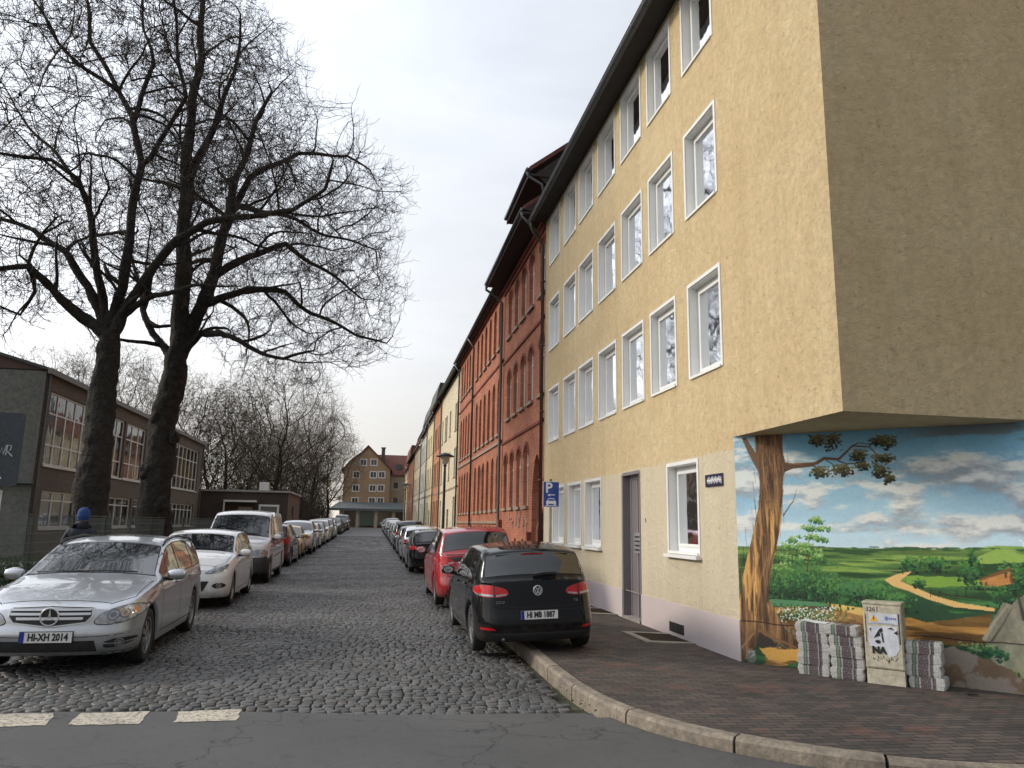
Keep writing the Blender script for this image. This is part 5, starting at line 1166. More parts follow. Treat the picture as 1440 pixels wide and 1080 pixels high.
def std_front(t, B, q, kind):
    if kind == 'wagon':
        g = front_set(t, B, q, [(.43, .535), (.60, .525), (.78, .56), (.87, .64), (.875, .715), (.76, .725), (.60, .69), (.48, .63)], [(-.40, .705), (-.41, .62), (-.36, .56), (0, .515), (.36, .56), (.41, .62), (.40, .705), (0, .72)], [(-.50, .245), (.50, .245), (.47, .36), (-.47, .36)], [(.55, .29), (.62, .27), (.80, .31), (.84, .36), (.82, .385), (.58, .365)])
        f = MB().use(m_silver); hwf = lambda z: .40 if z > .6 else .33
        for z in (.685, .64, .595): B.patch(f, 'front', [(-hwf(z), z-.012), (hwf(z), z-.012), (hwf(z)+.005, z+.012), (-hwf(z)-.005, z+.012)], .02, .04)
        B.seam(f, 'front', [(-.41, .708), (0, .723), (.41, .708)], .012, .012); B.seam(f, 'front', [(-.42, .70), (-.42, .615), (-.365, .552), (0, .507), (.365, .552), (.42, .615), (.42, .70)], .014, .012); child(f, 'grille_bars', t)
        sp = [((0, 0), (0, .93), (.13, .02)), ((0, 0), (.80, -.47), (.13, .02)), ((0, 0), (-.80, -.47), (.13, .02))]
        badge_ring(B, 'front', 0, .617, .092, sp, t)
        f = MB().use(m_chrome)
        for sg in (1, -1): B.seam(f, 'front', [(sg*.56, .33), (sg*.68, .325), (sg*.84, .345)], .014, .016)
        B.seam(f, 'front', [(-.80, .235), (-.5, .205), (0, .195), (.5, .205), (.80, .235)], .018, .006); child(f, 'bumper_trim', t)
        f = MB().use(m_seam); B.seam(f, 'front', [(-.84, .43), (-.5, .405), (0, .395), (.5, .405), (.84, .43)], .006, .002); child(f, 'bumper_line', t)
        plate(B, t, 'front', .405, 'HI-XH 2014'); wiper(B, t, [(-.55, 1.0), (-.25, 1.015), (.15, 1.025)]); wiper(B, t, [(.0, 1.0), (.35, 1.01), (.62, 1.0)])
        m = MB().use(m_trim)
        for sg in (-1, 1): m.tube([(-B.L/2+st, sg*(B.edge(st)[3]-.02), B.edge(st)[4]+.045+d) for st, d in ((2.1, -.04), (2.25, .0), (3.0, .0), (3.9, 0), (4.05, -.04))], .014, 6)
        child(m, 'roof_rails', t)
        f = MB().use(m_chrome); f.prism([(-B.L/2+.20+a, b*.8, B.top(.2, 0)+.03) for a, b in circ(0, 0, .028, 12)], (0, 0, .004)); child(f, 'bonnet_badge', t)
    else:
        zz = q['lenses'][0][1]
        hd = {'hatch': [(.42, zz-.05), (.55, zz-.07), (.74, zz-.045), (.83, zz+.02), (.84, zz+.05), (.70, zz+.05), (.52, zz+.02)], 'focus': [(.42, .665), (.55, .66), (.72, .69), (.80, .77), (.80, .825), (.74, .815), (.60, .765), (.48, .72)], 'van': [(.52, .72), (.74, .70), (.88, .73), (.88, .86), (.70, .885), (.54, .87)]}[kind]
        if kind == 'focus':
            front_set(t, B, q, hd, [(-.36, .70), (.36, .70), (.34, .74), (-.34, .74)], [(-.42, .33), (.42, .33), (.52, .52), (-.52, .52)], [(.57, .42), (.66, .375), (.80, .40), (.81, .45), (.72, .495), (.60, .47)])
            b = MB().use(m_chrome); B.patch(b, 'front', circ(0, .74, .045, 16, 1.7), .012, .03); b.use(m_blue); B.patch(b, 'front', circ(0, .74, .036, 16, 1.7), .015, .03); child(b, 'badge', t); plate(B, t, 'front', .46, None)
            wiper(B, t, [(-.6, 1.08), (-.2, 1.10), (.2, 1.10)])
        elif kind == 'van':
            front_set(t, B, q, hd, [(-.50, .74), (.50, .74), (.52, .87), (-.52, .87)], [(-.45, .48), (.45, .48), (.45, .6), (-.45, .6)], None)
            f = MB().use(m_trim); bars(B, f, 'front', [(.78, 0), (.83, 0)], lambda z: .5, .015); child(f, 'grille_bars', t); badge_ring(B, 'front', 0, .815, .075, VW, t); plate(B, t, 'front', .5, None)
            f = MB().use(m_black); B.patch(f, 'front', [(-.5, .33), (.5, .33), (.46, .42), (-.46, .42)], .008, .05); child(f, 'air_intake', t); wiper(B, t, [(-.6, 1.26), (-.2, 1.29), (.25, 1.29)])
        else:
            front_set(t, B, q, hd, [(-.40, zz-.04), (.40, zz-.04), (.40, zz+.03), (-.40, zz+.03)], [(-.5, .28), (.5, .28), (.46, .42), (-.46, .42)], [(.58, .33), (.78, .33), (.78, .40), (.60, .40)])
            b = MB().use(m_chrome); B.patch(b, 'front', circ(0, zz, .05, 14), .012, .03); child(b, 'badge', t); plate(B, t, 'front', .48, None); wiper(B, t, [(-.5, q['top'][5][1]+.03), (.1, q['top'][5][1]+.05)])
VW = [((-.52, .78), (0, .02), (.09, .09)), ((.52, .78), (0, .02), (.09, .09)), ((-.82, .42), (-.36, -.74), (.09, .09)), ((-.36, -.74), (0, -.12), (.09, .09)), ((.36, -.74), (0, -.12), (.09, .09)), ((.82, .42), (.36, -.74), (.09, .09))]
def std_rear(t, B, q, kind, text=None):
    if kind == 'golf':
        P = [(.41, .80), (.53, .775), (.70, .775), (.83, .80), (.855, .87), (.80, .935), (.66, .935), (.50, .90), (.42, .865)]
        tails(B, t, P, [([(.62, .785), (.82, .80), (.83, .825), (.62, .81)], m_lamp), ([(.44, .80), (.58, .785), (.58, .805), (.44, .82)], m_lamp), ([(.598, .77), (.61, .77), (.61, .935), (.598, .935)], m_trim)])
        for sg in (-1, 1):
            mb = MB().use(m_red); B.patch(mb, 'rear', [(sg*.60, .355), (sg*.79, .365), (sg*.80, .395), (sg*.64, .39)][::sg], .006, .03); child(mb, 'reflector', t)
        badge_ring(B, 'rear', 0, .855, .062, VW, t); plate(B, t, 'rear', .545, text); wiper(B, t, [(-.02, 1.05), (.18, 1.065), (.32, 1.06)], 'rear')
        h = B.hit('rear', -.53, .71); me = text_mesh('GOLF', .05, .001, m_chrome, 'lettering'); xform(me, face_rot(1, 0), Vector((h[0].x+.012, -.53, .71))); o = place(me, 'lettering', t)
        h = B.hit('rear', .56, .71); me = text_mesh('TSI', .05, .001, m_chrome, 'lettering'); xform(me, face_rot(1, 0), Vector((h[0].x+.012, .55, .71))); o = place(me, 'lettering', t)
        mb = MB().use(m_seam); B.seam(mb, 'rear', [(-.62, .655), (-.45, .64), (.45, .64), (.62, .655)], .02, .003); B.seam(mb, 'rear', [(-.80, .42), (0, .41), (.80, .42)], .006, .002); child(mb, 'bumper_line', t)
        mb = MB().use(m_trim); B.patch(mb, 'rear', [(-.72, .215), (.72, .215), (.66, .32), (-.66, .32)], .004, .05); mb.use(m_zinc); mb.tube([(B.L/2-.3, -.5, .235), (B.L/2-.05, -.5, .235)], .026, 10); child(mb, 'rear_apron', t)
        # roof spoiler with third brake light
        mb = MB().use(q['paint']); e = B.edge(3.86); x = 3.86-B.L/2
        mb.prism([(x-.20, -.55, e[4]+.026), (x-.07, -.53, e[4]+.018), (x-.05, 0, e[4]+.045), (x-.07, .53, e[4]+.018), (x-.20, .55, e[4]+.026), (x-.20, 0, e[4]+.056)], (0, 0, -.012)); mb.use(m_red).box((x-.052, -.16, e[4]+.022), (x-.04, .16, e[4]+.036)); child(mb, 'spoiler', t, False)
    elif kind == 'mpv':
        P = [(.46, .84), (.60, .80), (.80, .86), (.86, .98), (.85, 1.10), (.80, 1.12), (.70, 1.02), (.52, .95)]
        tails(B, t, P, [([(.50, .88), (.62, .86), (.62, .885), (.50, .905)], m_lamp)])
        mb = MB().use(m_chrome); B.seam(mb, 'rear', [(-.42, .885), (.42, .885)], .02, .01); child(mb, 'tailgate_trim', t)
        mb = MB().use(m_trim); B.patch(mb, 'rear', [(-.60, .91), (.60, .91), (.66, 1.05), (-.66, 1.05)], .004, .05); child(mb, 'tailgate_panel', t)
        mb = MB().use(m_chrome); mb.tube([(B.hit('rear', 0, .97)[0].x+.012, a, .97+b) for a, b in circ(0, 0, .055, 18)]+[(B.hit('rear', 0, .97)[0].x+.012, .055, .97)], .008, 5); child(mb, 'badge', t)
        plate(B, t, 'rear', .79, 'HI'); wiper(B, t, [(0, 1.13), (.25, 1.15), (.4, 1.14)], 'rear')
        mb = MB().use(m_black); mb.tube([(.9, 0, B.top(3.0, 0)), (1.0, 0, B.top(3.0, 0)+.16)], .007, 5); child(mb, 'aerial', t)
        mb = MB().use(m_trim); B.patch(mb, 'rear', [(-.7, .22), (.7, .22), (.66, .36), (-.66, .36)], .004, .05); child(mb, 'rear_apron', t)
    elif kind == 'wagon':
        P = [(.50, .80), (.80, .78), (.84, .86), (.83, .93), (.60, .92)]
        tails(B, t, P, [([(.55, .84), (.66, .84), (.66, .86), (.55, .86)], m_lamp)])
        b = MB().use(m_plate); B.patch(b, 'rear', circ(.1, .72, .10, 16, 1), .01, .03) if 0 else None
        plate(B, t, 'rear', .74, None); wiper(B, t, [(0, 1.05), (.3, 1.07)], 'rear')
    else:
        zc = B.zb(B.L-.1); P = [(.56, zc-.2), (.78, zc-.22), (.84, zc-.1), (.83, zc+.0), (.66, zc-.02)]
        tails(B, t, P); plate(B, t, 'rear', .6, None)
def finish(t, L): t['_len'] = L; index_kids(t); return t
def del_props(o):
    for k in ('_len', '_local'):
        if k in o: del o[k]
GL = 'cars parked along the left kerb'; GR = 'cars parked along the right kerb'
mer, B = make_car(WAG, 'parked_car', 'silver estate car with chrome grille bars, nearest car at the left kerb'); std_front(mer, B, WAG, 'wagon'); std_rear(mer, B, WAG, 'x'); finish(mer, WAG['L']); park(mer, -3.50, 9.42, True, 0, 1.8); mer['group'] = GL
foc, B = make_car(HA2, 'parked_car', 'white hatchback between the silver estate car and the white van'); std_front(foc, B, HA2, 'focus'); std_rear(foc, B, HA2, 'x'); finish(foc, HA2['L']); park(foc, -3.62, 16.0, True, 0, 1.2); foc['group'] = GL
VAN['paint'] = whitep
van, B = make_car(VAN, 'parked_van', 'white van with red side stripe and grey bumper, third vehicle at the left kerb', 'van'); std_front(van, B, VAN, 'van'); std_rear(van, B, VAN, 'x')
ms = mat('van_stripe_red', (.24, .03, .03), .4)
for view in ('left', 'right'):
    b = MB().use(ms); B.patch(b, view, [(-1.7, .93), (2.2, 1.0), (2.2, 1.12), (-1.2, 1.10)], .004, .08); B.patch(b, view, [(-1.2, .66), (2.2, .72), (2.2, .75), (-1.2, .69)], .004, .08); child(b, 'stripe', van)
finish(van, VAN['L']); park(van, -3.70, 22.1, True, 0, .8); van.scale = (1, 1, 1.03); van['group'] = GL
golf, B = make_car(HAT, 'parked_car', 'black hatchback parked half on the pavement, nearest car at the right kerb'); std_front(golf, B, HAT, 'hatch'); std_rear(golf, B, HAT, 'golf', 'HI MB 1887'); finish(golf, HAT['L']); park(golf, 2.28, 9.86, False, .06, 0, R(0)); golf['group'] = GR
golf.rotation_euler = (R(2.3), 0, R(-90)); golf.scale = (1, .925, .955); golf.location.x = 2.20
mpv, B = make_car(MPV, 'parked_car', 'bright red compact van with a short roof aerial, in front of the black hatchback'); std_front(mpv, B, MPV, 'hatch'); std_rear(mpv, B, MPV, 'mpv'); finish(mpv, MPV['L']); park(mpv, 2.27, 15.85, False, .06); mpv.rotation_euler = (R(3.1), 0, R(-90)); mpv['group'] = GR
def variant(src, paint_, label, x, y, nose, group, sx=1.):
    c = copy_tree(src); c['label'] = label; c['group'] = group; park(c, x, y, nose, .0 if group == GL else .05, random.Random(int(y*7)).uniform(-1, 1)); c.scale = (sx, 1, 1)
    if group == GR: c.rotation_euler = (R(3.1) if not nose else R(-3.1), 0, c.rotation_euler[2])
    for ch in c.children:
        me = ch.data
        if me and len(me.materials) and me.materials[0] in PAINTS:
            ch.material_slots[0].link = 'OBJECT'; ch.material_slots[0].material = paint_
    return c
PAINTS = [silver, whitep, blackp, redp]
W2 = dict(WAG, paint=blackp, rim='five'); wag2, B = make_car(W2, 'parked_car', 'black estate car with roof rails, third car at the right kerb behind the red one'); std_front(wag2, B, dict(W2, lenses=WAG['lenses']), 'hatch'); std_rear(wag2, B, W2, 'wagon')
b = MB().use(m_trim)
for sg in (-1, 1): b.tube([(-B.L/2+st, sg*(B.edge(st)[3]-.02), B.edge(st)[4]+.045+d) for st, d in ((2.1, -.04), (2.25, .0), (3.9, 0), (4.05, -.04))], .014, 6)
child(b, 'roof_rails', wag2); finish(wag2, W2['L']); park(wag2, 2.25, 27.0, False, .05); wag2.rotation_euler = (R(3.1), 0, R(-90)); wag2['group'] = GR
suv, B = make_car(SUV, 'parked_car', 'silver off-road style car facing up the left kerb, just past the yellow car'); std_front(suv, B, SUV, 'hatch'); std_rear(suv, B, SUV, 'x'); finish(suv, SUV['L']); park(suv, -3.75, 39.5, True); suv['group'] = GL
# left row
variant(mpv, darkred, 'dark red compact car seen from behind, directly beyond the white van', -3.85, 30.3, False, GL)
variant(golf, yellowp, 'yellow hatchback squeezed between the dark red car and the silver off-road style car', -3.9, 34.9, True, GL, .95)
sm = [(foc, silver, 'silver hatchback, first after the silver off-road style car on the left', 44.9), (mer, beigep, 'champagne estate car, second after the silver off-road style car on the left', 50.2), (mpv, whitep, 'white compact van, third after the silver off-road style car on the left', 55.8),
      (suv, beigep, 'champagne off-road style car in the middle of the far left row', 61.2), (foc, whitep, 'white hatchback far along the left kerb, just before the gap in the row', 66.6), (suv, greyp, 'dark grey off-road style car right after the gap in the far left row', 78.0),
      (mer, greyp, 'dark grey estate car, second after the gap in the far left row', 83.6), (golf, blackp, 'black hatchback, third after the gap in the far left row', 89.3), (foc, bluep, 'dark blue hatchback, last but one at the far end of the left row', 94.6)]
for s_, pt, lb, y in sm: variant(s_, pt, lb, -3.8, y, True, GL)
c = variant(van, whitep, 'white van at the far end of the left row, closing it', -3.75, 100.5, True, GL)
sm = [(foc, silver, 'silver hatchback, fourth car at the right kerb, beyond the black estate car', 33.0), (golf, bluep, 'dark blue hatchback, fifth car at the right kerb', 38.4), (suv, blackp, 'black off-road style car with red rear lamps, sixth at the right kerb', 43.9),
      (mer, silver, 'silver estate car facing the camera, seventh at the right kerb', 50.0), (foc, greyp, 'dark grey hatchback facing the camera, eighth at the right kerb', 56.0), (golf, beigep, 'champagne hatchback, ninth at the right kerb', 62.0), (mer, bluep, 'dark blue estate car, tenth at the right kerb', 68.0),
      (foc, silver, 'silver hatchback, eleventh at the right kerb', 74.0), (suv, bluep, 'dark blue off-road style car, twelfth at the right kerb', 80.5), (foc, whitep, 'white hatchback, thirteenth at the right kerb', 87.0), (golf, silver, 'silver hatchback, last but one of the right row', 93.5), (mer, greyp, 'dark grey estate car, last of the right row', 100.)]
for k, (s_, pt, lb, y) in enumerate(sm): variant(s_, pt, lb, 2.25, y, k > 2, GR)
for o in bpy.data.objects: del_props(o)
# ---------------- bare trees ----------------
m_bark = mat('bark', (.045, .038, .031), .95, c2=(.018, .015, .012), ns=5, fs=16, bs=1., bscale=11, bd=.12)
m_twig = mat('twigs', (.040, .031, .025), .9)
m_twig2 = mat('brown_twigs', (.12, .088, .062), .9)
T1 = dict(trunk= [(-7.98, 24.5, 0.24), (-8.13, 24.5, 2.28), (-8.18, 24.5, 4.39), (-8.15, 24.5, 5.91), (-8.2, 24.5, 7.13)] , limbs=[ [(-8.24, 24.5, 7.01), (-9.03, 24.28, 7.69), (-9.84, 24.0, 8.57), (-10.36, 23.69, 8.9), (-10.94, 23.35, 8.76), (-11.73, 23.0, 8.93)],
  [(-10.71, 24.5, 9.14), (-10.45, 24.41, 8.41), (-10.62, 24.28, 7.69), (-11.13, 24.15, 7.84), (-11.62, 24.0, 7.44)],
  [(-8.33, 24.5, 7.23), (-9.02, 24.72, 8.84), (-9.94, 25.0, 9.89), (-11.05, 25.31, 10.72), (-12.23, 25.65, 11.09), (-13.49, 26.0, 11.55)],
  [(-8.29, 24.5, 7.46), (-8.7, 24.27, 9.5), (-9.07, 23.96, 11.13), (-9.27, 23.63, 11.86), (-9.95, 23.27, 12.17), (-11.17, 22.89, 12.1), (-12.14, 22.5, 12.33)],
  [(-9.27, 24.5, 11.34), (-9.98, 24.78, 12.58), (-11.08, 25.15, 13.63), (-12.26, 25.56, 14.97), (-13.03, 26.0, 16.18)],
  [(-8.09, 24.5, 7.47), (-7.95, 24.58, 8.88), (-8.02, 24.69, 10.84), (-7.97, 24.81, 13.02), (-8.38, 24.94, 14.73), (-9.18, 25.07, 15.95), (-10.02, 25.21, 17.39), (-10.47, 25.35, 19.04), (-10.67, 25.5, 21.35)],
  [(-7.87, 24.5, 12.88), (-7.51, 24.28, 13.06), (-6.6, 24.0, 15.02), (-6.91, 23.69, 16.8), (-7.21, 23.35, 18.56), (-7.37, 23.0, 20.07)],
  [(-8.19, 24.5, 14.51), (-8.01, 25.04, 16.76), (-8.76, 25.73, 19.03), (-9.49, 26.5, 21.8)],
  [(-8.02, 24.5, 7.37), (-7.64, 24.29, 8.26), (-7.07, 24.03, 9.23), (-6.3, 23.73, 10.17), (-5.47, 23.41, 10.7), (-4.37, 23.08, 10.85), (-2.78, 22.73, 11.0), (-1.94, 22.37, 11.75), (-1.65, 22.0, 12.46)],
  [(-7.9, 24.5, 7.6), (-6.88, 23.96, 8.45), (-5.64, 23.27, 8.55), (-4.29, 22.5, 8.5)],
  [(-8.97, 24.5, 15.62), (-9.78, 24.31, 15.93), (-10.6, 24.06, 16.54), (-11.26, 23.79, 17.75), (-11.5, 23.5, 19.01)] ])
T2 = dict(trunk= [(-7.3, 28.5, 0.01), (-7.42, 28.5, 2.42), (-7.42, 28.5, 4.91), (-7.27, 28.5, 6.32), (-7.2, 28.5, 7.37)] , limbs=[ [(-7.3, 28.5, 7.1), (-7.85, 28.78, 7.9), (-8.67, 29.15, 9.23), (-9.04, 29.56, 10.37), (-9.76, 30.0, 12.17)],
  [(-7.18, 28.5, 7.37), (-7.21, 28.6, 9.66), (-7.42, 28.72, 11.89), (-7.59, 28.86, 14.5), (-7.74, 29.01, 16.63), (-7.6, 29.17, 19.17), (-7.73, 29.33, 21.8), (-8.14, 29.5, 24.48)],
  [(-7.04, 28.5, 7.51), (-6.52, 28.69, 9.47), (-6.22, 28.94, 11.23), (-5.98, 29.22, 13.95), (-5.56, 29.52, 16.54), (-4.96, 29.84, 18.99)],
  [(-6.86, 28.5, 7.39), (-6.35, 28.21, 8.35), (-5.69, 27.83, 8.3), (-4.63, 27.42, 7.72), (-3.27, 26.97, 7.27), (-2.29, 26.5, 7.55)],
  [(-6.35, 28.5, 9.29), (-4.88, 28.28, 10.15), (-3.57, 28.0, 9.96), (-2.48, 27.69, 9.19), (-0.9, 27.35, 8.41), (0.26, 27.0, 8.0)],
  [(-6.09, 28.5, 10.67), (-5.1, 28.97, 11.62), (-3.91, 29.59, 12.38), (-2.55, 30.27, 11.84), (-0.81, 31.0, 10.84)],
  [(-5.91, 28.5, 12.5), (-5.33, 28.88, 14.74), (-3.6, 29.37, 16.22), (-1.68, 29.92, 16.56), (-0.8, 30.5, 16.3)],
  [(-7.49, 28.5, 14.34), (-6.58, 27.96, 16.19), (-5.86, 27.27, 18.2), (-5.63, 26.5, 20.06)],
  [(-5.83, 28.5, 13.65), (-4.03, 27.96, 13.02), (-2.12, 27.27, 12.08), (-0.29, 26.5, 11.4)] ])
def grow(nodes, par, A, step=.32, infl=2.6, kill=.42, iters=80, rg=None, trop=0.):
    N_ = [Vector(n) for n in nodes]; P = list(par); A = [Vector(a) for a in A]; near = [None]*len(A)
    alive = list(range(len(A))); kd = KDTree(len(N_))
    for i, n in enumerate(N_): kd.insert(n, i)
    kd.balance()
    for a in alive:
        co, i, d = kd.find(A[a]); near[a] = (d, i)
    new0 = len(N_)
    for it in range(iters):
        pull = {}
        for a in alive:
            d, i = near[a]
            if d < infl*(3 if it < 8 else 1): pull.setdefault(i, Vector((0, 0, 0))); pull[i] += (A[a]-N_[i]).normalized()
        if not pull: break
        start = len(N_)
        for i, v in pull.items():
            v = v.normalized() + Vector((rg.gauss(0, .22), rg.gauss(0, .22), rg.gauss(0, .22)+trop))
            if P[i] >= 0: v += (N_[i]-N_[P[i]]).normalized()*.35
            v.normalize(); q = N_[i] + v*step
            N_.append(q); P.append(i)
        kd = KDTree(len(N_)-start)
        for i in range(start, len(N_)): kd.insert(N_[i], i)
        kd.balance(); al = []
        for a in alive:
            co, i, d = kd.find(A[a])
            if d < near[a][0]: near[a] = (d, i)
            if near[a][0] > kill: al.append(a)
        if len(al) == len(alive) and it > 60: break
        alive = al
        if not alive: break
    return N_, P
def tree_meshes(nodes, par, A, seed, name, tip=.010, ex=2.0, rmin=None, twl=.8, ntw=3, bark=None, twigm=None, thick=.10, step=.32, leaves=None):
    rg = random.Random(seed); Nn, P = grow(nodes, par, A, rg=rg, step=step); n = len(Nn); kids = [[] for _ in range(n)]
    for i, p in enumerate(P):
        if p >= 0: kids[p].append(i)
    r = [0.]*n
    order = list(range(n)); depth = [0]*n
    for i in range(n):
        if P[i] >= 0: depth[i] = depth[P[i]]+1
    for i in sorted(order, key=lambda k: -depth[k]):
        s = sum(r[c]**ex for c in kids[i]); r[i] = max(tip, (s if s else tip**ex)**(1/ex))
        if rmin and i in rmin: r[i] = rmin[i]
    # chains
    big = MB().use(bark or m_bark); med = MB().use(bark or m_bark); used = set(); starts = [i for i in range(n) if P[i] < 0]; stack = list(starts); thin = []
    chains = []
    while stack:
        s = stack.pop(); ch = ([P[s]] if P[s] >= 0 else []) + [s]; c = s
        while kids[c]:
            k = max(kids[c], key=lambda q: r[q]); 
            for o in kids[c]:
                if o != k: stack.append(o)
            ch.append(k); c = k
        chains.append(ch)
    def wob(p, rr): return 1 + .045*math.sin(p.z*2.7+p.x*3)+.03*math.sin(p.z*7.1+p.y*4)
    for ch in chains:
        i0 = 0; pts = [Nn[i] for i in ch]; rs = [min(r[i], r[ch[1]]*1.02 if len(ch) > 1 and k == 0 else 9) for k, i in enumerate(ch)]
        for _ in range(3): rs = [rs[0]] + [(rs[k-1]+2*rs[k]+rs[k+1])/4 for k in range(1, len(rs)-1)] + [rs[-1]] if len(rs) > 2 else rs
        seg = []
        for k in range(len(ch)):
            seg.append((pts[k], rs[k]))
        cut = next((k for k, q in enumerate(seg) if q[1] < thick and k > 0), len(seg)); cut2 = next((k for k, q in enumerate(seg) if q[1] < .022 and k > 0), len(seg))
        if cut > 1: big.tube([q[0] for q in seg[:cut]], [q[1]*wob(q[0], q[1]) for q in seg[:cut]], 14, False)
        b0 = max(cut-1, 0)
        if cut2 - b0 > 1: med.tube([q[0] for q in seg[b0:cut2]], [q[1] for q in seg[b0:cut2]], 6, False)
        b1 = max(cut2-1, 0)
        for k in range(b1, len(seg)-1): thin.append((seg[k][0], seg[k+1][0], seg[k][1], seg[k+1][1]))
    # twigs
    S = [(tuple(a), tuple(b), ra, rb) for a, b, ra, rb in thin]
    for i in range(n):
        if r[i] < .045 and P[i] >= 0 and depth[i] > 6:
            d0 = (Nn[i]-Nn[P[i]]).normalized()
            for _ in range(ntw if not kids[i] else (1 if rg.random() < .75 else 0)):
                d = (d0*.9 + Vector((rg.gauss(0, .6), rg.gauss(0, .6), rg.gauss(0, .55)))).normalized(); p = Nn[i].copy(); ln = twl*rg.uniform(.5, 1.2); k = 4; rr = min(r[i], tip)
                for s_ in range(k):
                    q = p + d*ln/k; S.append((tuple(p), tuple(q), rr*(1-.2*s_), rr*(.8-.2*s_)))
                    if rg.random() < .75:
                        e = (d + Vector((rg.gauss(0, .7), rg.gauss(0, .7), rg.gauss(0, .6)+.15))).normalized(); m_ = q + e*ln*.26; m2 = m_ + (e+Vector((0, 0, .5))).normalized()*ln*.16
                        S.append((tuple(q), tuple(m_), rr*.6, rr*.45)); S.append((tuple(m_), tuple(m2), rr*.45, rr*.5))
                    p = q; d = (d + Vector((rg.gauss(0, .28), rg.gauss(0, .28), rg.gauss(0, .2)+.16))).normalized()
    a = np.array([s[0] for s in S]); b = np.array([s[1] for s in S]); ra = np.array([s[2] for s in S]); rb = np.array([s[3] for s in S]); d = b-a; ln = np.linalg.norm(d, axis=1, keepdims=True)+1e-9; d /= ln
    u = np.cross(d, np.array([.3, .2, .93])); u /= np.linalg.norm(u, axis=1, keepdims=True)+1e-9; w = np.cross(d, u); m_ = len(S); V = np.zeros((m_, 6, 3))
    for j in range(3):
        t = 2*math.pi*j/3; o = u*math.cos(t)+w*math.sin(t); V[:, j] = a+o*ra[:, None]; V[:, 3+j] = b+o*rb[:, None]
    base = (np.arange(m_)*6)[:, None]; F = np.concatenate([base+np.array([j, (j+1) % 3, 3+(j+1) % 3, 3+j]) for j in range(3)], axis=1).reshape(-1, 4)
    nv0 = len(med.v); mv = np.array(med.v).reshape(-1, 3); mf = np.array(med.f, dtype=np.int32).reshape(-1, 4); allv = np.concatenate([mv, V.reshape(-1, 3)]); allf = np.concatenate([mf, F+nv0]).astype(np.int32)
    nq = len(allf); lv = allf.ravel(); mi = np.concatenate([np.zeros(len(mf), np.int32), np.ones(len(F), np.int32)])
    if leaves:
        lv3 = []; lr = np.random.default_rng(seed)
        for i in range(n):
            if r[i] < .06 and depth[i] > 5 and lr.random() < leaves[0]:
                for _ in range(leaves[1]): lv3.append(np.array(Nn[i]) + lr.normal(0, .35, 3))
        Lc = np.array(lv3); k = len(Lc); a1 = lr.normal(0, 1, (k, 3)); a1 /= np.linalg.norm(a1, axis=1, keepdims=True); a2 = np.cross(a1, lr.normal(0, 1, (k, 3))); a2 /= np.linalg.norm(a2, axis=1, keepdims=True); s = lr.uniform(.06, .14, (k, 1))
        q = np.stack([Lc-a1*s, Lc-a2*s*.6, Lc+a1*s, Lc+a2*s*.6], 1).reshape(-1, 3); f = (np.arange(k)[:, None]*4+np.arange(4)).astype(np.int32)+len(allv); allv = np.concatenate([allv, q]); lv = np.concatenate([lv, f.ravel()]); nq += k; mi = np.concatenate([mi, np.full(k, 2, np.int32)])
    me = bpy.data.meshes.new('crown'); me.vertices.add(len(allv)); me.vertices.foreach_set('co', allv.astype(np.float32).ravel()); me.loops.add(nq*4); me.loops.foreach_set('vertex_index', lv.astype(np.int32)); me.polygons.add(nq)
    me.polygons.foreach_set('loop_start', np.arange(nq, dtype=np.int32)*4)
    me.materials.append(bark or m_bark); me.materials.append(twigm or m_twig)
    if leaves: me.materials.append(leaves[2])
    me.polygons.foreach_set('material_index', mi); me.update(calc_edges=True)
    tk = big.mesh('trunk', True)
    return tk, me
def ell_pts(rg, c, rad, n, shell=.35):
    out = []
    while len(out) < n:
        v = Vector((rg.uniform(-1, 1), rg.uniform(-1, 1), rg.uniform(-1, 1)))
        if v.length > 1 or (v.length < shell and rg.random() < .6): continue
        out.append((c[0]+v.x*rad[0], c[1]+v.y*rad[1], c[2]+v.z*rad[2]))
    return out
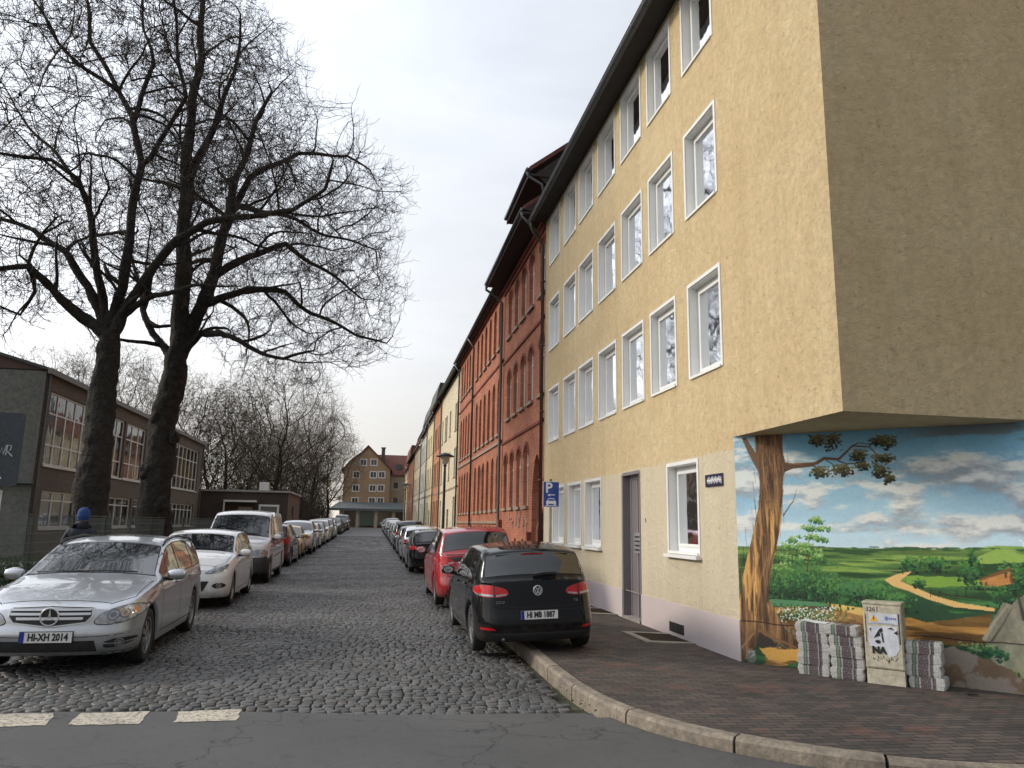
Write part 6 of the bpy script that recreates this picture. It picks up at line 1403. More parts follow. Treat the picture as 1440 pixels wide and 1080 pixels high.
def skeleton(T, r0, r1, step=.3):
    nodes = []; par = []; rm = {}
    def line(pts, start=None, ra=.4, rb=.3):
        prev = start; first = True; tot = sum(math.dist(a, b) for a, b in zip(pts, pts[1:])); acc = 0
        if start is None: nodes.append(pts[0]); par.append(-1); prev = 0; rm[0] = ra
        for a, b in zip(pts, pts[1:]):
            m = max(1, round(math.dist(a, b)/step))
            for k in range(1, m+1):
                t = k/m; acc += math.dist(a, b)/m; q = [a[j]+(b[j]-a[j])*t for j in range(3)]
                q[0] += .05*math.sin(acc*2.1+len(nodes)*.01); q[1] += .07*math.sin(acc*1.6); q[2] += .05*math.sin(acc*2.7)
                nodes.append(tuple(q)); par.append(prev); prev = len(nodes)-1; rm[prev] = ra+(rb-ra)*min(acc/tot, 1)**.8
        return prev
    line(T['trunk'], None, r0, r1); nt = len(nodes)
    for i, L in enumerate(T['limbs']):
        d = [math.dist(L[0], n) for n in nodes]; s = d.index(min(d)); ra = min(rm[s]*.92, T['w'][i]*1.12); line([nodes[s]]+L[1:], s, ra, ra*.22)
    # secondary limbs with a shape of their own
    q_ = random.Random(len(nodes)); prim = [i for i in range(nt+3, len(nodes)) if rm[i] < .33]; 
    for i in prim[::3]:
        if q_.random() < .25: continue
        p0 = Vector(nodes[i]); d0 = (p0-Vector(nodes[par[i]])).normalized(); sd_ = Vector((q_.gauss(0, 1), q_.gauss(0, 1), q_.gauss(.15, .6))).normalized(); d = (d0*.55+sd_).normalized(); L = q_.uniform(1.3, 3.2); k = int(L/step); prev = i; p = p0.copy(); r_a = min(rm[i]*.55, q_.uniform(.05, .11)); bend = Vector((q_.gauss(0, .12), q_.gauss(0, .12), q_.gauss(.05, .10)))
        for j in range(k):
            d = (d + bend + Vector((q_.gauss(0, .13), q_.gauss(0, .13), q_.gauss(0, .13)))).normalized(); p = p + d*step; nodes.append(tuple(p)); par.append(prev); prev = len(nodes)-1; rm[prev] = r_a*(1-.65*j/k)
    return nodes, par, rm
rg = random.Random(5)
T1['w'] = [.19, .14, .2, .22, .12, .30, .17, .15, .17, .11, .12]; T2['w'] = [.17, .32, .27, .16, .14, .15, .15, .16, .13]
n1, p1, r1 = skeleton(T1, .52, .33); n2, p2, r2 = skeleton(T2, .62, .38)
for rm, nn, base in ((r1, n1, 24), (r2, n2, 28)):
    for i, q in enumerate(nn):
        if q[2] < 1.2 and i < 30: rm[i] *= 1 + .35*(1.2-max(q[2], 0))/1.2
A1 = ell_pts(rg, (-9.4, 24.2, 14.6), (5.3, 5.2, 6.6), 2500) + ell_pts(rg, (-11.6, 24, 9.6), (3.2, 3.5, 2.3), 420) + ell_pts(rg, (-4.0, 23, 11.6), (2.6, 2.5, 2.2), 260) + ell_pts(rg, (-10, 25, 20.5), (4, 4, 3), 350)
A2 = ell_pts(rg, (-4.9, 28.8, 12.6), (5.0, 5.0, 4.4), 1650) + ell_pts(rg, (-6.3, 28.8, 17.0), (3.5, 4.6, 4.2), 1050) + ell_pts(rg, (-1.6, 27.8, 9.4), (2.4, 3.0, 2.5), 420) + ell_pts(rg, (-6.9, 29.5, 20.6), (2.5, 3.6, 2.8), 380) + ell_pts(rg, (-3.4, 27, 7.5), (2.2, 1.8, 1.2), 120) + ell_pts(rg, (-.9, 29.5, 13.2), (1.6, 2.8, 3.2), 240)
def roughen(me, zmax=9.5):
    from mathutils import noise as mn
    bm = bmesh.new(); bm.from_mesh(me); es = [e for e in bm.edges if max(v.co.z for v in e.verts) < zmax]; bmesh.ops.subdivide_edges(bm, edges=es, cuts=2, use_grid_fill=True); bm.normal_update()
    for v in bm.verts:
        if v.co.z < zmax: p = v.co; k = min(1, max(0, (zmax-p.z)/2)); v.co += v.normal*k*(.055*mn.noise(Vector((p.x*1.9, p.y*1.9, p.z*1.1))) + .05*mn.noise(p*4.2) + .028*mn.noise(Vector((p.x*11, p.y*11, p.z*5))))
    bm.to_mesh(me); bm.free(); me.polygons.foreach_set('use_smooth', [True]*len(me.polygons))
def add_tree(name, label, tk, cr, loc, rz=0, sc_=1, group=None, meshes_world=False):
    t = thing(name, label, 'tree', loc, 0, group, local=True)
    for nm, me in (('trunk', tk), ('crown', cr)):
        o = bpy.data.objects.new(nm, me); C.objects.link(o); o.parent = t
        if meshes_world: o.location = -Vector(loc)
    t.rotation_euler = (0, 0, rz); t.scale = (sc_, sc_, sc_); return t
tk, cr = tree_meshes(n1, p1, A1, 11, 't1', rmin=r1, ntw=5); roughen(tk); add_tree('bare_tree', 'huge bare tree left of its twin, branches running out of the picture', tk, cr, (-8, 24.5, 0), meshes_world=True, group='two large bare trees behind the fence')
# burls on the second trunk
tk, cr = tree_meshes(n2, p2, A2, 12, 't2', rmin=r2, ntw=5)
bm = bmesh.new(); bm.from_mesh(tk)
for (x, y, z, r_) in ((-7.72, 28.25, 3.3, .27), (-7.15, 28.15, 2.2, .25), (-7.62, 28.3, 5.2, .2), (-7.0, 28.3, 4.5, .2)):
    ret = bmesh.ops.create_icosphere(bm, subdivisions=3, radius=r_)
    for v in ret['verts']: v.co = Vector((v.co.x, v.co.y, v.co.z*1.3))*(1+.15*math.sin(v.co.x*17)*math.sin(v.co.z*15)) + Vector((x, y, z))
for f in bm.faces: f.smooth = True
bm.to_mesh(tk); bm.free(); roughen(tk)
add_tree('bare_tree', 'huge bare tree right of its twin, crown hanging over the street', tk, cr, (-7.35, 28.5, 0), meshes_world=True, group='two large bare trees behind the fence')
# background trees: three kinds, copied
def proto(seed, h, rad, na, leaves=None, bush=False):
    r_ = random.Random(seed); n = [(0, 0, -.3)]; p = [-1]
    zf = h*.22
    while n[-1][2] < zf: n.append((n[-1][0]+r_.uniform(-.05, .05), n[-1][1]+r_.uniform(-.05, .05), n[-1][2]+.4)); p.append(len(n)-2)
    A = ell_pts(r_, (0, 0, h*.62), (rad, rad, h*.40), na, .2)
    return tree_meshes(n, p, A, seed, 'bg', tip=.011, ex=2.15, ntw=3, twl=1.3, twigm=m_twig2, thick=.12, step=.5, leaves=leaves)
m_ivy = mat('ivy_leaves', (.022, .030, .012), .6, c2=(.035, .045, .018), ns=.8)
PA = proto(21, 17, 6.0, 1300); PB = proto(22, 15, 4.5, 950); PC = proto(23, 15, 4.2, 700, leaves=(.45, 6, m_ivy))
bgt = [(PA, -10.2, 84, 1.12, 'broad bare tree rising behind the middle of the annexe roof'), (PB, -7.2, 94, 1.08, 'bare tree between the broad one and the ochre gabled house'), (PA, -5.9, 107, .82, 'lower bare tree nearest the ochre gabled house, above the far cars'),
       (PC, -13.6, 77, .98, 'ivy covered dark tree beside the far end of the school'), (PB, -16.5, 82, 1.0, 'bare tree behind the far end of the school roof'), (PC, -12.2, 90, .8, 'ivy dark tree partly hidden behind the broad bare tree'),
       (PB, -9.0, 101, .9, 'slender bare tree deep in the group behind the annexe'), (PA, -20.5, 78, .98, 'bare tree over the school roof between the two big trunks'), (PB, -24, 74, 1.15, 'bare tree over the school roof just left of the big trunks'),
       (PA, -30.5, 76, .98, 'bare tree over the left part of the school roof'), (PB, -35, 70, 1.05, 'leftmost bare tree behind the school roof'), (PB, -15.5, 100, 1.0, 'bare tree deep behind the ivy covered trees'), (PA, -12.5, 112, .85, 'farthest bare tree seen through the group behind the annexe')]
for i, (pr, x, y, s, lab) in enumerate(bgt): add_tree('bare_tree', lab, pr[0], pr[1], (x, y, gz(y)), i*1.3, s, 'bare trees behind the school and the annexe')
def thicket():
    r_ = np.random.default_rng(3); n = 26000; x = r_.uniform(-22, -6.0, n); y = r_.uniform(76, 122, n); z = r_.gamma(2.2, 1.1, n); z = np.minimum(z, 6.5); L = r_.uniform(.5, 1.4, (n, 1)); d = r_.normal(0, .5, (n, 3)); d[:, 2] = np.abs(d[:, 2])+.5; d /= np.linalg.norm(d, axis=1, keepdims=True)
    a = np.stack([x, y, z+.01*np.clip(y-30, 0, 110)], 1); b = a+d*L; o = np.cross(d, r_.normal(0, 1, (n, 3))); o /= np.linalg.norm(o, axis=1, keepdims=True); o *= .022
    V = np.stack([a-o, a+o, b+o*.4, b-o*.4], 1).reshape(-1, 3); me = bpy.data.meshes.new('thicket'); me.from_pydata(V.tolist(), [], (np.arange(n)[:, None]*4+np.arange(4)).tolist())
    me.materials.append(mat('thicket_brown', (.06, .04, .026), .9, c2=(.035, .03, .018), ns=.4)); o = bpy.data.objects.new('thicket', me); C.objects.link(o)
    tag(o, 'dense brown winter undergrowth filling the ground behind the annexe', 'undergrowth', kind='stuff')
thicket()
# ---------------- fence, hedge, signs, person ----------------
def fence():
    m = mat('fence_green', (.02, .05, .036), .5, .3, c2=(.016, .042, .03), ns=4); X = -7.0; t = thing('mesh_fence', 'dark green wire mesh fence on posts in front of the two big trees', 'fence', (X, 26, 0))
    ys = [11.05+2.22*k for k in range(18)]; 
    for y in ys: b = MB().use(m); b.box((X-.03, y-.03, 0), (X+.03, y+.03, 1.74+gz(y))); b.use(m_black).box((X-.032, y-.032, 1.74+gz(y)), (X+.032, y+.032, 1.76+gz(y))); b.build('post', parent=t)
    for i, (a, c) in enumerate(zip(ys, ys[1:])):
        b = MB().use(m); z0 = .1
        for k in range(9): z = z0+.08+k*.195; b.use(mat('fence_wire', (.13, .15, .14), .5, .4)); b.box((X+.031, a, z-.006), (X+.039, c, z+.006)); b.box((X+.043, a, z-.006), (X+.051, c, z+.006))
        n = 44
        for k in range(1, n): y = a+(c-a)*k/n; b.box((X+.0385, y-.0025, z0), (X+.0435, y+.0025, 1.70))
        b.build('mesh_panel', parent=t)
fence()
def leafy(name, label, box_, n, m, size, cat='shrub', z=None, seed=1, stuff=True, up=.2):
    r_ = np.random.default_rng(seed); (x0, x1), (y0, y1), (z0, z1) = box_; c = np.stack([r_.uniform(x0, x1, n), r_.uniform(y0, y1, n), z0+(z1-z0)*r_.random(n)**1.3], 1)
    a = r_.normal(0, 1, (n, 3)); a[:, 2] += up; a /= np.linalg.norm(a, axis=1, keepdims=True); b = np.cross(a, r_.normal(0, 1, (n, 3))); b /= np.linalg.norm(b, axis=1, keepdims=True); s = r_.uniform(size*.5, size, (n, 1))
    V = np.stack([c-a*s, c-b*s*.5, c+a*s, c+b*s*.5], 1).reshape(-1, 3); me = bpy.data.meshes.new(name); me.from_pydata(V.tolist(), [], (np.arange(n)[:, None]*4+np.arange(4)).tolist()); me.materials.append(m); o = bpy.data.objects.new(name, me); C.objects.link(o)
    tag(o, label, cat, kind='stuff' if stuff else None); return o
m_dleaf = mat('dead_leaves', (.10, .042, .018), .8, c2=(.05, .026, .014), ns=7); m_gleaf = mat('ground_ivy', (.03, .06, .014), .6, c2=(.018, .035, .01), ns=2.5); m_grass = mat('grass_blades', (.05, .10, .02), .7, c2=(.03, .06, .012), ns=1.2)
leafy('fallen_leaves', 'brown fallen leaves along the foot of the green fence', ((-6.95, -5.9), (9, 34), (.1, .2)), 14000, m_dleaf, .07, 'leaves', seed=2)
leafy('ground_cover', 'low green ivy and weeds growing through the mesh fence', ((-8.4, -6.6), (10, 34), (.1, .62)), 20000, m_gleaf, .07, 'plants', seed=3, up=.6)
leafy('grass', 'short winter grass of the school yard', ((-17, -7), (10, 32), (.09, .2)), 60000, m_grass, .10, 'grass', seed=4, up=2)
leafy('rubble_leaves', 'scattered small brown leaves in the right gutter', ((1.75, 2.15), (7.2, 34), (.012, .03)), 900, m_dleaf, .022, 'leaves', seed=6, up=0)
def parking_sign():
    x, y = 4.46, 19.0; t = thing('parking_sign', 'blue parking sign with white P and car pictogram on a grey post', 'sign', (x, y, 0))
    b = MB().use(m_steel); b.tube([(x, y+.05, 0), (x, y+.05, 2.84)], .035, 12); b.use(m_black).tube([(x, y+.05, 2.84), (x, y+.05, 2.87)], .038, 12); b.build('post', parent=t, smooth=False)
    mb_ = mat('parking_blue', (.008, .05, .30), .35, coat=.3); mw = mat('parking_white', (.75, .76, .78), .35)
    w, h, z0 = .21, .64, 2.17; y0 = y-.01
    b = MB().use(mw); b.box((x-w, y0-.004, z0), (x+w, y0+.01, z0+h)); b.use(mb_).box((x-w+.01, y0-.007, z0+.01), (x+w-.01, y0-.004, z0+h-.01)); p = b.build('plate', parent=t, bevel=.003)
    me = text_mesh('P', .36, .002, mw, 'lettering', bold=.008); xform(me, face_rot(0, -1), Vector((x-.06, y0-.010, z0+.47))); o = place(me, 'lettering', p)
    yy = y0-.011; X = lambda u: x+u
    b = MB().use(mw)                                # kerb-parking pictogram: arrow, car and kerb
    b.prism([(X(-.10), yy, z0+.30), (X(-.02), yy, z0+.335), (X(-.03), yy, z0+.315), (X(.10), yy, z0+.315), (X(.10), yy, z0+.295), (X(-.03), yy, z0+.295), (X(-.02), yy, z0+.265)], (0, .003, 0))
    b.prism([(X(a), yy, z0+c) for a, c in ((-.13, .08), (.13, .08), (.13, .14), (.10, .16), (.07, .22), (-.07, .22), (-.10, .16), (-.13, .14))], (0, .003, 0))
    b.box((X(-.12), yy, z0+.05), (X(-.07), yy+.003, z0+.08)); b.box((X(.07), yy, z0+.05), (X(.12), yy+.003, z0+.08)); b.box((X(-.16), yy, z0+.03), (X(.16), yy+.003, z0+.045))
    b.use(mb_).box((X(-.075), yy-.002, z0+.155), (X(.075), yy, z0+.20)); b.build('pictogram', parent=p)
parking_sign()
def back_sign():
    y = 8.0; x0, x1 = -4.02, -3.33; z0, z1 = 1.98, 2.68; t = thing('traffic_sign', 'dark grey back of a traffic sign with white scrawl at the left edge', 'sign', (-3.66, y, 0))
    mg = mat('sign_back', (.045, .055, .065), .5, .2, c2=(.035, .042, .05), ns=2, fs=30); b = MB().use(mg); pts = []
    for cx, cz, a0 in ((x1-.04, z1-.04, 0), (x0+.04, z1-.04, 90), (x0+.04, z0+.04, 180), (x1-.04, z0+.04, 270)):
        for k in range(5): a = R(a0+k*22.5); pts.append((cx+.04*math.cos(a), y, cz+.04*math.sin(a)))
    b.prism(pts, (0, .004, 0)); p = b.build('plate', parent=t, fix=True)
    b = MB().use(m_steel); b.tube([(-3.70, y-.04, 0), (-3.70, y-.04, 2.78)], .03, 12); b.lathe([(0, 0), (.035, 0), (.038, -.04)], (-3.70, y-.04, 2.81), k=12); b.build('post', parent=t, smooth=False)
    b = MB().use(mat('pale_scrawl', (.45, .48, .5), .7)); r_ = .006
    S = [[(-3.62, 2.27), (-3.58, 2.36), (-3.55, 2.27)], [(-3.61, 2.30), (-3.56, 2.31)], [(-3.54, 2.33), (-3.52, 2.27), (-3.49, 2.34), (-3.47, 2.28), (-3.44, 2.37)], [(-3.44, 2.27), (-3.43, 2.37), (-3.385, 2.36), (-3.39, 2.32), (-3.43, 2.31), (-3.36, 2.26)]]
    for s in S: b.tube([(-3.595+(a+3.62)*.74, y-.003, c) for a, c in s], r_, 5)
    b.build('scrawl', parent=p)
    b = MB().use(m_white); b.prism([(a, y-.003, c) for a, c in ((-3.55, 2.045), (-3.53, 2.08), (-3.49, 2.075), (-3.47, 2.05), (-3.50, 2.04), (-3.51, 2.055))], (0, .002, 0)); b.build('sticker', parent=p)
back_sign()
def skin_obj(name, joints, bones, m, parent, lv=2, root=0):
    me = bpy.data.meshes.new(name); me.from_pydata([j[:3] for j in joints], bones, []); o = bpy.data.objects.new(name, me); C.objects.link(o)
    md = o.modifiers.new('skin', 'SKIN'); md.use_smooth_shade = True; md.branch_smoothing = .5
    for i, j in enumerate(joints):
        s = me.skin_vertices[0].data[i]; rx = j[3]; ry = j[4] if len(j) > 4 else rx; s.radius = (rx, ry); s.use_root = (i == root)
    sub = o.modifiers.new('sub', 'SUBSURF'); sub.levels = lv; sub.render_levels = lv
    bpy.context.view_layer.update(); dg = bpy.context.evaluated_depsgraph_get(); m2 = bpy.data.meshes.new_from_object(o.evaluated_get(dg)); bpy.data.objects.remove(o)
    m2.materials.clear(); m2.materials.append(m); m2.polygons.foreach_set('use_smooth', [True]*len(m2.polygons)); o = bpy.data.objects.new(name, m2); C.objects.link(o); o.parent = parent; return o
def person():
    x, y, z = -5.16, 15.2, .04; t = thing('person', 'person in a dark jacket and bright blue knitted cap walking away behind the silver car', 'person', (x, y, z), R(8), local=True)
    skin = mat('skin', (.45, .27, .2), .6); jk = mat('jacket_navy', (.012, .015, .03), .75, c2=(.008, .010, .02), ns=9, bs=.6, bscale=14, bd=.02); tr = mat('trousers_dark', (.015, .016, .02), .85, c2=(.02, .02, .024), ns=9); cap = mat('cap_blue', (.022, .06, .21), .9, c2=(.014, .042, .16), ns=30, bs=.5, bscale=90, bd=.006)
    # one continuous body: facing +Y, mid stride
    J = [(0, 0, .95, .13, .10), (0, .01, 1.15, .13, .10), (0, .02, 1.34, .13, .10), (0, .03, 1.45, .06, .06), (0, .04, 1.55, .052, .052), (0, .05, 1.66, .078, .095), (0, .055, 1.75, .06, .07),
         (.09, 0, .88, .085), (.10, .14, .50, .055), (.10, .10, .10, .04), (.10, .27, .05, .038), (-.09, 0, .88, .085), (-.10, -.06, .50, .055), (-.10, -.30, .14, .04), (-.10, -.16, .05, .038),
         (.17, .02, 1.38, .045), (.24, -.08, 1.14, .042), (.23, .06, .90, .032), (-.17, .02, 1.38, .045), (-.25, .08, 1.15, .042), (-.24, .24, .95, .032)]
    Bn = [(0, 1), (1, 2), (2, 3), (3, 4), (4, 5), (5, 6), (0, 7), (7, 8), (8, 9), (9, 10), (0, 11), (11, 12), (12, 13), (13, 14), (3, 15), (15, 16), (16, 17), (3, 18), (18, 19), (19, 20)]
    for sg, w, pr in ((1, (.23, .06, .90), 17), (-1, (-.24, .24, .95), 20)):     # hands: palm, four fingers, thumb
        p = len(J); J.append((w[0], w[1]+.035, w[2]-.07, .026)); Bn.append((pr, p))
        for k in range(4):
            fx = w[0]+sg*(.0)+(-.03+.02*k)*.6; a = len(J); fl = (.06, .07, .068, .052)[k]
            J += [(fx, w[1]+.05+.004*k, w[2]-.10, .0095), (fx, w[1]+.062, w[2]-.10-fl*.55, .009), (fx, w[1]+.05, w[2]-.10-fl, .008)]; Bn += [(p, a), (a, a+1), (a+1, a+2)]
        a = len(J); J += [(w[0]-sg*.035, w[1]+.06, w[2]-.075, .011), (w[0]-sg*.035, w[1]+.085, w[2]-.11, .009)]; Bn += [(p, a), (a, a+1)]
    skin_obj('body', J, Bn, skin, t)
    # clothes
    skin_obj('jacket', [(0, 0, .80, .20, .15), (0, .01, 1.0, .195, .15), (0, .01, 1.2, .20, .155), (0, .02, 1.36, .215, .15), (0, .02, 1.47, .15, .12), (0, .03, 1.57, .095, .10), (.205, .02, 1.41, .10), (.27, -.08, 1.14, .07), (.24, .05, .95, .055), (-.205, .02, 1.41, .10), (-.28, .07, 1.15, .07), (-.255, .21, .98, .055)],
             [(0, 1), (1, 2), (2, 3), (3, 4), (4, 5), (3, 6), (6, 7), (7, 8), (3, 9), (9, 10), (10, 11)], jk, t)
    skin_obj('trousers', [(0, 0, .93, .155, .125), (.10, .0, .80, .105), (.105, .15, .50, .082), (.10, .105, .14, .066), (-.10, .0, .80, .105), (-.105, -.05, .50, .082), (-.10, -.29, .18, .066)], [(0, 1), (1, 2), (2, 3), (0, 4), (4, 5), (5, 6)], tr, t)
    for sg, (fy, fz) in ((1, (.10, .0)), (-1, (-.30, .05))):
        skin_obj('shoe', [(sg*.10, fy-.04, fz+.07, .055), (sg*.10, fy+.06, fz+.055, .05), (sg*.10, fy+.19, fz+.04, .042)], [(0, 1), (1, 2)], m_black, t)
    b = MB().use(jk); b.lathe([(.10, -.10), (.125, -.06), (.12, .0), (.095, .03), (.075, .0), (.07, -.06)], (0, .03, 1.56), k=20); b.build('hood', parent=t, smooth=True)
    b = MB().use(cap); b.lathe([(.108, -.08), (.113, -.04), (.117, -.035), (.12, .0), (.117, .01), (.115, .05), (.10, .10), (.07, .135), (.03, .15), (0, .152)], (0, .045, 1.69), k=24)
    b.v = [(vx*.92, .045+(vy-.045)*1.06, vz) for vx, vy, vz in b.v]; b.build('knitted_cap', parent=t, smooth=True)
    # face and ears
    b = MB().use(skin); b.tube([(0, .15, 1.68), (0, .172, 1.645)], [.008, .014], 6); 
    b.build('nose', parent=t, smooth=True)
    for sg in (-1, 1): b = MB().use(skin); b.lathe([(0, -.008), (.02, -.006), (.024, 0), (.018, .008)], (sg*.085, .05, 1.645), (1, 0, 0), 10); b.build('ear', parent=t, smooth=True); b = MB().use(m_dark); b.lathe([(0, .008), (.009, .004), (.011, 0)], (sg*.03, .137, 1.675), (0, 1, 0), 8); b.build('eye', parent=t, smooth=True)
    b = MB().use(mat('lips', (.35, .14, .12), .5)); b.box((-.022, .135, 1.607), (.022, .145, 1.615)); b.build('mouth', parent=t)
person()
# ---------------- the painted corner: a landscape on the chamfered wall ----------------
def mural():
    q = [0.00404799, -0.000144959, -0.303161, 0.000446645, -0.00382631, 3.51316, 0.000221097, 6.23032e-05]     # sketch units -> metres on the wall
    def U(p):
        x, y = p; w = q[6]*x+q[7]*y+1; return ((q[0]*x+q[1]*y+q[2])/w, (q[3]*x+q[4]*y+q[5])/w)
    Wd, Hd, st = 3.534, 2.948, .0075; nx, nz = int(Wd/st)+1, int(Hd/st)+1
    S = np.linspace(0.002, Wd, nx)[None, :].repeat(nz, 0); Z = np.linspace(-.02, Hd, nz)[:, None].repeat(nx, 1); img = np.zeros((nz, nx, 3)); r_ = np.random.default_rng(8)
    def vn(fx, fz, seed, oct_=4, rough=.5):
        out = np.zeros_like(S); a = 1.; t = 0.
        for o in range(oct_):
            g = np.random.default_rng(seed*31+o).random((256, 256)); x = S*fx*2**o+seed*7.3; z = Z*fz*2**o+seed*3.1; xi = np.floor(x).astype(int); zi = np.floor(z).astype(int); u = x-xi; v = z-zi; u = u*u*(3-2*u); v = v*v*(3-2*v)
            G = lambda i, j: g[(zi+j) % 256, (xi+i) % 256]
            out += a*((G(0, 0)*(1-u)+G(1, 0)*u)*(1-v)+(G(0, 1)*(1-u)+G(1, 1)*u)*v); t += a; a *= rough
        return out/t
    ss = lambda a, b, x: np.clip((x-a)/(b-a), 0, 1)**2*(3-2*np.clip((x-a)/(b-a), 0, 1))
    def put(m, c): img[:] = img*(1-m[..., None]) + (np.array(c)/255. if np.ndim(c) == 1 else c)*m[..., None]
    def inside(P, wob=0, seed=1):
        x = S + (vn(9, 9, seed)-.5)*wob; z = Z + (vn(9, 9, seed+1)-.5)*wob; m = np.zeros(S.shape, bool); n = len(P)
        for i in range(n):
            (x0, y0), (x1, y1) = P[i], P[(i+1) % n]
            if y0 == y1: continue
            c = ((y0 > z) != (y1 > z)) & (x < (x1-x0)*(z-y0)/(y1-y0)+x0); m ^= c
        return m.astype(float)
    def poly(pts, c, wob=0, seed=1): put(inside([U(p) for p in pts], wob, seed), c)
    def dist(pts, lo=True):
        d = np.full(S.shape, 9.); tt = np.zeros(S.shape); n = len(pts)-1
        for i in range(n):
            a, b = np.array(pts[i]), np.array(pts[i+1]); v = b-a; L = max(v@v, 1e-9); t = np.clip(((S-a[0])*v[0]+(Z-a[1])*v[1])/L, 0, 1); e = np.hypot(S-a[0]-t*v[0], Z-a[1]-t*v[1]); k = e < d; d[k] = e[k]; tt[k] = (i+t[k])/n
        return d, tt
    def stroke(pts, w0, w1, c, seed=1, soft=.006):
        P = [U(p) for p in pts]; d, t = dist(P); w = w0+(w1-w0)*t; put(ss(w, w-soft, d), c)
    def dab(s, z, a, b, ang, c, al=1.):
        R_ = max(a, b)*1.2; i0, i1 = int(max((s-R_)/st, 0)), int(min((s+R_)/st+2, nx)); j0, j1 = int(max((z+.02-R_)/st, 0)), int(min((z+.02+R_)/st+2, nz))
        if i1 <= i0 or j1 <= j0: return
        x = S[j0:j1, i0:i1]-s; y = Z[j0:j1, i0:i1]-z; ca, sa = math.cos(ang), math.sin(ang); u = (x*ca+y*sa)/a; v = (-x*sa+y*ca)/b; m = (np.clip(1.25-(u*u+v*v), 0, .35)/.35)[..., None]*al; img[j0:j1, i0:i1] = img[j0:j1, i0:i1]*(1-m)+np.array(c)/255.*m
    def clump(cx, cy, rx, ry, n, sz, cols, ang=None):
        s0, z0 = U((cx, cy)); rs = rx*.0038; rz_ = ry*.0036
        for k in range(n):
            u, v = r_.normal(0, .5, 2); u, v = np.clip(u, -1, 1), np.clip(v, -1, 1); c = cols[min(len(cols)-1, max(0, int((v*.5+.5+r_.normal(0, .18))*len(cols))))]
            dab(s0+u*rs, z0+v*rz_, sz*r_.uniform(.5, 1.2), sz*r_.uniform(.3, .7), r_.uniform(0, 3.1) if ang is None else ang+r_.normal(0, .4), np.array(c)+r_.normal(0, 6, 3), .9)
    # sky and clouds
    hz = 1.475 + .02*S; t = np.clip((Z-hz)/(2.95-hz), 0, 1)[..., None]
    img[:] = (np.array([186, 216, 230])*(1-t)**1.3 + np.array([98, 164, 200])*(1-(1-t)**1.3))/255.
    img += (vn(2, 9, 40, 4)[..., None]-.5)*.08
    c1 = vn(1.5, 4.2, 3, 6, .58); c2 = vn(2.8, 6, 9, 5, .6); cm = ss(.44, .64, c1+.12*(np.exp(-((S-.95)/.45)**2-((Z-2.25)/.22)**2)+np.exp(-((S-2.9)/.45)**2-((Z-2.3)/.28)**2)+.8*np.exp(-((Z-1.75)/.14)**2)+.5*np.exp(-((S-.1)/.3)**2))-.03)
    lit = np.clip(.5+(c2-.5)*2.2+(vn(1.5, 4.2, 3, 6, .58)-np.roll(c1, -14, 0))*5, 0, 1)[..., None]; cc = (np.array([150, 152, 158])*(1-lit)+np.array([232, 226, 214])*lit)/255.
    put(cm*.8, cc); put(ss(.5, .62, vn(1.1, 3.5, 17, 5))*.75*ss(2.45, 2.85, Z)*ss(1.9, 2.6, S), (104, 104, 106))
    # fields
    lo = Z < hz + .012*np.sin(S*2.3) + .03*np.exp(-((S-3.0)/.25)**2); d = np.clip((hz-Z)/.9, 0, 1); str_ = vn(1.2, 22, 21, 5, .6); str2 = vn(3, 9, 25, 4)
    far = np.array([112, 150, 66]); near = np.array([44, 98, 48]); f = (far*(1-d[..., None])**2+near*(1-(1-d[..., None])**2))/255.; f = f*(0.55+.85*str_[..., None])
    yb = (ss(.52, .64, str_)*np.exp(-((d-.22)/.2)**2)*.8)[..., None]; f = f*(1-yb)+np.array([150, 176, 62])/255.*yb; dk = (ss(.5, .62, vn(1.4, 16, 33, 5))*.75*(d > .03))[..., None]; f = f*(1-dk)+np.array([30, 66, 34])/255.*dk
    img[:] = np.where(lo[..., None], f, img)
    for k in range(46): s = r_.uniform(.8, 3.5); dab(s, 1.47+.02*s+r_.uniform(-.02, .012), r_.uniform(.03, .12), .009, 0, (52, 92, 52), .8)
    poly([(690, 625), (1000, 640), (960, 660), (760, 668), (690, 650)], (120, 164, 52), .03, 5); poly([(940, 560), (1010, 532), (1060, 540), (1110, 560), (1110, 580), (950, 585)], (140, 178, 70), .02, 6); poly([(470, 690), (640, 700), (560, 640), (440, 650)], (66, 120, 66), .04, 7)
    # ochre foreground
    m = inside([U(p) for p in [(190, 740), (420, 725), (545, 745), (700, 775), (990, 760), (990, 870), (560, 880), (190, 960)]], .05, 11); g = vn(1.6, 17, 51, 5, .6)[..., None]; oc = (np.array([110, 66, 28])*(1-g)+np.array([236, 176, 72])*g)/255.; g2 = ss(.42, .6, vn(2, 12, 57, 4))[..., None]; put(m, oc*(.6+.45*g2))
    poly([(410, 722), (540, 742), (540, 768), (430, 745)], (214, 176, 84), .015, 61)
    # dark shrubs along the bottom of the meadow, path
    dg = [(22, 50, 30), (34, 78, 42), (52, 108, 52), (78, 134, 58)]
    poly([(690, 700), (740, 705), (860, 760), (960, 752), (980, 765), (760, 790), (690, 770)], (36, 74, 46), .03, 63)
    P = [(700, 611), (655, 622), (612, 640), (640, 662), (700, 682), (760, 708), (860, 738), (1000, 752), (1004, 742), (880, 722), (790, 698), (720, 668), (668, 645), (690, 628), (708, 613)]; poly(P, (222, 176, 96), .008, 65); stroke([(600, 607), (700, 611)], .006, .006, (170, 170, 96))
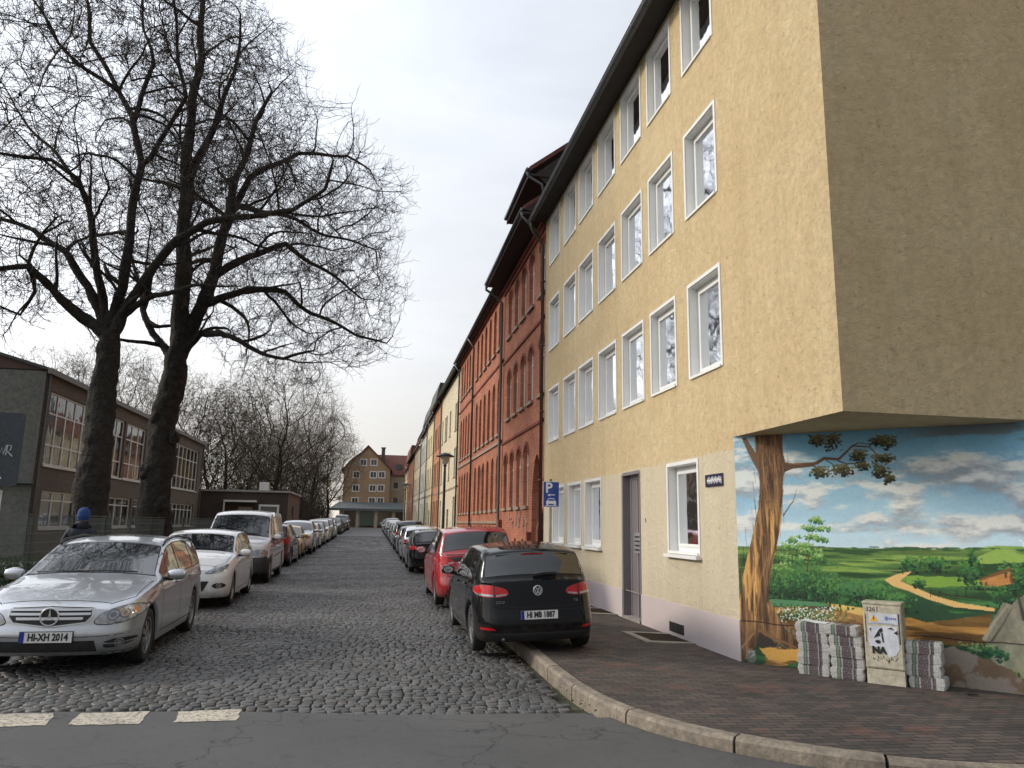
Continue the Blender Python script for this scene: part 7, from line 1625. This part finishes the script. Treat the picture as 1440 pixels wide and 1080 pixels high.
    for a in ((330, 640, 110, 60, 500), (260, 670, 60, 50, 200), (420, 690, 80, 50, 280), (560, 690, 60, 40, 200), (700, 590, 30, 26, 90), (790, 585, 40, 26, 160), (915, 620, 32, 46, 170), (735, 655, 16, 14, 40), (1030, 700, 40, 30, 120), (1080, 640, 40, 50, 200), (650, 720, 60, 30, 160), (920, 560, 10, 26, 40)): clump(*a, .022, dg)
    clump(300, 700, 120, 30, 200, .02, [(20, 44, 28), (30, 64, 36)])
    poly([(200, 708), (400, 722), (420, 735), (200, 735)], (74, 132, 84), .02, 71)
    # flower bank and stones
    clump(330, 765, 130, 30, 420, .018, [(26, 62, 36), (44, 92, 48), (96, 120, 70), (40, 84, 52)])
    for k in range(190): s, z = U((r_.uniform(235, 440), r_.uniform(738, 792))); dab(s, z, .007, .006, 0, (225, 230, 215), .9)
    clump(240, 850, 50, 40, 120, .03, [(64, 62, 50), (96, 92, 70), (120, 108, 84)]); clump(500, 800, 60, 26, 120, .03, [(90, 66, 40), (120, 92, 60), (150, 112, 64)], 2.7)
    # small light trees
    lg = [(44, 92, 44), (70, 128, 54), (112, 164, 70), (150, 186, 96)]
    stroke([(340, 612), (344, 560), (340, 520), (360, 470), (375, 430)], .012, .004, (88, 62, 40)); stroke([(278, 600), (280, 560), (276, 510)], .010, .004, (96, 66, 42)); stroke([(345, 560), (300, 540)], .005, .003, (88, 62, 40)); stroke([(348, 545), (395, 525)], .005, .003, (88, 62, 40))
    for a in ((375, 432, 26, 12), (345, 460, 24, 10), (395, 462, 22, 10), (350, 490, 36, 10), (330, 520, 26, 10), (388, 500, 22, 9), (345, 540, 40, 10), (380, 560, 28, 12), (285, 500, 18, 14), (270, 525, 32, 14), (255, 560, 36, 14), (300, 570, 34, 14), (250, 600, 36, 20)): clump(*a, 70, .017, lg)
    # fence and barn
    for p in ([(760, 672), (800, 684)], [(800, 684), (870, 700), (960, 706)], [(770, 684), (870, 708)]): stroke(p, .006, .006, (52, 38, 30), soft=.004)
    for x in (775, 805, 812, 868, 900): stroke([(x, 678), (x, 702)], .006, .006, (48, 34, 26), soft=.004)
    poly([(955, 640), (1060, 612), (1066, 655), (962, 672)], (206, 134, 60)); poly([(945, 638), (1056, 598), (1062, 606), (950, 647)], (122, 78, 44)); poly([(1056, 600), (1068, 640), (1064, 658), (1054, 650)], (92, 52, 32)); poly([(1036, 618), (1046, 616), (1046, 634), (1037, 636)], (70, 38, 26)); poly([(966, 650), (974, 648), (975, 664), (968, 666)], (84, 44, 28))
    g = vn(6, 30, 77, 4)[..., None]; mb = inside([U(p) for p in [(955, 640), (1060, 612), (1066, 655), (962, 672)]])*.4; put(mb, (np.array([120, 66, 30])*(1-g)+np.array([240, 170, 90])*g)/255.)
    clump(1000, 672, 60, 8, 120, .012, dg)
    # rocks at the right
    rk = vn(5, 3, 81, 5, .6)[..., None]; R1 = [(965, 862), (1000, 770), (1030, 722), (1060, 730), (1110, 690), (1140, 700), (1150, 1060), (1060, 930), (990, 900)]; put(inside([U(p) for p in R1], .04, 83), (np.array([72, 72, 60])*(1-rk)+np.array([186, 178, 150])*rk)/255.)
    stroke([(965, 850), (1000, 790), (1050, 728)], .03, .018, (146, 138, 118), soft=.02); stroke([(990, 860), (1030, 800), (1062, 742)], .022, .012, (70, 66, 56), soft=.02); stroke([(1085, 700), (1105, 780)], .02, .03, (58, 62, 50), soft=.02)
    put(inside([U(p) for p in [(880, 910), (900, 885), (930, 878), (945, 900), (940, 930), (895, 935)]], .02, 84), (118, 110, 94)); put(inside([U(p) for p in [(980, 905), (1040, 880), (1110, 875), (1110, 960), (1060, 975), (990, 930)]], .03, 85), (np.array([76, 84, 66])*(1-rk)+np.array([176, 172, 140])*rk)/255.)
    clump(960, 890, 60, 18, 200, .018, [(24, 66, 40), (40, 96, 54), (120, 150, 90)]); clump(1060, 1000, 50, 30, 220, .02, [(26, 60, 34), (60, 100, 44), (130, 140, 60)]); clump(1010, 905, 30, 22, 60, .02, [(22, 70, 44), (40, 100, 60)])
    # worn plaster at the foot
    wn = vn(2.2, 3, 91, 5, .6); base = inside([U(p) for p in [(545, 870), (850, 880), (980, 920), (1060, 960), (1120, 1000), (1150, 1090), (300, 1090), (545, 1000)]], .08, 92); g = wn[..., None]; put(base, (np.array([84, 66, 48])*(1-g)+np.array([150, 122, 92])*g)/255.)
    put(ss(.55, .62, vn(3, 4, 95, 5, .6))*base*.7, (140, 132, 124))
    # the big painted trunk with its roots
    Lf = [(152, 100), (158, 200), (172, 300), (168, 380), (150, 470), (128, 560), (108, 650), (98, 740), (100, 800), (80, 850), (40, 900), (70, 925), (110, 930), (150, 900), (170, 830), (215, 850), (280, 885), (325, 880), (260, 810), (225, 750), (200, 700), (210, 620), (232, 520), (250, 430), (255, 330), (252, 290), (262, 260), (300, 245), (360, 240), (352, 226), (290, 230), (262, 226), (252, 180), (254, 100)]
    PT = [U(p) for p in Lf]; m = inside(PT, .012, 101); u = (S-.35+.10*(2.95-Z)**1.4*.22)*24; g = vn(26, 1.5, 103, 5, .65); b1 = vn(17, 1.1, 107, 4, .6); k = np.clip((g-.5)*2.2+.5, 0, 1)[..., None]
    tc = (np.array([62, 42, 28])*(1-k)+np.array([160, 112, 66])*k)/255.; hl = (ss(.52, .66, b1)*ss(.2, .7, Z)*ss(2.3, 1.7, Z))[..., None]; tc = tc*(1-hl)+np.array([218, 158, 76])/255.*hl; put(m, tc)
    stroke([(170, 400), (150, 500), (165, 560), (130, 700)], .03, .05, (206, 146, 70), soft=.05); stroke([(200, 560), (175, 640), (160, 760)], .02, .03, (196, 134, 62), soft=.04); stroke([(246, 140), (250, 330), (232, 500), (205, 620), (200, 720)], .03, .03, (70, 50, 34), soft=.04)
    stroke([(172, 110), (180, 260), (170, 380)], .018, .02, (104, 78, 54), soft=.03)
    for k in range(260):
        t_ = r_.random(); ax = np.interp(t_, [0, .35, .6, 1], [210, 212, 178, 140]); ay = 110+t_*700; s, z = U((ax+r_.normal(0, 22+20*t_), ay)); dab(s, z, .004, r_.uniform(.05, .16), .10+.12*t_*(-1), [(52, 34, 22), (178, 126, 72), (88, 60, 38), (132, 94, 58)][k % 4], .55)
    img[:] = img*1
    stroke([(150, 830), (110, 880), (60, 915)], .02, .03, (150, 112, 72), soft=.02); stroke([(170, 820), (230, 850), (300, 880)], .03, .02, (122, 84, 50), soft=.02); stroke([(150, 840), (130, 900), (100, 930)], .014, .02, (84, 60, 40), soft=.02); poly([(168, 825), (215, 850), (235, 880), (160, 880)], (54, 46, 40), .03, 109); poly([(170, 882), (260, 885), (330, 882), (330, 930), (200, 925)], (206, 150, 58), .05, 110)
    poly([(108, 140), (124, 140), (150, 180), (172, 220), (170, 262), (150, 230), (130, 190)], (112, 82, 56), .006, 111); stroke([(255, 415), (275, 385), (292, 360), (302, 322)], .010, .004, (98, 74, 54), soft=.004); stroke([(280, 375), (298, 362)], .006, .003, (98, 74, 54), soft=.004)
    # branch and leaves
    br = [(262, 245), (350, 236), (375, 228), (400, 212), (450, 216), (478, 190), (500, 168), (560, 172), (585, 200)]; stroke(br, .030, .010, (94, 70, 50), soft=.008); stroke([(350, 232), (380, 250), (400, 240)], .014, .01, (84, 62, 44), soft=.006); stroke([(450, 222), (480, 232), (540, 228)], .012, .006, (88, 66, 46), soft=.005); stroke([(500, 168), (520, 158), (600, 165), (620, 150)], .010, .006, (88, 66, 46), soft=.005); stroke([(400, 214), (440, 240), (470, 250)], .010, .006, (88, 66, 46), soft=.005)
    ol = [(34, 32, 20), (56, 56, 30), (88, 86, 44), (112, 104, 60)]
    for a in ((375, 150, 26, 22, 130), (430, 150, 26, 34, 150), (385, 262, 34, 20, 140), (462, 256, 34, 20, 150), (520, 205, 26, 22, 120), (600, 150, 34, 20, 140), (625, 160, 24, 22, 90), (610, 215, 34, 14, 110), (600, 258, 26, 24, 120), (630, 285, 14, 18, 50), (535, 240, 22, 14, 70)): clump(*a, .020, ol)
    # grey scuffs, small stone, crack along the plinth line
    for (cx, cy, a) in ((142, 910, .09), (50, 858, .05)): s, z = U((cx, cy)); dab(s, z, a*.7, a, 0, (120, 118, 114), .6); clump(cx, cy, a*180, a*220, 60, .012, [(100, 98, 94), (150, 148, 142)])
    zc = .515+.008*np.sin(S*9)+.01*(vn(14, 14, 121)-.5); put(ss(.010, .004, np.abs(Z-zc))*.85, (38, 26, 20)); stroke([(1090, 500), (1104, 512), (1108, 525)], .01, .008, (235, 235, 235))
    img[:] += (vn(60, 60, 131, 2)[..., None]-.5)*.05; gy_ = img.mean(axis=2, keepdims=True); img[:] = img*.80+gy_*.20; lin = np.clip(img, 0, 1)**2.2
    # as a fine mesh a few millimetres proud of the wall
    h = math.sqrt(.5); off = .006; X = 4.85 + S*h - off*h; Y = 9.7 - S*h - off*h; V = np.stack([X, Y, Z], -1).reshape(-1, 3).astype(np.float32)
    idx = np.arange(nx*nz).reshape(nz, nx); F = np.stack([idx[:-1, :-1], idx[:-1, 1:], idx[1:, 1:], idx[1:, :-1]], -1).reshape(-1, 4).astype(np.int32)
    me = bpy.data.meshes.new('mural'); me.vertices.add(len(V)); me.vertices.foreach_set('co', V.ravel()); me.loops.add(len(F)*4); me.loops.foreach_set('vertex_index', F.ravel()); me.polygons.add(len(F)); me.polygons.foreach_set('loop_start', np.arange(len(F), dtype=np.int32)*4); me.update(calc_edges=True)
    ca = me.color_attributes.new('Paint', 'FLOAT_COLOR', 'POINT'); ca.data.foreach_set('color', np.concatenate([lin, np.ones((nz, nx, 1))], -1).reshape(-1).astype(np.float32))
    m, nt, b = newmat('mural_paint'); at = N(nt, 'ShaderNodeAttribute', attribute_name='Paint'); sc2 = N(nt, 'ShaderNodeVectorMath', operation='SCALE'); nt.links.new(at.outputs['Color'], sc2.inputs[0]); sc2.inputs['Scale'].default_value = 1.15; nt.links.new(sc2.outputs[0], b.inputs['Base Color']); b.inputs['Roughness'].default_value = .75
    co = nt.nodes.new('ShaderNodeTexCoord').outputs['Object']; bump(nt, b, noise(nt, co, 40, 5, .7), .35, .006); me.materials.append(m)
    o = place(me, 'mural', HOUSE); o['label'] = 'painted country landscape with a big tree trunk on the chamfered corner wall'
mural()
# ---------------- cabinet and newspaper bundles ----------------
def on_wall(s, d): h = math.sqrt(.5); return (4.85+(s-d)*h, 9.7-(s+d)*h)
def cabinet():
    x, y = on_wall(1.80, .50); t = thing('utility_cabinet', 'slim beige utility cabinet with peeling stickers and a warning triangle, between the newspaper stacks', 'cabinet', (x, y, .012), R(-45), local=True)
    mc = mat('cabinet_beige', (.50, .46, .35), .5, c2=(.43, .39, .29), ns=3, fs=14, bs=.15, bscale=30); w, d, h = .2, .25, .90
    b = MB().use(mc); b.box((-w, 0, .17), (w, d, h-.03)); b.build('body', parent=t, bevel=.006)
    b = MB().use(mc); b.box((-w-.006, -.008, h-.03), (w+.006, d+.006, h)); b.build('lid', parent=t, bevel=.006)
    b = MB().use(mc); b.box((-w+.004, .006, -.05), (w-.004, d-.004, .163)); b.build('plinth', parent=t, bevel=.004)
    b = MB().use(mc); b.box((-w+.012, -.009, .185), (w-.012, 0, h-.055)); p = b.build('door', parent=t, bevel=.003)
    b = MB().use(m_dark); b.box((w-.035, -.012, .45), (w-.025, -.009, .78)); b.box((-w+.02, -.012, .45), (-w+.027, -.009, .76)); b.build('hinges', parent=p)
    ms = mat('sticker_white', (.62, .64, .68), .6, c2=(.45, .48, .54), ns=12); b = MB().use(ms); y0 = -.0125; rr = random.Random(6)
    b.box((-.14, y0, .66), (.16, y0+.003, .775))
    pts = [(-.15, .63), (.15, .64), (.16, .40), (.12, .33), (.05, .30), (.0, .36), (-.04, .40), (-.15, .41)]; b.prism([(a, y0, c) for a, c in pts], (0, .003, 0)); b.build('sticker', parent=p)
    b = MB().use(mat('warning_yellow', (.75, .42, .03), .5)); b.prism([(-.13, y0-.003, .685), (-.045, y0-.003, .685), (-.0875, y0-.003, .76)], (0, .003, 0)); b.use(m_dark); b.prism([(-.09, y0-.005, .745), (-.078, y0-.005, .715), (-.088, y0-.005, .716), (-.083, y0-.005, .692), (-.098, y0-.005, .722), (-.089, y0-.005, .722)], (0, .002, 0)); b.build('warning_sign', parent=p)
    me = text_mesh('3261', .07, .001, m_dark, 'cabinet_number'); xform(me, face_rot(0, -1), Vector((-.10, -.0095, .815))); o = place(me, 'cabinet_number', p); 
    b = MB().use(mat('faded_blue', (.12, .18, .42), .6)); b.prism([(.03+a, y0-.003, .725+c) for a, c in ((0, .02), (.03, .02), (.028, -.01), (.015, -.025), (.002, -.01))], (0, .002, 0)); [b.box((.07+.02*k, y0-.003, .715), (.082+.02*k, y0, .735)) for k in range(4)]; b.box((-.12, y0-.003, .668), (.12, y0, .671)); b.build('emblem', parent=p)
    b = MB().use(m_dark)
    def pl(P): b.prism([(a, y0-.003, c) for a, c in P], (0, .002, 0))
    pl([(-.10, .50), (-.04, .60), (-.03, .53), (-.06, .52)]); pl([(-.09, .47), (-.06, .485), (-.03, .475), (-.035, .445), (-.07, .445)]); pl([(-.04, .60), (-.01, .62), (.0, .585), (-.03, .56)]); pl([(-.02, .56), (-.005, .57), (.005, .46), (-.01, .46)]); pl([(.11, .57), (.15, .60), (.15, .55)]); pl([(-.14, .60), (-.12, .61), (-.125, .57)]); pl([(.04, .61), (.09, .63), (.12, .60), (.08, .61)])
    b.build('torn_print', parent=p)
    me = text_mesh('NA', .10, .001, m_dark, 'lettering', bold=.006); xform(me, face_rot(0, -1), Vector((-.05, y0-.003, .37))); place(me, 'lettering', p)
    b = MB().use(mat('scrawl_brown', (.07, .05, .06), .8))
    for k in range(13): a, c = -.12+.019*k, .27+rr.uniform(-.02, .02); b.tube([(a, -.010, c), (a+rr.uniform(-.02, .03), -.010, c+rr.uniform(-.05, .05))], .0035, 4)
    b.build('scrawl', parent=p)
cabinet()
def papers():
    m, nt, b = newmat('newsprint'); b.inputs['Roughness'].default_value = .85; co = nt.nodes.new('ShaderNodeTexCoord').outputs['Object']; sp = nt.nodes.new('ShaderNodeSeparateXYZ'); nt.links.new(co, sp.inputs[0])
    base = mixc(nt, ramp(nt, noise(nt, co, 60, 2), .3, .7), (.62, .61, .58), (.42, .41, .40)); mp = N(nt, 'ShaderNodeMapping'); mp.inputs['Scale'].default_value = (70, 8, 190); nt.links.new(co, mp.inputs[0])
    ink = ramp(nt, noise(nt, mp.outputs[0], 1, 3, .6), .28, .46)
    cr = nt.nodes.new('ShaderNodeValToRGB'); cr.color_ramp.interpolation = 'CONSTANT'; nt.links.new(ramp(nt, sp.outputs[0], -.18, .18), cr.inputs[0])
    E_ = [(0, .1), (.17, .55), (.22, .95), (.30, .35), (.34, .95), (.62, .6), (.66, .9), (.76, .12)]; el = cr.color_ramp.elements
    el[0].position, el[0].color = 0, (.08, .08, .08, 1); el[1].position, el[1].color = .17, (.9, .9, .9, 1)
    for p, v in E_[3:]: e = el.new(p); e.color = (v, v, v, 1)
    mu = N(nt, 'ShaderNodeMath', operation='MULTIPLY'); nt.links.new(cr.outputs[0], mu.inputs[0]); nt.links.new(ink, mu.inputs[1]); c = mixc(nt, mu.outputs[0], base, (.075, .05, .06))
    gr = ramp(nt, sp.outputs[0], -.108, -.106); gr2 = ramp(nt, sp.outputs[0], -.088, -.086, 1, 0); gm = N(nt, 'ShaderNodeMath', operation='MULTIPLY'); nt.links.new(gr, gm.inputs[0]); nt.links.new(gr2, gm.inputs[1]); g3 = N(nt, 'ShaderNodeMath', operation='MULTIPLY'); nt.links.new(gm.outputs[0], g3.inputs[0]); g3.inputs[1].default_value = .6
    nt.links.new(mixc(nt, g3.outputs[0], c, (.16, .36, .18)), b.inputs['Base Color'])
    rr = random.Random(9); meshes = []
    for v in range(4):
        mb = MB().use(m); n = 15; hh = .122/n; dx = rr.uniform(-.004, .004)
        for k in range(n):
            dx += rr.uniform(-.0035, .0035); dy = rr.uniform(-.004, .004) + .006*math.sin(k/n*math.pi)*-1; e = .012*math.cos((k/n-.5)*math.pi)
            z = k*hh; x0, x1 = -.172-e+dx, .172+e+dx; y0, y1 = -.0+dy, .26+dy; mb.prism([(x0+.004, y0, z), (x1-.012, y0, z), (x1, y0+.02, z), (x1, y1-.02, z), (x1-.01, y1, z), (x0, y1, z), (x0, y0+.006, z)], (0, 0, hh*.8))
            mb.box((x0+.01, y0+.006, z+hh*.75), (x1-.02, y1-.006, z+hh*1.01))
        mb2 = MB().use(m_black); meshes.append(mb.mesh('papers'))
    strap = MB().use(mat('strap_white', (.3, .3, .3), .4)); strap.box((.055, -.010, -.0), (.061, .268, .124)); sm_ = strap.mesh('strap')
    ords = ['bottom', 'second', 'middle', 'fourth', 'topmost']
    for si, (s, d, n, nm) in enumerate(((1.02, .43, 5, 'left hand stack under the painted trunk'), (1.385, .45, 5, 'stack touching the cabinet on its left'), (2.185, .44, 4, 'low stack right of the cabinet'))):
        z = .014
        for k in range(n):
            o_ = ords[k] if n == 5 else ['bottom', 'second', 'third', 'topmost'][k]; x, y = on_wall(s+rr.uniform(-.014, .014) - (.03 if (k == n-1 and n == 5) else 0), d-.0+rr.uniform(-.01, .012)); hh = (.9 if (n == 5 and k == n-1) else 1.)
            t = thing('newspaper_bundle', '%s bundle of newspapers in the %s' % (o_, nm), 'newspapers', (x, y, z), R(-45+rr.uniform(-3, 3)), 'bundled newspapers on the pavement', local=True); t.scale = (1, 1, hh)
            for me, nm2 in ((meshes[(si+k*3) % 4], 'papers'), (sm_, 'strap')): o = bpy.data.objects.new(nm2, me); C.objects.link(o); o.parent = t
            z += .1215*hh
        if si == 0:
            x, y = on_wall(s-.02, d); b = MB().use(mat('loose_paper', (.75, .75, .74), .8)); P = []
            for i in range(9): u = -.10+.27*i/8; P.append((u, .002+.05*max(0, (.18-(u+.10)))**1.6*8))
            for (u0, z0), (u1, z1) in zip(P, P[1:]): b.quad((u0, .0, z0), (u1, .0, z1), (u1, .2, z1), (u0, .2, z0)); b.quad((u0, .0, z0+.0025), (u1, .0, z1+.0025), (u1, .2, z1+.0025), (u0, .2, z0+.0025)); b.quad((u0, 0, z0), (u1, 0, z1), (u1, 0, z1+.0025), (u0, 0, z0+.0025))
            o = b.build('loose_sheet', loc=(x, y, z+.002), rz=R(-45), smooth=False); tag(o, 'white curled sheet lying on top of the left hand newspaper stack', 'paper')
papers()
# a few bits of litter
for i, (x, y, lab) in enumerate(((6.32, 7.45, 'dark crumpled twist of wrapping beside the low newspaper stack'), (2.66, 5.80, 'tiny white scrap of paper lying in the gutter by the kerb curve'))):
    b = MB().use(m_black if i == 0 else m_white); rr = random.Random(i)
    if i: b.prism([(0, 0, 0), (.035, .006, .004), (.05, .03, .0), (.02, .04, .008), (-.01, .022, .002)], (0, 0, .004))
    else: b.tube([(rr.uniform(-.05, .05)*2, rr.uniform(-.03, .03), .012+rr.uniform(0, .02)) for _ in range(6)], .008 if i == 0 else .006, 5); o = b.build('litter', loc=(x, y, .01)); tag(o, lab, 'litter')
